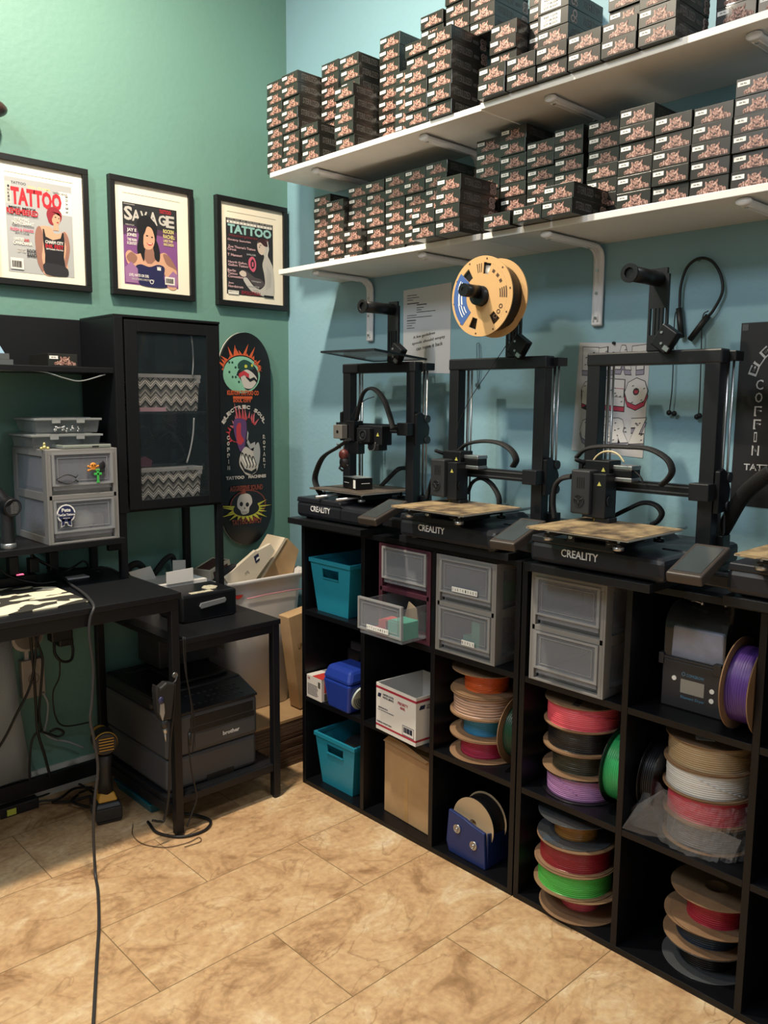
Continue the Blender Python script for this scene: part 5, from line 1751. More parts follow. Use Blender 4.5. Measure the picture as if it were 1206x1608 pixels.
for s_, cx, cy, w in (('Dmitriy Samohin', .27, .715, .48, ), ('Zoe Thorne\'s Tattoo', .32, .63, .58), ('Circus', .11, .593, .18), ('T Mansori', .17, .52, .30), ('Henrik Gallon,', .23, .425, .40), ('Gallon Tattoo', .24, .388, .42), ('Berlin', .10, .315, .17), ('Tattoo', .12, .275, .2), ('Convention', .18, .235, .32), ('Jon', .08, .145, .11), ('Nordstrom', .18, .105, .31)):
    C.txt(s_, cx, cy, w, .034, LP_, off=.02)
C.txt('Unique', .62, .20, .2, .03, GY); C.txt('Lettering', .56, .13, .24, .03, GY); C.txt('King', .60, .085, .12, .025, GY)
C.rect(.02, .0, .24, .05, WH); C.txt('ISSUE 12  LTD', .13, .035, .18, .014, BK); C.txt('EVOLUTION', .5, .035, .4, .05, c('wine2', '#8a2a38'), off=.03); C.rect(.78, .0, 1, .03, BK)
C.build('magazine_cover', t, org)

# ------------------------------------------------------------------ skateboard deck
t = thing('skateboard_deck', 'black skateboard deck with three flaming graphics hung upright on the green wall', 'skateboard deck', (.112, Y1 - .02, .757))
H, W = .800, .113
def deck_pts(w, h):
    P = []
    n = 14
    for i in range(n + 1):
        a = math.pi * i / n
        P.append((w * math.cos(a), h - w * 1.25 + w * 1.25 * math.sin(a)))
    for i in range(n + 1):
        a = math.pi + math.pi * i / n
        P.append((w * math.cos(a), w * 1.25 + w * 1.25 * math.sin(a)))
    return P
b = MB()
P = deck_pts(W, H); N = len(P)
rows = []
def yb(z):    # nose and tail bend away
    d = max(0, .13 - z) + max(0, z - (H - .13))
    return d * d * 1.3
segs = 26
zs = [H * i / segs for i in range(segs + 1)]
vs = []; fs = []
def halfw(z):
    r = W; e = W * 1.25
    if z < e: return r * math.sqrt(max(0, 1 - ((e - z) / e) ** 2))
    if z > H - e: return r * math.sqrt(max(0, 1 - ((z - H + e) / e) ** 2))
    return r
zs = sorted(set([H * (1 - math.cos(math.pi * i / 44)) / 2 for i in range(45)]))
for z in zs:
    hw = max(halfw(z), .002)
    y = yb(z)
    vs += [(-hw, -.0055 - y * .0, z), (hw, -.0055 - y * .0, z), (hw, .0055, z), (-hw, .0055, z)]
for i in range(len(zs) - 1):
    k = i * 4
    for j in range(4):
        j2 = (j + 1) % 4
        fs.append((k + j, k + j2, k + 4 + j2, k + 4 + j))
fs += [(3, 2, 1, 0), (4 * (len(zs) - 1), 4 * (len(zs) - 1) + 1, 4 * (len(zs) - 1) + 2, 4 * (len(zs) - 1) + 3)]
b.add(vs, fs)
b.build('deck', mat('deck_black', '#121214', 0.32), t)
b = MB()
vs = [(q[0] * 1.012, .0056, H / 2 + (q[1] - H / 2) * 1.003) for q in P] + [(q[0] * 1.012, .009, H / 2 + (q[1] - H / 2) * 1.003) for q in P]
b.add(vs, [tuple(range(N)), tuple(range(2 * N - 1, N - 1, -1))] + [((i + 1) % N, i, N + i, N + (i + 1) % N) for i in range(N)])
b.build('maple_edge', mat('pale_wood_edge', '#c9c2b4', 0.6), t)
yD = -.0056
S = Cover(-.113, 0, .226, .800, yD)
ORG = c('orange', '#c2552f'); SEA = c('seafoam', '#7db39a'); SEAD = c('deep_green', '#1f3f38'); BONE = c('bone', '#bdb6b0'); FR2 = c('flame_red', '#b5353f'); FP = c('flame_pink', '#c0727a'); YG = c('acid_yellow', '#b8b53c'); RST = c('rust', '#7e3a2c'); VIO = c('violet', '#5a3a6a')
def flame(S, cx, cy, r0x, r0y, r1x, r1y, a0, a1, n, m_, seed):
    rr = random.Random(seed)
    P = []
    for i in range(n + 1):
        a = a0 + (a1 - a0) * i / n
        P.append((cx + r0x * math.cos(a), cy + r0y * math.sin(a)))
    out = []
    for i in range(n, 0, -1):
        am = a0 + (a1 - a0) * (i - .5) / n
        k = rr.uniform(.8, 1.25)
        tip = am + rr.uniform(-.12, .12)
        out.append((cx + (r0x * 1.02) * math.cos(a0 + (a1 - a0) * i / n), cy + (r0y * 1.02) * math.sin(a0 + (a1 - a0) * i / n)))
        out.append((cx + r1x * k * math.cos(tip), cy + r1y * k * math.sin(tip)))
    S.poly(P + out, m_)
# top emblem: sea green beast in a circle with orange flames
cx, cy = .42, .81
flame(S, cx, cy + .005, .36, .08, .45, .115, .15, math.pi - .1, 17, ORG, 1)
S.ell(cx, cy - .005, .36, .085, SEA, 30); S.ell(cx + .03, cy - .01, .30, .07, BK, 30); S.smooth([(.12, .80), (.2, .86), (.34, .885), (.42, .85), (.34, .82), (.30, .78), (.36, .75), (.28, .735), (.18, .755)], SEA)
S.smooth([(.34, .85), (.46, .875), (.62, .86), (.66, .835), (.52, .83), (.42, .82)], SEAD); S.smooth([(.40, .81), (.52, .83), (.66, .81), (.72, .78), (.62, .745), (.48, .745), (.42, .77)], BONE)
S.smooth([(.24, .79), (.34, .80), (.42, .77), (.48, .74), (.56, .73), (.40, .725), (.26, .745)], SEA)
for i in range(9): S.ell(.18 + .06 * (i % 5), .86 - .022 * (i // 2), .02, .006, SEAD, 8)
S.line([(.50, .80), (.58, .78), (.66, .79), (.72, .775)], .007, BK); S.line([(.36, .80), (.46, .815), (.56, .80)], .01, FR2); S.ell(.50, .845, .03, .008, YG, 10); S.ell(.62, .85, .02, .007, YG, 10)
flame(S, .66, .835, .08, .02, .14, .04, -.6, 1.6, 7, ORG, 5)
S.txt('KUSTOM TATTOO CO', .44, .722, .62, .022, ORG, off=.04); S.rect(.24, .694, .62, .706, ORG); S.txt('SOUL CITY', .42, .685, .36, .015, ORG, off=.05)
# middle emblem: flaming hand with machine, arched words
for i, ch in enumerate('ELECTRIC SOUL'):
    a = math.pi - .42 - (math.pi - .84) * i / 12
    if ch != ' ':
        r = a - math.pi / 2
        S.txt(ch, .45 + .43 * math.cos(a), .545 + .112 * math.sin(a), .075, .018, BONE, off=.06, rot=r * .75)
flame(S, .46, .545, .24, .055, .34, .12, .5, 2.9, 11, FP, 8)
flame(S, .46, .545, .22, .05, .30, .105, .5, 2.9, 11, FR2, 8)
flame(S, .30, .53, .14, .035, .2, .05, 2.4, 5.2, 8, FR2, 9)
S.smooth([(.24, .55), (.26, .60), (.44, .60), (.50, .575), (.48, .52), (.44, .46), (.36, .45), (.30, .49)], VIO); S.smooth([(.30, .57), (.38, .58), (.38, .53), (.44, .50), (.36, .48), (.30, .50)], FR2)
S.smooth([(.50, .60), (.58, .60), (.60, .56), (.56, .54), (.50, .55)], BK); S.line([(.52, .54), (.50, .50), (.56, .47), (.66, .48)], .012, GY)
S.smooth([(.36, .43), (.46, .47), (.60, .45), (.72, .44), (.72, .38), (.66, .345), (.50, .335), (.40, .36), (.34, .39)], BONE)
for i in range(4): S.smooth([(.38 + .07 * i, .435 - .006 * i), (.42 + .07 * i, .44 - .006 * i), (.50 + .06 * i, .385), (.47 + .06 * i, .37)], BK); 
for i in range(4): S.line([(.40 + .07 * i, .43 - .006 * i), (.48 + .06 * i, .378)], .01, WH)
S.smooth([(.62, .45), (.72, .49), (.76, .44), (.72, .38), (.66, .40)], GY); S.line([(.36, .40), (.44, .36), (.58, .345), (.68, .36)], .008, BK)
for ch, z in zip('COFFIN', (.515, .488, .46, .432, .404, .375)): S.txt(ch, .13, z, .05 if ch != 'I' else .015, .019, BONE, off=.05); S.txt(ch, .13, z, .025 if ch != 'I' else .006, .010, BK)
for ch, z in zip('ROTARY', (.515, .488, .46, .432, .404, .375)): S.txt(ch, .84, z, .05, .019, BONE, off=.05); S.txt(ch, .84, z, .025, .010, BK)
S.txt('TATTOO', .25, .327, .36, .016, BONE, off=.06); S.txt('MACHINES', .69, .327, .36, .016, BONE, off=.06)
# bottom emblem: skull with yellow flames
S.txt('AGGRESSIVE SOUND', .47, .275, .66, .026, RST, off=.04); S.ell(.50, .195, .36, .07, RST, 26); S.ell(.50, .195, .34, .066, BK, 26)
flame(S, .46, .175, .26, .035, .48, .075, 2.6, 6.9, 15, YG, 12); S.ell(.46, .185, .24, .036, BK, 20)
S.smooth([(.28, .19), (.30, .23), (.40, .25), (.54, .24), (.58, .205), (.52, .18), (.50, .155), (.38, .15), (.34, .17)], BONE)
S.ell(.36, .20, .035, .011, BK, 10); S.ell(.48, .195, .035, .011, BK, 10); S.poly([(.41, .175), (.44, .175), (.425, .188)], BK)
for i in range(4): S.line([(.38 + .03 * i, .152), (.38 + .03 * i, .165)], .004, BK)
S.poly([(.34, .245), (.42, .275), (.46, .25)], RST); S.txt('TATTOO SUPPLY', .47, .115, .6, .026, RST, off=.04)
S.build('deck_graphics', t, (0, 0, 0))

# ------------------------------------------------------------------ desk with side shelf and hutch
DSK = mat('black_desk_top', '#121317', 0.42, spec=.35, bump=.05, bscale=200)
STL = mat('black_powder_steel', '#0f1014', 0.45, spec=.35, bump=.04, bscale=500)
YB = .478
t = thing('desk', 'black metal frame desk with low side shelves along the green wall', 'desk', (-1.1, .22, 0))
def dp(n, boxes, m_=STL, bev=.0015):
    b = MB()
    for a in boxes: b.box(a[0] + 1.1, a[1] - .22, a[2], a[3] + 1.1, a[4] - .22, a[5])
    return b.build(n, m_, t, bevel=bev)
dp('desk_top', [(-1.75, -.045, .735, -.475, YB, .752)], DSK)
dp('top_rail', [(-1.73, -.040, .700, -.482, -.015, .735)]); dp('top_rail', [(-1.73, YB - .03, .700, -.482, YB - .005, .735)]); dp('top_rail', [(-.507, -.015, .700, -.482, YB - .03, .735)])
for x, y in ((-.507, -.040), (-.515, YB - .03), (-1.74, -.040), (-1.74, YB - .03)):
    dp('leg', [(x, y, .006, x + .025, y + .025, .700)])
    b = MB(); b.cyl((x + .0125 + 1.1, y + .0125 - .22, 0), (x + .0125 + 1.1, y + .0125 - .22, .008), .011, n=14); b.build('leg_foot', CABLE, t)
dp('lower_rail', [(-1.715, YB - .028, .040, -.515, YB - .008, .090)])
dp('side_top', [(-.505, -.035, .590, -.113, YB, .607)], DSK); dp('side_rail', [(-.480, -.032, .565, -.118, -.012, .590)]); dp('side_rail', [(-.138, -.012, .565, -.118, YB - .02, .590)])
dp('leg', [(-.143, -.034, .006, -.118, -.009, .590)]); dp('leg', [(-.143, YB - .03, .006, -.118, YB - .005, .590)])
b = MB(); b.cyl((-.1305 + 1.1, -.0215 - .22, 0), (-.1305 + 1.1, -.0215 - .22, .008), .011, n=14); b.build('leg_foot', CABLE, t)
dp('lower_shelf', [(-.520, -.010, .100, -.120, .46, .118)], DSK)
dp('shelf_rail', [(-.482, -.030, .095, -.143, -.010, .118)]); dp('shelf_rail', [(-.525, -.015, .070, -.507, .45, .100)])
def t_obj(n, b, m_, bev=0):
    return b.build(n, m_, t, bevel=bev)

t = thing('hutch_cabinet', 'black metal hutch with open shelf and glass-door cabinet standing on the desk', 'cabinet', (-.8, .36, 0))
def hp(n, boxes, m_=STL, bev=.0012, parent=None):
    b = MB()
    for a in boxes: b.box(a[0] + .8, a[1] - .36, a[2], a[3] + .8, a[4] - .36, a[5])
    return b.build(n, m_, parent or t, bevel=bev)
for x, z0 in ((-.520, .7525), (-.172, .6075)):
    for y in (.238, YB - .022):
        hp('upright', [(x, y, z0, x + .022, y + .022, .958)])
hp('cabinet_side', [(-.520, .242, .958, -.514, YB, 1.555)]); hp('cabinet_side', [(-.156, .242, .958, -.150, YB, 1.555)])
hp('cabinet_top', [(-.520, .238, 1.555, -.150, YB, 1.563)]); hp('cabinet_floor', [(-.514, .242, .958, -.156, YB, .970)]); hp('cabinet_back', [(-.514, YB - .004, .970, -.156, YB, 1.555)])
hp('cabinet_shelf', [(-.514, .256, 1.262, -.156, YB - .004, 1.270)])
hp('corner_post', [(-.520, .236, .958, -.492, .242, 1.555)])
d = hp('door', [(-.488, .232, .966, -.448, .240, 1.548), (-.206, .232, .966, -.160, .240, 1.548), (-.448, .232, .966, -.206, .240, .994), (-.448, .232, 1.514, -.206, .240, 1.548)])
hp('door_glass', [(-.448, .235, .994, -.206, .237, 1.514)], mat('dark_glass', '#3d4a50', 0.03, alpha=.14, spec=1.0), parent=d)
hp('hutch_shelf', [(-1.75, .246, 1.386, -.520, YB, 1.402)]); hp('hutch_back', [(-1.75, YB - .004, 1.402, -.520, YB, 1.558)]); 
hp('riser_shelf', [(-1.75, .203, .870, -.522, YB - .04, .888)]); hp('riser_brace', [(-.56, .235, .845, -.522, .255, .870)])
hp('upright', [(-.660, YB - .022, .7525, -.638, YB, .870)]) ; hp('upright', [(-1.75, .24, .7525, -1.728, .262, 1.386)])

# zigzag storage boxes in the cabinet
ZG = None
def zig_material():
    M = bpy.data.materials.new('zigzag_fabric'); M.use_nodes = True
    nt = M.node_tree; N, L = nt.nodes, nt.links; b = N['Principled BSDF']
    tc = N.new('ShaderNodeTexCoord'); sp = N.new('ShaderNodeSeparateXYZ'); L.new(tc.outputs['Object'], sp.inputs[0])
    def mt(op, a, bb=None):
        n = N.new('ShaderNodeMath'); n.operation = op
        for i, x in enumerate((a, bb)):
            if x is None: continue
            if isinstance(x, (int, float)): n.inputs[i].default_value = x
            else: L.new(x, n.inputs[i])
        return n.outputs[0]
    tri = mt('PINGPONG', mt('ADD', sp.outputs[0], 1.0), .018)
    v = mt('SUBTRACT', sp.outputs[2], mt('MULTIPLY', tri, 1.05))
    w = mt('FRACT', mt('DIVIDE', v, .052))
    r = N.new('ShaderNodeValToRGB'); r.color_ramp.interpolation = 'CONSTANT'
    cr = r.color_ramp
    cols = [(0, '#55524f'), (.16, '#1c1b1b'), (.34, '#b7b2ac'), (.40, '#3a3838'), (.46, '#b7b2ac'), (.60, '#2a2929'), (.66, '#b7b2ac'), (.72, '#45423f'), (.88, '#8d8883')]
    cr.elements[0].color = lin(cols[0][1]); cr.elements[1].position = cols[1][0]; cr.elements[1].color = lin(cols[1][1])
    for p, h in cols[2:]:
        e = cr.elements.new(p); e.color = lin(h)
    L.new(w, r.inputs[0]); L.new(r.outputs[0], b.inputs['Base Color']); b.inputs['Roughness'].default_value = .8
    return M
ZM = zig_material()
for i, (z, lab) in enumerate(((1.2706, 'black and white zigzag fabric box on the upper cabinet shelf behind glass'), (.9706, 'black and white zigzag fabric box at the bottom of the glass cabinet'))):
    t = thing('storage_box', lab, 'storage box', (-.323, .275, z), group='zigzag fabric storage boxes')
    b = MB(); b.frustum((-.105, 0, .105, .16, 0), (-.113, -.004, .113, .168, .112)); b.build('box_body', ZM, t, bevel=.002)
    b = MB(); b.box(-.116, -.007, .106, .116, .171, .118); b.build('clear_rim', FROSTE, t, bevel=.001)
    b = MB(); b.box(.098, -.0085, .092, .112, -.006, .106); b.build('label_holder', FROSTE, t)
pinkb = item('pink_cloth', MB().prism([(0, 0), (.07, 0), (.075, .02), (.05, .035), (.01, .025)], (-.432, .33, 1.0895), FU, FV, -.05), mat('dusty_pink_fabric', '#7d4055', 0.8), 'dusty pink cloth on the lower zigzag storage box', 'cloth')
item('pink_tray', MB().box(-.43, .262, 1.2705, -.34, .272, 1.283), mat('pale_pink_plastic', '#a5808d', 0.5), 'flat pale pink tray edge in front of the upper zigzag box', 'tray')
b = MB(); b.tube(curve_pts([(-0.243, 0.262, 1.514), (-0.239, 0.262, 1.478), (-0.238, 0.262, 1.427), (-0.242, 0.262, 1.386)], 6), .0022, 6)
tag(b.build('white_cable', mat('grey_white_cable', '#8f9294', 0.5)), 'white cable hanging in the upper part of the glass cabinet', 'cable')
b = MB(); b.tube(curve_pts([(-0.240, 0.262, 1.249), (-0.244, 0.262, 1.199), (-0.255, 0.262, 1.147), (-0.270, 0.262, 1.102)], 6), .0028, 6)
tag(b.build('white_cable', mat('grey_white_cable', '#8f9294', 0.5)), 'white cable hanging above the lower zigzag box', 'cable')
b = MB(); b.tube(curve_pts([(-.37, .40, 1.12), (-.40, .38, 1.2), (-.36, .36, 1.22), (-.31, .40, 1.17), (-.26, .38, 1.20), (-.22, .36, 1.12), (-.26, .34, 1.10)], 8), .005, 8)
tag(b.build('black_cable', CABLE), 'looped black cable behind the glass above the lower zigzag box', 'cable')

# ------------------------------------------------------------------ drawer unit on the riser and things on it
du = drawer_unit((0, 0, 0), 0, GREYF, 'small grey two-drawer unit with stickers and magnets on the hutch riser', d=.26)
du.location = (-.6465, .205, .8885); du.rotation_euler = (0, 0, math.pi / 2)
del du['group']
def on_drawer(name, b, m_, label, cat, group=None):
    return tag(b.build(name, m_), label, cat, group)
yF = .1995
P = [(-0.728, 0.200, 1.081), (-0.717, 0.200, 1.089), (-0.703, 0.200, 1.092), (-0.689, 0.200, 1.088), (-0.676, 0.200, 1.078), (-0.663, 0.200, 1.067)]
b = MB()
up_ = [(-.728 + .058 * i / 10, 1.078 + .013 * math.sin(math.pi * i / 10 * .93)) for i in range(11)]
b.tube([(x, yF, z) for x, z in up_], .0016, 6); b.tube([(x, yF, 2 * 1.078 - z) for x, z in up_], .0016, 6)
b.tube([(-.672, yF, 1.0755), (-.664, yF, 1.068)], .0016, 6); b.tube([(-.672, yF, 1.0805), (-.664, yF, 1.089)], .0016, 6)
tag(b.build('fish_emblem', CABLE), 'black fish outline emblem on the upper drawer of the grey unit', 'emblem')
t = thing('skull_magnet', 'orange skull and crossbones magnet on the upper grey drawer', 'magnet', (-.617, .1995, 1.108), group=None)
b = MB(); b.sphere((0, 0, .006), .010, .003, .009); b.box(-.005, -.003, -.006, .005, .002, .0); b.build('skull', mat('orange_rubber', '#c9812c', 0.5), t)
b = MB(); b.tube([(-.015, 0, -.008), (.015, 0, .004)], .0022, 8); b.tube([(-.015, 0, .004), (.015, 0, -.008)], .0022, 8)
for x, z in ((-.015, -.008), (.015, .004), (-.015, .004), (.015, -.008)): b.sphere((x, 0, z), .0035, .003, .0035, 8, 6)
b.build('crossbones', mat('orange_rubber', '#c9812c', 0.5), t)
b = MB(); b.ell = None
b = MB(); b.cyl((-.004, -.0028, .007), (-.004, -.0034, .007), .002, n=8); b.cyl((.004, -.0028, .007), (.004, -.0034, .007), .002, n=8); b.build('eye', CABLE, t)
item('dark_magnet', MB().sphere((0, 0, 0), .010, .003, .014).box(-.006, -.002, -.02, .006, .002, -.01), mat('dark_rubber', '#1a1a1e', 0.5), 'black skull shaped magnet beside the orange one', 'magnet', loc=(-.589, .1995, 1.113))
item('cross_magnet', MB().box(-.0035, -.003, -.018, .0035, .0, .018).box(-.012, -.003, .002, .012, .0, .009).box(-.006, -.003, .014, .006, .0, .02).box(-.005, -.003, -.021, .005, .0, -.016), mat('green_rubber', '#3fae4a', 0.5), 'green cross magnet below the orange skull magnet', 'magnet', bevel=.001, loc=(-.604, .1995, 1.083))
t = thing('rosette_sticker', 'navy ribbon rosette sticker on the lower drawer of the grey unit', 'sticker', (-.704, .1995, .965))
b = MB()
R1 = [(.027 * math.cos(2 * math.pi * i / 28) * (1 + .03 * (i % 2)), .013 + .027 * math.sin(2 * math.pi * i / 28) * (1 + .03 * (i % 2))) for i in range(28)]
b.prism(R1, (0, 0, 0), FU, FV, .0006); b.prism([(-.016, -.026), (-.006, -.022), (-.004, .0), (-.014, .0)], (0, 0, 0), FU, FV, .0006); b.prism([(.004, -.022), (.016, -.026), (.014, .0), (.002, .0)], (0, 0, 0), FU, FV, .0006)
b.build('white_edge', LABEL, t)
b = MB(); R2 = [(.0235 * math.cos(2 * math.pi * i / 28), .013 + .0235 * math.sin(2 * math.pi * i / 28)) for i in range(28)]
b.prism(R2, (0, -.0006, 0), FU, FV, .0004); b.prism([(-.028, .006), (.028, .006), (.026, .0145), (-.026, .0145)], (0, -.0007, 0), FU, FV, .0005)
b.prism([(-.0145, -.023), (-.0065, -.0195), (-.005, .0), (-.0125, .0)], (0, -.0006, 0), FU, FV, .0004); b.prism([(.005, -.0195), (.0145, -.023), (.0125, .0), (.0035, .0)], (0, -.0006, 0), FU, FV, .0004)
b.build('navy_print', mat('sticker_navy', '#222a52', 0.5), t)
b = MB(); b.text('Pete', (0, -.0013, .024), FU, FV, .026, .011, .0003, off=.03); b.text('TheCat Tattoos', (0, -.0014, .0103), FU, FV, .052, .007, .0003, off=.03); b.text('TATTOO CO', (0, -.0013, .0), FU, FV, .02, .003, .0003)
b.build('white_lettering', LABEL, t)
item('paper_towel', MB().sphere((-.632, .255, .948), .036, .03, .030), mat('crumpled_white_paper', '#d8d3c4', 0.8, bump=.6, bscale=60), 'crumpled white and cream wad in the lower drawer of the grey unit', 'paper')
item('clear_bags', MB().box(-.60, .25, .918, -.565, .30, .965), mat('cloudy_bag', '#9b958a', 0.4, bump=.6, bscale=80), 'cloudy small bags at the right in the lower drawer', 'bag', bevel=.006)

CLR = mat('cloudy_clear_case', '#9aa0a3', 0.25, alpha=.30, spec=.8)
CLE = mat('clear_case_edge', '#a0a4a4', 0.3, alpha=.6)
for (x0, x1, y0, y1, z0, h, lab) in ((-.768, -.560, .262, .43, 1.1645, .042, 'flat clear plastic case directly on the grey drawer unit'), (-.752, -.556, .275, .43, 1.2075, .046, 'clear plastic case with clips, on top of the other case')):
    t = thing('clear_case', lab, 'clear case', ((x0 + x1) / 2, (y0 + y1) / 2, z0), group='clear plastic cases')
    a, d = (x1 - x0) / 2, (y1 - y0) / 2
    b = MB(); b.frustum((-a + .006, -d + .006, a - .006, d - .006, 0), (-a, -d, a, d, h - .008)); b.build('case_body', CLR, t, bevel=.004)
    b = MB(); b.box(-a - .004, -d - .004, h - .008, a + .004, d + .004, h - .002); b.box(-a + .02, -d + .02, h - .002, a - .02, d - .02, h); b.build('case_lid', CLE, t, bevel=.001)
    for x in (-.4 * a, .35 * a):
        b = MB(); b.box(x - .012, -d - .008, h - .016, x + .012, -d - .004, h - .002); b.build('clip', CLE, t)
b = MB()
for _ in range(26):
    p = (rnd.uniform(-.70, -.62), .271, rnd.uniform(1.213, 1.228)); b.sphere(p, .0028, .002, .0028, 6, 4)
tag(b.build('metal_beads', STEEL), 'pile of tiny silver parts inside the upper clear case', 'small parts', kind='stuff')
t = thing('tablet', 'thin grey tablet lying tilted on the grey drawer unit', 'tablet', (-.625, .245, 1.1645), rz=.0)
b = MB(); b.box(-.075, -.035, .0, .072, .05, .011); b.build('tablet_body', mat('grey_tablet_edge', '#8f958d', 0.35, .3), t, bevel=.003)
b = MB(); b.box(-.072, -.032, .011, .069, .047, .0118); b.build('screen', SCR, t)
b = MB(); b.box(.012, -.036, .003, .032, -.035, .007); b.build('camera_slot', CABLE, t)
b = MB(); b.sphere((-.79 + .0, .225, 1.1705), .006); b.sphere((-.80, .222, 1.168), .0045); b.sphere((-.781, .222, 1.168), .0045); b.sphere((-.79, .225, 1.179), .004, .004, .006)
tag(b.build('brass_trinket', mat('pale_brass', '#c7bd7c', 0.3, .6)), 'tiny pale brass trinket at the left corner of the drawer unit top', 'trinket')
for v in bpy.data.objects['brass_trinket'].data.vertices: v.co.x += .042

# carton and books on the hutch shelf
cb = copy_tree(carton0, km=carton0_kids)
cb.location = (-.668, .262, 1.4025); cb.rotation_euler = (0, 0, math.pi / 2 + .0); cb.scale = (1, 1, 1.0)
tag(cb, 'single black carton with rose emblem lying on the open hutch shelf', 'carton'); cb['group'] = ''
del cb['group']
for k, (w_, h_) in enumerate(((.11, .014), (.10, .016))):
    item('grey_book', MB().box(-.92, .26, 1.4025 + sum(((.0145), (.0165))[:k]), -.92 + w_, .36, 1.4025 + sum(((.0145), (.0165))[:k]) + h_), mat('grey_book_cover', '#4f5356', 0.6), 'grey flat book at the left edge of the hutch shelf, %s' % ('lower one' if k == 0 else 'upper one'), 'book', 'grey books on the hutch shelf')
item('blue_cone', MB().frustum((-.90, .28, -.825, .34, 0), (-.885, .30, -.86, .32, .075)), mat('pale_blue_card', '#7f9fb8', 0.6), 'pale blue tapered object on the grey books at the left edge', 'ornament', loc=(0, 0, 1.4340))
b = MB(); b.tube(curve_pts([(-1.0, .25, 1.383), [(-0.851, 0.250, 1.386)][0], [(-0.740, 0.250, 1.386)][0], [(-0.671, 0.250, 1.368)][0], [(-0.621, 0.250, 1.361)][0], [(-0.546, 0.250, 1.382)][0]], 8), .0022, 6)
tag(b.build('grey_cable', mat('grey_cable', '#6f7576', 0.5)), 'thin grey cable drooping under the hutch shelf', 'cable')

# black handheld device standing on the riser
t = thing('massage_gun', 'black handheld device with round head standing on a silver ring base', 'device', (-.857, .235, .8885))
b = MB(); b.lathe([(0, 0), (.020, 0), (.021, .004), (.021, .013), (.019, .016), (0, .016)], n=24); b.build('silver_base', STEEL, t)
b = MB(); b.lathe([(.018, .016), (.0175, .10), (.019, .125), (.0, .13)], n=24); b.build('handle', DKG, t)
b = MB(); b.cyl((.006, -.034, .118), (-.002, .02, .125), .026, .027, n=28); b.tube([(0, .0, .12), (-.025, .02, .16), (-.04, .03, .19)], [.024, .022, .016], 14); b.build('motor_head', BLKP, t, bevel=.003)
b = MB(); b.cyl((.0062, -.0345, .118), (.0063, -.0355, .118), .022, n=24); hd = b.build('end_disc', DKG, t)
b = MB()
for k in range(8): b.text('MODEL INPUT RATED DC'[k % 3:], (.0063, -.0360, .134 - k * .0042), FU, FV, .020 + .008 * math.sin(math.pi * k / 7), .0022, .0003)
b.build('small_print', mat('faint_print', '#8b8b8b', 0.5), hd)
item('leaning_card', MB().box(-1.0, .40, .889, -.875, .41, 1.22), mat('grey_blue_card', '#5d6b78', 0.6), 'grey blue panel leaning at the left edge behind the black device', 'panel')

# desk top items
mp = MB()
mp.prism([(-.30, .0), (.145, .0), (.152, .008), (.150, .235), (.09, .300), (.0, .320), (-.30, .33)], (-.875, .014, .7522), FU, (0, 1, 0), .0035)
def mat_camo():
    M = bpy.data.materials.new('black_white_splotch'); M.use_nodes = True
    nt = M.node_tree; N, L = nt.nodes, nt.links; b = N['Principled BSDF']
    tc = N.new('ShaderNodeTexCoord'); m1 = N.new('ShaderNodeMapping'); m1.inputs['Scale'].default_value = (11, 21, 9); m1.inputs['Rotation'].default_value = (0, 0, .12)
    n = N.new('ShaderNodeTexNoise'); n.inputs['Scale'].default_value = 1.0; n.inputs['Detail'].default_value = 1.0; n.inputs['Roughness'].default_value = .4; n.inputs['Distortion'].default_value = .5
    r = N.new('ShaderNodeValToRGB'); r.color_ramp.interpolation = 'CONSTANT'; r.color_ramp.elements[1].position = .51; r.color_ramp.elements[0].color = lin('#2a2823'); r.color_ramp.elements[1].color = lin('#d8cfb6')
    L.new(tc.outputs['Object'], m1.inputs[0]); L.new(m1.outputs[0], n.inputs['Vector']); L.new(n.outputs['Fac'], r.inputs[0]); L.new(r.outputs[0], b.inputs['Base Color']); b.inputs['Roughness'].default_value = .8
    return M
item('desk_mat', mp, mat_camo(), 'black and cream splotch patterned mat on the left part of the desk', 'mat')
t = thing('power_strip', 'black power strip with small pink light at the back of the desk', 'power strip', (-.90, .375, .7525))
b = MB(); b.box(-.20, -.03, 0, .16, .03, .03); b.build('strip_body', BLKP, t, bevel=.004)
b = MB(); b.box(.105, -.016, .030, .125, -.006, .0315); b.build('indicator_light', mat('pink_led', '#ff5a7a', 0.4, emit=2.5), t)
for i in range(4):
    b = MB(); x = -.10 + .06 * i + .14
    b.box(x - .014, -.012, .030, x + .014, .02, .075 + .012 * (i % 2)); b.cyl((x, 0, .07), (x - .01, 0, .11), .006, .003, n=10)
    o = b.build('plug', CABLE, t, bevel=.003)
for i, P in enumerate(([(-.74, .36, .83), (-.70, .33, .80), (-.66, .36, .775), (-.58, .38, .765), (-.50, .36, .764), (-.44, .30, .7), (-.42, .27, .66)],
        [(-.80, .37, .84), (-.76, .40, .86), (-.70, .40, .80), (-.62, .42, .77), (-.55, .33, .765)],
        [(-.82, .38, .84), (-.86, .36, .86), (-.84, .33, .80), (-.76, .31, .762), (-.70, .30, .760)],
        [(-.68, .38, .762), (-.64, .34, .785), (-.59, .36, .80), (-.56, .40, .77), (-.60, .43, .765), (-.66, .42, .77)])):
    b = MB(); b.tube(curve_pts(P, 8), .0032, 8)
    tag(b.build('desk_cable', CABLE), ['black cable running over the back right corner of the desk', 'black cable looping behind the riser upright', 'black cable lying in front of the power strip', 'coiled black cable by the riser upright'][i], 'cable', 'black cables on the desk')
item('folded_paper', MB().box(-.655, .33, .7525, -.585, .37, .756), PAPER, 'small white folded paper among cables at the back of the desk', 'paper')
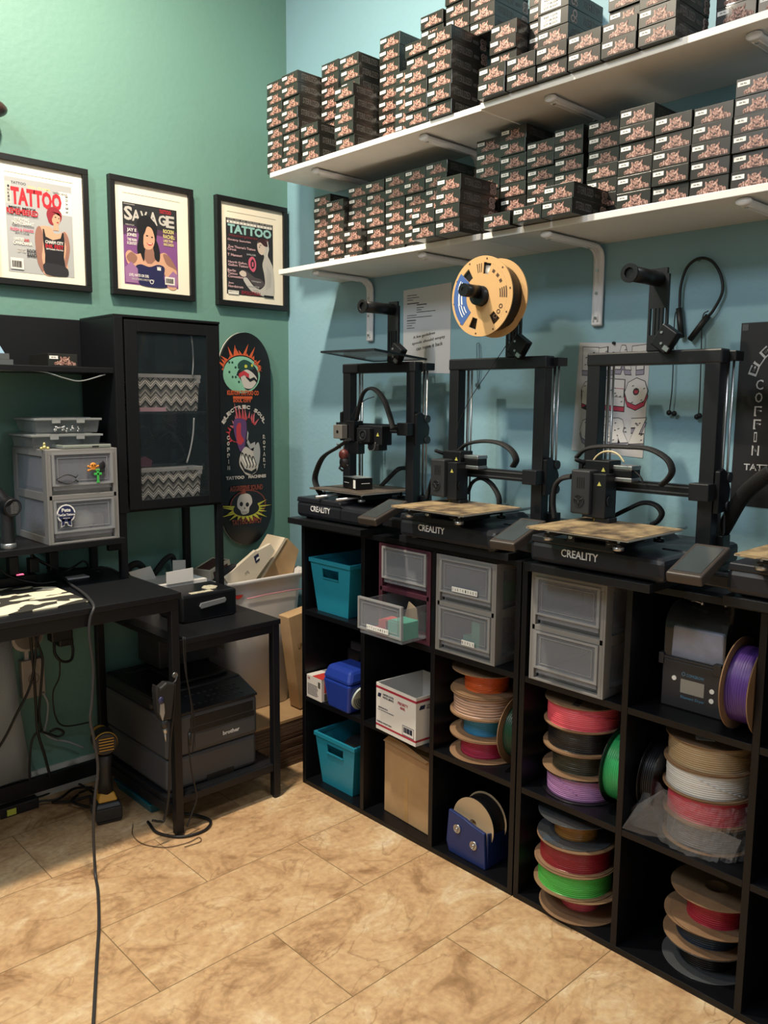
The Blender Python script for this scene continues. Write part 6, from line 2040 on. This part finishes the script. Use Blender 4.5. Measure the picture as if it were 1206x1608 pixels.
# long power cord: desk -> edge -> floor -> foreground
cordP = [(-.655, .36, .757), (-.68, .25, .7575), (-.700, .12, .7585), (-.722, .02, .759), (-.740, -.046, .752)] + [(-0.754, -0.052, 0.723), (-0.758, -0.052, 0.674), (-0.751, -0.052, 0.584), (-0.758, -0.052, 0.496), (-0.765, -0.052, 0.444), (-0.757, -0.052, 0.387), (-0.749, -0.052, 0.302), (-0.762, -0.052, 0.208), (-0.769, -0.052, 0.122)] + [(-.778, -.075, .010)] + [(-0.806, -0.152, 0.005), (-0.864, -0.285, 0.004), (-0.920, -0.398, 0.004), (-0.970, -0.499, 0.004), (-1.015, -0.590, 0.004), (-1.064, -0.686, 0.004)]
b = MB(); b.tube(curve_pts(cordP, 8), .0042, 10)
tag(b.build('extension_cord', mat('grey_black_cord', '#2e2e30', 0.5)), 'long dark power cord hanging off the desk front and running to the foreground', 'cord')

# ------------------------------------------------------------------ under the desk
t = thing('wall_outlet', 'off-white wall outlet plate behind the cables', 'wall outlet', (-.719, Y1, .352))
b = MB(); b.box(-.036, -.03, 0, .036, 0, .126); b.build('outlet_cover', mat('dirty_white_plastic', '#a39a90', 0.55, vary=.1, vscale=40), t, bevel=.003)
b = MB(); b.ring((0, -.0305, .063), (0, -1, 0), .018, .014, .001, 20); b.text('h', (0, -.0305, .063), FU, FV, .008, .012); b.build('embossed_mark', mat('mark_grey', '#7c746c', 0.6), t)
t = thing('round_router', 'round white puck device with dark face above the outlet', 'router', (-.735, Y1 - .01, .56))
b = MB(); b.cyl((0, .008, 0), (0, -.025, 0), .052, n=40); b.build('puck_body', mat('router_white', '#a9a6a1', 0.45), t, bevel=.004)
b = MB(); b.cyl((.004, -.0252, .0), (.004, -.0262, .0), .044, n=36); b.build('face_disc', mat('router_face', '#6b655f', 0.5), t)
b = MB(); b.box(-.006, -.012, -.085, .006, 0, -.05); b.build('bracket', mat('router_white', '#a9a6a1', 0.45), t)
t = thing('power_adapter', 'black power adapter bundle hanging under the desk', 'adapter', (-.635, .46, .60))
b = MB(); b.box(-.035, -.02, -.07, .036, .02, .02); b.box(-.06, -.015, -.03, -.03, .015, .0); b.box(-.01, -.018, -.09, .038, .018, -.065); b.build('adapter_body', CABLE, t, bevel=.005)
b = MB(); b.tube(curve_pts([(-.02, 0, -.07), (-.022, -.01, -.11), (.0, -.01, -.14), (.03, -.01, -.14), (.04, 0, -.10), (.02, 0, -.07)], 8), .0045, 8); b.build('cable_loop', CABLE, t)
b = MB(); b.tube(curve_pts([(-.008, -.01, -.135), (-.012, -.01, -.19), (-.035, -.01, -.24), (-.03, -.01, -.32), (0, -.01, -.36), (.09, -.01, -.37)], 8), .0025, 8); b.build('thin_cable', CABLE, t)
cab = [
 ([(-0.740, 0.430, 0.604), (-0.738, 0.430, 0.525), (-0.734, 0.430, 0.441), (-0.733, 0.430, 0.336), (-0.731, 0.430, 0.250), (-0.714, 0.430, 0.171), (-0.698, 0.430, 0.085)], .0045, 'thick black cable hanging straight down under the desk'),
 ([(-0.727, 0.440, 0.599), (-0.714, 0.440, 0.538), (-0.702, 0.440, 0.484), (-0.710, 0.440, 0.401), (-0.721, 0.440, 0.308), (-0.715, 0.440, 0.243)], .0042, 'black cable beside the outlet with slight bend'),
 ([(-0.706, 0.420, 0.614), (-0.725, 0.420, 0.545), (-0.737, 0.420, 0.465), (-0.758, 0.420, 0.397), (-0.796, 0.420, 0.334), (-0.832, 0.420, 0.271), (-0.876, 0.420, 0.212)], .0042, 'black cable sweeping left in front of the grey sheet'),
 ([(-0.695, 0.430, 0.242), (-0.670, 0.430, 0.246), (-0.648, 0.430, 0.227), (-0.667, 0.430, 0.219), (-0.699, 0.430, 0.237), (-0.731, 0.430, 0.252), (-0.752, 0.430, 0.224), (-0.762, 0.430, 0.153), (-0.764, 0.430, 0.100)], .0038, 'black cable tied in a small loop above the baseboard'),
 ([(-0.821, 0.400, 0.618), (-0.858, 0.400, 0.552)], .0055, 'short black cable stub at the left edge under the desk')]
for P, r, lab in cab:
    b = MB(); b.tube(curve_pts(P, 8), r, 8); tag(b.build('hanging_cable', CABLE), lab, 'cable', 'black cables under the desk')
b = MB(); b.tube(curve_pts([(-0.694, 0.470, 0.364), (-0.680, 0.470, 0.322), (-0.686, 0.470, 0.269), (-0.694, 0.470, 0.228), (-0.666, 0.470, 0.198), (-0.618, 0.470, 0.174), (-0.567, 0.470, 0.139)], 8), .004, 8)
tag(b.build('grey_cable', mat('pale_grey_cable', '#8d9496', 0.5)), 'pale grey cable from the outlet towards the printer', 'cable')
b = MB(); n_ = 16; vs = []
for i in range(n_ + 1):
    for (z, dx) in ((.095, .03), (.35, .0), (.595, -.012)):
        vs.append((-1.35 + (.575 + dx) * i / n_, .462 + .006 * math.sin(i * 1.3 + z * 9), z))
fs = []
for i in range(n_):
    for k in range(2):
        a = i * 3 + k; fs.append((a, a + 3, a + 4, a + 1))
b.add(vs, fs, True)
sh = b.build('fabric_sheet', mat('grey_fabric', '#959da1', 0.85, bump=.3, bscale=300)); m_ = sh.modifiers.new('thickness', 'SOLIDIFY'); m_.thickness = .004
tag(sh, 'grey fabric sheet hanging under the desk at the left edge', 'fabric sheet')
# floor tangle
fc = [
 (curve_pts([(-0.809, 0.502, 0.006), (-0.758, 0.497, 0.006), (-0.709, 0.489, 0.006), (-0.664, 0.497, 0.006), (-0.623, 0.497, 0.006), (-0.586, 0.502, 0.006), (-0.574, 0.453, 0.006), (-0.572, 0.382, 0.006)], 8), .0035, 'black cable on the floor from the yellow tag to the drill'),
 (curve_pts([(-.70, .42, .007), (-.66, .38, .012), (-.60, .35, .02), (-.57, .31, .012), (-.60, .27, .007), (-.63, .30, .012), (-.66, .36, .018), (-.62, .41, .01)], 8), .0045, 'coiled black cable behind the drill'),
 (curve_pts([(-.80, .45, .012), (-.74, .43, .02), (-.68, .42, .012), (-.62, .44, .02), (-.56, .43, .010)], 8), .004, 'black cable along the lower desk rail'),
 (curve_pts([(-.61, .42, .01), (-.58, .38, .03), (-.56, .34, .012), (-.53, .33, .007)], 8), .004, 'short black cable between drill and teal lid')]
for P, r, lab in fc:
    b = MB(); b.tube(P, r, 8); tag(b.build('floor_cable', CABLE), lab, 'cable', 'black cables on the floor')
t = thing('cable_plug', 'black cable box with yellow tag on the floor at left', 'adapter', (-.79, .475 - .03, 0))
b = MB(); b.box(-.07, -.02, .001, .05, .015, .035); b.build('adapter_body', CABLE, t, bevel=.003)
b = MB(); b.box(-.05, -.0212, .006, -.022, -.0205, .026); b.build('yellow_tag', mat('yellow_tag', '#c2c64a', 0.5), t)

# cordless drill standing on its battery
t = thing('cordless_drill', 'black and yellow cordless drill standing on its battery beside the hanging cord', 'drill', (-.606, .228, 0), rz=0)
Q = Euler((0, 0, -1.8)).to_matrix().to_4x4()
b = MB(); b.M = Q
b.frustum((-.050, -.036, .050, .036, 0), (-.056, -.040, .056, .040, .012)); b.box(-.056, -.040, .012, .056, .040, .052); b.frustum((-.056, -.040, .056, .040, .052), (-.040, -.032, .045, .032, .066))
b.build('battery', mat('battery_black', '#1d1d1f', 0.45), t, bevel=.004)
b = MB(); b.M = Q
b.box(-.046, -.0406, .018, .040, -.040, .048); b.build('battery_label', DKG, t)
b = MB(); b.M = Q
b.text('20V MAX', (.0, -.0407, .040), XA, ZA, .04, .007, .0003); b.text('5Ah', (.018, -.0407, .026), XA, ZA, .014, .008, .0003); b.text('LI-ION', (-.016, -.0407, .026), XA, ZA, .025, .005, .0003)
b.build('battery_lettering', mat('grey_lettering', '#8a8a8a', 0.5), t)
DY = mat('drill_yellow', '#b98a2e', 0.45); DB = mat('drill_black', '#202022', 0.5)
b = MB(); b.M = Q
b.frustum((-.036, -.030, .042, .030, .066), (-.020, -.022, .030, .022, .090)); b.build('yellow_foot', DY, t, bevel=.005)
b = MB(); b.M = Q
pts = [Vector((.008, 0, .085)), Vector((.010, 0, .13)), Vector((.014, 0, .17)), Vector((.016, 0, .215))]
b.tube([Q.inverted() @ (Q @ p) for p in pts], [.024, .019, .019, .024], 16); b.build('handle', DB, t)
b = MB(); b.M = Q
for k in range(3): b.tube([(-.012, -.012 + k * .012, .10), (-.006, -.010 + k * .010, .16), (-.004, 0, .19)], .0015, 6)
b.box(-.022, -.008, .168, -.008, .008, .198); b.build('grip_trim', mat('tan_grip', '#8c7c5a', 0.5), t)
b = MB(); b.M = Q
b.cyl((.045, 0, .255), (-.020, 0, .255), .034, .036, n=28); b.build('motor_housing', DB, t, bevel=.003)
b = MB(); b.M = Q
b.cyl((-.020, 0, .255), (-.055, 0, .255), .034, .028, n=28); b.ring((.03, 0, .255), (1, 0, 0), .0365, .030, .008, 28); b.build('yellow_housing', DY, t, bevel=.002)
b = MB(); b.M = Q
b.cyl((-.055, 0, .255), (-.085, 0, .255), .022, .015, n=20); b.cyl((-.085, 0, .255), (-.10, 0, .255), .012, n=14); b.build('chuck', BLKS, t)
b = MB(); b.M = Q
for k in range(5): b.box(.046, -.022, .236 + k * .009, .0475, .022, .239 + k * .009)
b.build('vent', DY, t)

# teal lid lying under the side shelf, loop of cable around the desk leg
item('teal_tray', MB().frustum((-.040, -.115, .040, .115, 0), (-.048, -.125, .048, .125, .030)).box(-.052, -.129, .030, .052, .129, .036), mat('deep_teal_plastic', '#155a66', 0.45), 'dark teal plastic lid lying on the floor under the side shelf', 'lid', bevel=.004, loc=(-.452, .265, .0))
b = MB(); b.tube(curve_pts([(-.53, .10, .005), (-.54, .02, .005), (-.50, -.05, .005), (-.43, -.065, .005), (-.385, -.03, .006), (-.40, .02, .01), (-.44, .05, .02)] , 10), .0045, 8)
tag(b.build('floor_cable', CABLE), 'black cable looping around the desk corner leg', 'cable', 'black cables on the floor')
b = MB(); b.tube(curve_pts([(-.57, .12, .003), (-.60, .06, .003), (-.60, -.01, .003), (-.56, -.07, .003), (-.50, -.09, .003), (-.46, -.085, .003), (-.47, -.11, .003), (-.52, -.105, .003)], 8), .0012, 6)
tag(b.build('thin_wire', mat('brown_wire', '#5f4a35', 0.5)), 'thin brown wire curled on the tiles near the desk leg', 'wire')

# holster hanging at the corner leg
t = thing('hanging_holster', 'black holster with small silver tipped pen hanging on the desk corner leg', 'holster', (-.545, -.055, .44))
b = MB(); b.prism([(-.034, .04), (-.030, -.02), (-.018, -.05), (.014, -.05), (.022, .0), (.030, .052), (.0, .062), (-.02, .05), (-.032, .062)], (0, .012, 0), FU, FV, .03); b.build('holster_body', mat('holster_black', '#1c1c1e', 0.55), t, bevel=.005)
b = MB(); b.prism([(-.006, -.0), (.006, -.0), (.007, -.03), (.0, -.052), (-.007, -.03)], (-.018, -.0185, .005), FU, FV, .004); b.build('silver_tip', mat('pale_metal', '#a9abad', 0.3, .6), t)
b = MB(); b.sphere((-.020, -.020, .014), .009, .005, .012); b.build('blue_badge', mat('badge_blue', '#2a2c4d', 0.4), t)
b = MB(); b.cyl((-.005, -.006, -.05), (-.005, -.006, -.075), .012, .009, n=14); b.build('collar', DKG, t)
b = MB(); b.cyl((-.003, -.006, -.075), (-.003, -.006, -.092), .007, .006, n=12); b.cyl((-.003, -.006, -.092), (-.002, -.006, -.118), .0045, .001, n=10); b.build('steel_nozzle', STEEL, t)
b = MB(); b.tube(curve_pts([(.02, -.01, .05), (.035, -.005, .055), (.045, .0, .07)], 6), .004, 8); b.build('strap', CABLE, t)
tag(MB().cyl((-.502, -.0405, .508), (-.502, -.046, .508), .008, n=16).build('steel_button', STEEL), 'small shiny steel stud on the desk corner leg', 'stud')
for P, r, lab in (([(-0.503, -0.047, 0.490), (-0.509, -0.047, 0.413), (-0.525, -0.047, 0.300), (-0.533, -0.047, 0.164), (-0.550, -0.047, 0.080), (-0.568, -0.047, 0.077), (-0.589, -0.047, 0.088)], .004, 'black cable dropping along the left of the desk corner leg'),
                  ([(-0.474, -0.047, 0.619), (-0.470, -0.047, 0.521), (-0.454, -0.047, 0.419), (-0.452, -0.047, 0.339), (-0.464, -0.047, 0.293), (-0.457, -0.047, 0.200), (-0.442, -0.047, 0.114), (-0.458, -0.047, 0.068), (-0.477, -0.047, 0.028)], .0025, 'thin black cable hanging right of the desk corner leg'),
                  ([(-0.468, -0.047, 0.617), (-0.465, -0.047, 0.500), (-0.443, -0.047, 0.357), (-0.451, -0.047, 0.259)], .0018, 'second thin black cable hanging beside the corner leg')):
    b = MB(); b.tube(curve_pts(P, 8), r, 8); tag(b.build('hanging_cable', CABLE), lab, 'cable', 'cables at the desk corner leg')
c_ = Vector([(-0.461, -0.047, 0.302)][0]); tag(MB().cyl(c_ + Vector((0, 0, .02)), c_ - Vector((0, 0, .02)), .006, .005, n=12).build('inline_switch', CABLE), 'small inline switch on the thin cable by the desk leg', 'switch')

# ------------------------------------------------------------------ laser printer on the lower side shelf
PG = mat('printer_grey', '#3f4043', 0.5); PGL = mat('printer_lid_black', '#161618', 0.42)
t = thing('laser_printer', 'dark grey laser printer on the lower side shelf of the desk', 'printer', (-.340, .012, .1185))
b = MB(); b.box(-.165, 0, 0, .160, .41, .105); b.build('paper_tray_body', PG, t, bevel=.012)
b = MB(); b.box(-.167, -.002, .106, .162, .41, .236); b.build('printer_body', PG, t, bevel=.010)
b = MB(); b.box(-.085, -.0035, .190, .145, .01, .222); b.box(-.09, -.0030, .170, .15, .0, .188); b.build('output_slot', CABLE, t, bevel=.002)
b = MB(); b.box(-.07, -.004, .120, .150, -.002, .166); b.build('front_flap', mat('printer_flap', '#454649', 0.5), t, bevel=.002)
b = MB(); b.box(-.03, -.0015, .0, .07, .012, .020); b.build('tray_grip', CABLE, t)
b = MB(); b.add([(-.167, -.004, .236), (.162, -.004, .236), (.162, .10, .262), (-.167, .10, .262), (-.167, -.004, .244), (.162, -.004, .244), (.162, .10, .280), (-.167, .10, .280)], [(0, 3, 2, 1), (4, 5, 6, 7), (0, 1, 5, 4), (1, 2, 6, 5), (2, 3, 7, 6), (3, 0, 4, 7)]); b.build('control_panel', PGL, t, bevel=.002)
b = MB(); b.box(-.167, .09, .237, .162, .41, .285); b.build('scanner_lid', PGL, t, bevel=.010)
b = MB(); b.box(-.05, .12, .285, .13, .33, .298); b.build('feeder_cover', PGL, t, bevel=.006)
b = MB(); b.box(-.12, .34, .2852, .02, .352, .2862); b.build('grey_strip', mat('lid_strip', '#4a4a4c', 0.5), t)
pn = Vector((0, -.333, .943))
for i in range(9):
    for j in range(3):
        if i < 3 and j == 1: continue
        b = MB(); x = -.06 + i * .022; y = .02 + j * .022; z = .2435 + .35 * (y)
        b.box(x - .005, y - .003, z, x + .005, y + .003, z + .003)
        b.build('panel_button', mat('button_grey', '#2a2b2e', 0.4), t)
b = MB(); b.text('brother', (.060, -.0045, .142), FU, FV, .062, .013, .0005, off=.03); b.build('lettering', LOGO, t)
b = MB(); b.box(-.155, .003, .2455, -.125, .02, .2555); b.build('panel_label', mat('grey_lid_print', '#7d8384', 0.4), t)

# label printer on the side top, papers behind it
t = thing('label_printer', 'black label printer with silver lever on the side shelf top', 'label printer', (-.285, .112, .6075))
b = MB(); b.box(-.102, 0, 0, .102, .155, .088); b.build('printer_body', BLKP, t, bevel=.008)
b = MB(); b.prism([(-.040, -.012), (.048, -.004), (.054, .004), (.050, .012), (-.040, .006), (-.045, -.004)], (.005, .0, .052), FU, FV, .006); b.build('silver_lever', mat('satin_silver', '#9b9da0', 0.35, .5), t, bevel=.001)
b = MB(); b.cyl((.03, .05, .088), (.03, .05, .094), .026, n=6); b.box(-.06, .01, .088, .02, .03, .0895); b.build('top_buttons', mat('cream_print', '#b5ae98', 0.5, vary=.4, vscale=150), t)
b = MB(); b.box(-.09, .012, .003, .09, .0, .006); b.build('base_gap', CABLE, t)
b = MB()
b.box(-.40, .285, .6075, -.19, .43, .700); b.build('shipping_carton', mat('white_box_card', '#d9d6d2', 0.6)).name = 'open_carton'
tag(bpy.data.objects['open_carton'], 'open white carton with raised flaps behind the label printer', 'carton')
for k, (P, o_) in enumerate((([(0, 0), (.10, 0), (.10, .045), (0, .042)], (-.345, .283, .700)), ([(0, 0), (.08, .0), (.06, .045), (-.02, .035)], (-.40, .40, .700)), ([(0, 0), (.05, 0), (.05, .045), (.0, .05)], (-.245, .42, .700)))):
    f_ = MB().prism(P, o_, FU, FV, .002).build('flap', mat('white_box_card', '#d9d6d2', 0.6)); f_.parent = bpy.data.objects['open_carton']
t = thing('face_mask', 'black curved strap bundle standing behind the open carton', 'strap', (-.30, .455, .70))
b = MB(); b.tube(curve_pts([(-.10, 0, -.02), (-.095, 0, .03), (-.07, -.01, .05), (-.04, 0, .03), (-.03, 0, -.02)], 8), .012, 10); b.tube(curve_pts([(-.02, 0, -.02), (.01, -.01, .02), (.04, -.01, .05), (.075, 0, .055), (.085, 0, .0), (.08, 0, -.03)], 8), .010, 10); b.build('strap_loop', mat('black_fabric', '#121214', 0.8), t)
# small grey box seen below the side top, behind the laser printer
t = thing('cash_box', 'dark grey metal box with round lock on top of the laser printer', 'metal box', (-.25, .30, .425))
b = MB(); b.box(-.11, -.05, 0, .115, .10, .135); b.build('box_body', mat('dark_grey_metal', '#2b2c30', 0.5), t, bevel=.004)
b = MB(); b.cyl((.042, -.0505, .095), (.042, -.055, .095), .008, n=18); b.build('lock', CABLE, t)
t.location = (-.27, .33, .4175)

# ------------------------------------------------------------------ white bin, mailers and cardboard in the corner
t = thing('white_tote', 'large white plastic tote full of mailing boxes in the corner', 'tote', (.045, .385, .1795))
BIN = mat('white_tote_plastic', '#c4bfbb', 0.4)
b = MB(); th = .004
def rr(x0, x1, y0, y1, z, r=.04, n=6):
    P = []
    for cx, cy, a0 in ((x1 - r, y1 - r, 0), (x0 + r, y1 - r, math.pi / 2), (x0 + r, y0 + r, math.pi), (x1 - r, y0 + r, 1.5 * math.pi)):
        for i in range(n + 1):
            a = a0 + math.pi / 2 * i / n
            P.append((cx + r * math.cos(a), cy + r * math.sin(a), z))
    return P
rings = [rr(-.125, .125, -.095, .09, 0), rr(-.15, .165, -.102, .097, .30), rr(-.17, .18, -.106, .10, .44), rr(-.172, .185, -.108, .102, .465), rr(-.19, .20, -.118, .106, .475), rr(-.195, .205, -.122, .108, .487), rr(-.19, .20, -.118, .104, .492), rr(-.172, .18, -.104, .095, .488), rr(-.12, .118, -.088, .083, .006)]
n = len(rings[0]); vs = [p for r_ in rings for p in r_]
vs = [(x, y, z + (.014 * ((abs(x + .05) / .2) ** 2) - .016 * (x + .2) / .4 if z > .4 else 0)) for x, y, z in vs]
fs = [tuple(range(n))[::-1]]
for k in range(len(rings) - 1):
    for i in range(n):
        j = (i + 1) % n
        fs.append((k * n + i, k * n + j, (k + 1) * n + j, (k + 1) * n + i))
fs.append(tuple((len(rings) - 1) * n + i for i in range(n)))
b.add(vs, fs, True)
b.build('tote_body', BIN, t)
b = MB(); b.prism([(-.02, .012), (-.014, .002), (0, -.003), (.014, .002), (.02, .010), (0, .012)], (-.115, -.1095, .432), FU, FV, .0012); b.build('red_mark', mat('red_print', '#b3322c', 0.55), t)
b = MB(); b.tube([(-.08, -.1115, .425), (.0, -.1125, .428), (.1, -.113, .428), (.17, -.113, .425)], .0018, 6); b.build('pink_string', mat('pink_string', '#c27a83', 0.6), t)
b = MB()
for p_, q_ in (((-.095, .385), (-.095, .362)), ((-.10, .365), (-.09, .365)), ((-.085, .372), (-.06, .374)), ((-.06, .374), (-.055, .365))):
    b.tube([(p_[0], -.1085, p_[1]), (q_[0], -.1085, q_[1])], .0008, 5)
b.build('pen_mark', CABLE, t)
# boxes in the tote
t = thing('cardboard_box', 'big plain brown cardboard box corner sticking out of the white tote', 'cardboard box', (.085, .345, .66))
b = MB(); b.prism([(-.085, -.10), (.10, -.10), (.16, .08), (.110, .130), (.095, .128)], (0, -.01, 0), FU, FV, -.11); b.build('box_body', CARD, t, bevel=.001)
b = MB(); b.prism([(-.098, -.10), (-.086, -.10), (.100, .130), (.092, .136)], (0, -.014, 0), FU, FV, -.115); b.build('white_edge', mat('cream_card', '#cdbda6', 0.7), t)
t = thing('mailing_box', 'white mailing box with navy eagle mark leaning out of the tote', 'mailing box', (-.02, .315, .66))
b = MB(); b.prism([(-.085, .025), (-.03, -.05), (.02, -.03), (.135, .095), (.115, .125), (.055, .105), (.05, .108)], (0, -.006, 0), FU, FV, -.016); b.build('box_body', mat('mailer_cream', '#d0c4b0', 0.65), t, bevel=.001)
b = MB(); b.prism([(.048, .060), (.066, .070), (.060, .096), (.040, .086)], (0, -.0062, 0), FU, FV, .0008); b.build('navy_mark', MN, t)
b = MB(); b.prism([(.050, .070), (.064, .078), (.062, .084), (.052, .080)], (0, -.0072, 0), FU, FV, .0004); b.build('white_eagle', LABEL, t)
b = MB(); b.line = None
b = MB(); b.tube([(.0, .0 - .0075, .028), (.012, -.0075, .038)], .0006, 5); b.tube([(.012, -.0075, .038), (.02, -.0075, .028)], .0006, 5); b.build('pen_mark', CABLE, t)
t = thing('mailing_box', 'small open white box lying at the back of the white tote', 'mailing box', (-.075, .42, .665))
b = MB(); b.box(-.06, -.04, 0, .05, .04, .055); b.build('box_body', mat('mailer_cream', '#d0c4b0', 0.65), t); b = MB(); b.box(-.05, -.03, .055, .04, .03, .0555); b.box(-.045, -.0405, .01, .035, -.04, .045); b.build('dark_opening', mat('brown_dark_card', '#4d2c24', 0.8), t)
t.rotation_euler = (0, -.25, .3)
item('black_strap', MB().tube(curve_pts([(-.13, .36, .645), (-.09, .33, .70), (-.05, .33, .712), (-.03, .35, .69), (-.06, .37, .66)], 8), .014, 10), mat('black_fabric', '#121214', 0.8), 'black strap piece lying between the boxes in the tote', 'strap')
# stack of flattened cardboard
lay = mat('cardboard_edge_brown', '#5a4433', 0.85, bump=.6, bscale=120)
lay2 = CARD
for k in range(16):
    dx, dy = rnd.uniform(-.004, .004), rnd.uniform(-.0035, .0035)
    z0 = k * .0111
    b = MB(); b.box(-.115 + dx, .133 + dy, z0 + .0004, .27 + dx, .49, z0 + .0100)
    lab = 'flattened brown cardboard box, %s from the bottom of the corner stack' % (ORD[k + 1] if k else 'lowest')
    if k == 0: lab = 'lowest flattened brown cardboard box in the corner stack'
    if k == 15: lab = 'topmost flattened cardboard box, its tan face under the white tote'
    tag(b.build('flattened_box', lay2 if k == 15 else lay), lab, 'cardboard', 'flattened cardboard boxes in the corner')
t = thing('tall_carton', 'narrow tall brown carton leaning between the tote and the shelf', 'cardboard box', (.20, .205, .1795), rot=(0, -.14, 0))
b = MB(); b.box(-.075, -.03, .012, .075, .03, .37); b.build('box_body', CARD, t, bevel=.002)
b = MB(); b.text('UP', (-.04, -.0303, .25), FU, FV, .02, .02, .0004); b.build('faint_mark', mat('faint_brown_print', '#7a5c3d', 0.7), t)
# dark ornament at the left edge
t = thing('wall_ornament', 'dark brown rounded wall hook cut off by the left edge of the photo', 'wall hook', (-.787, Y1, 2.14))
b = MB(); b.sphere((0, -.05, 0), .065, .045, .028, 20, 12); b.build('rounded_cap', mat('dark_brown_wood', '#3a2622', 0.3), t)
b = MB(); b.cyl((-.02, -.03, 0), (-.02, 0, 0), .02, n=16); b.build('wall_mount', mat('dark_brown_wood', '#3a2622', 0.3), t)
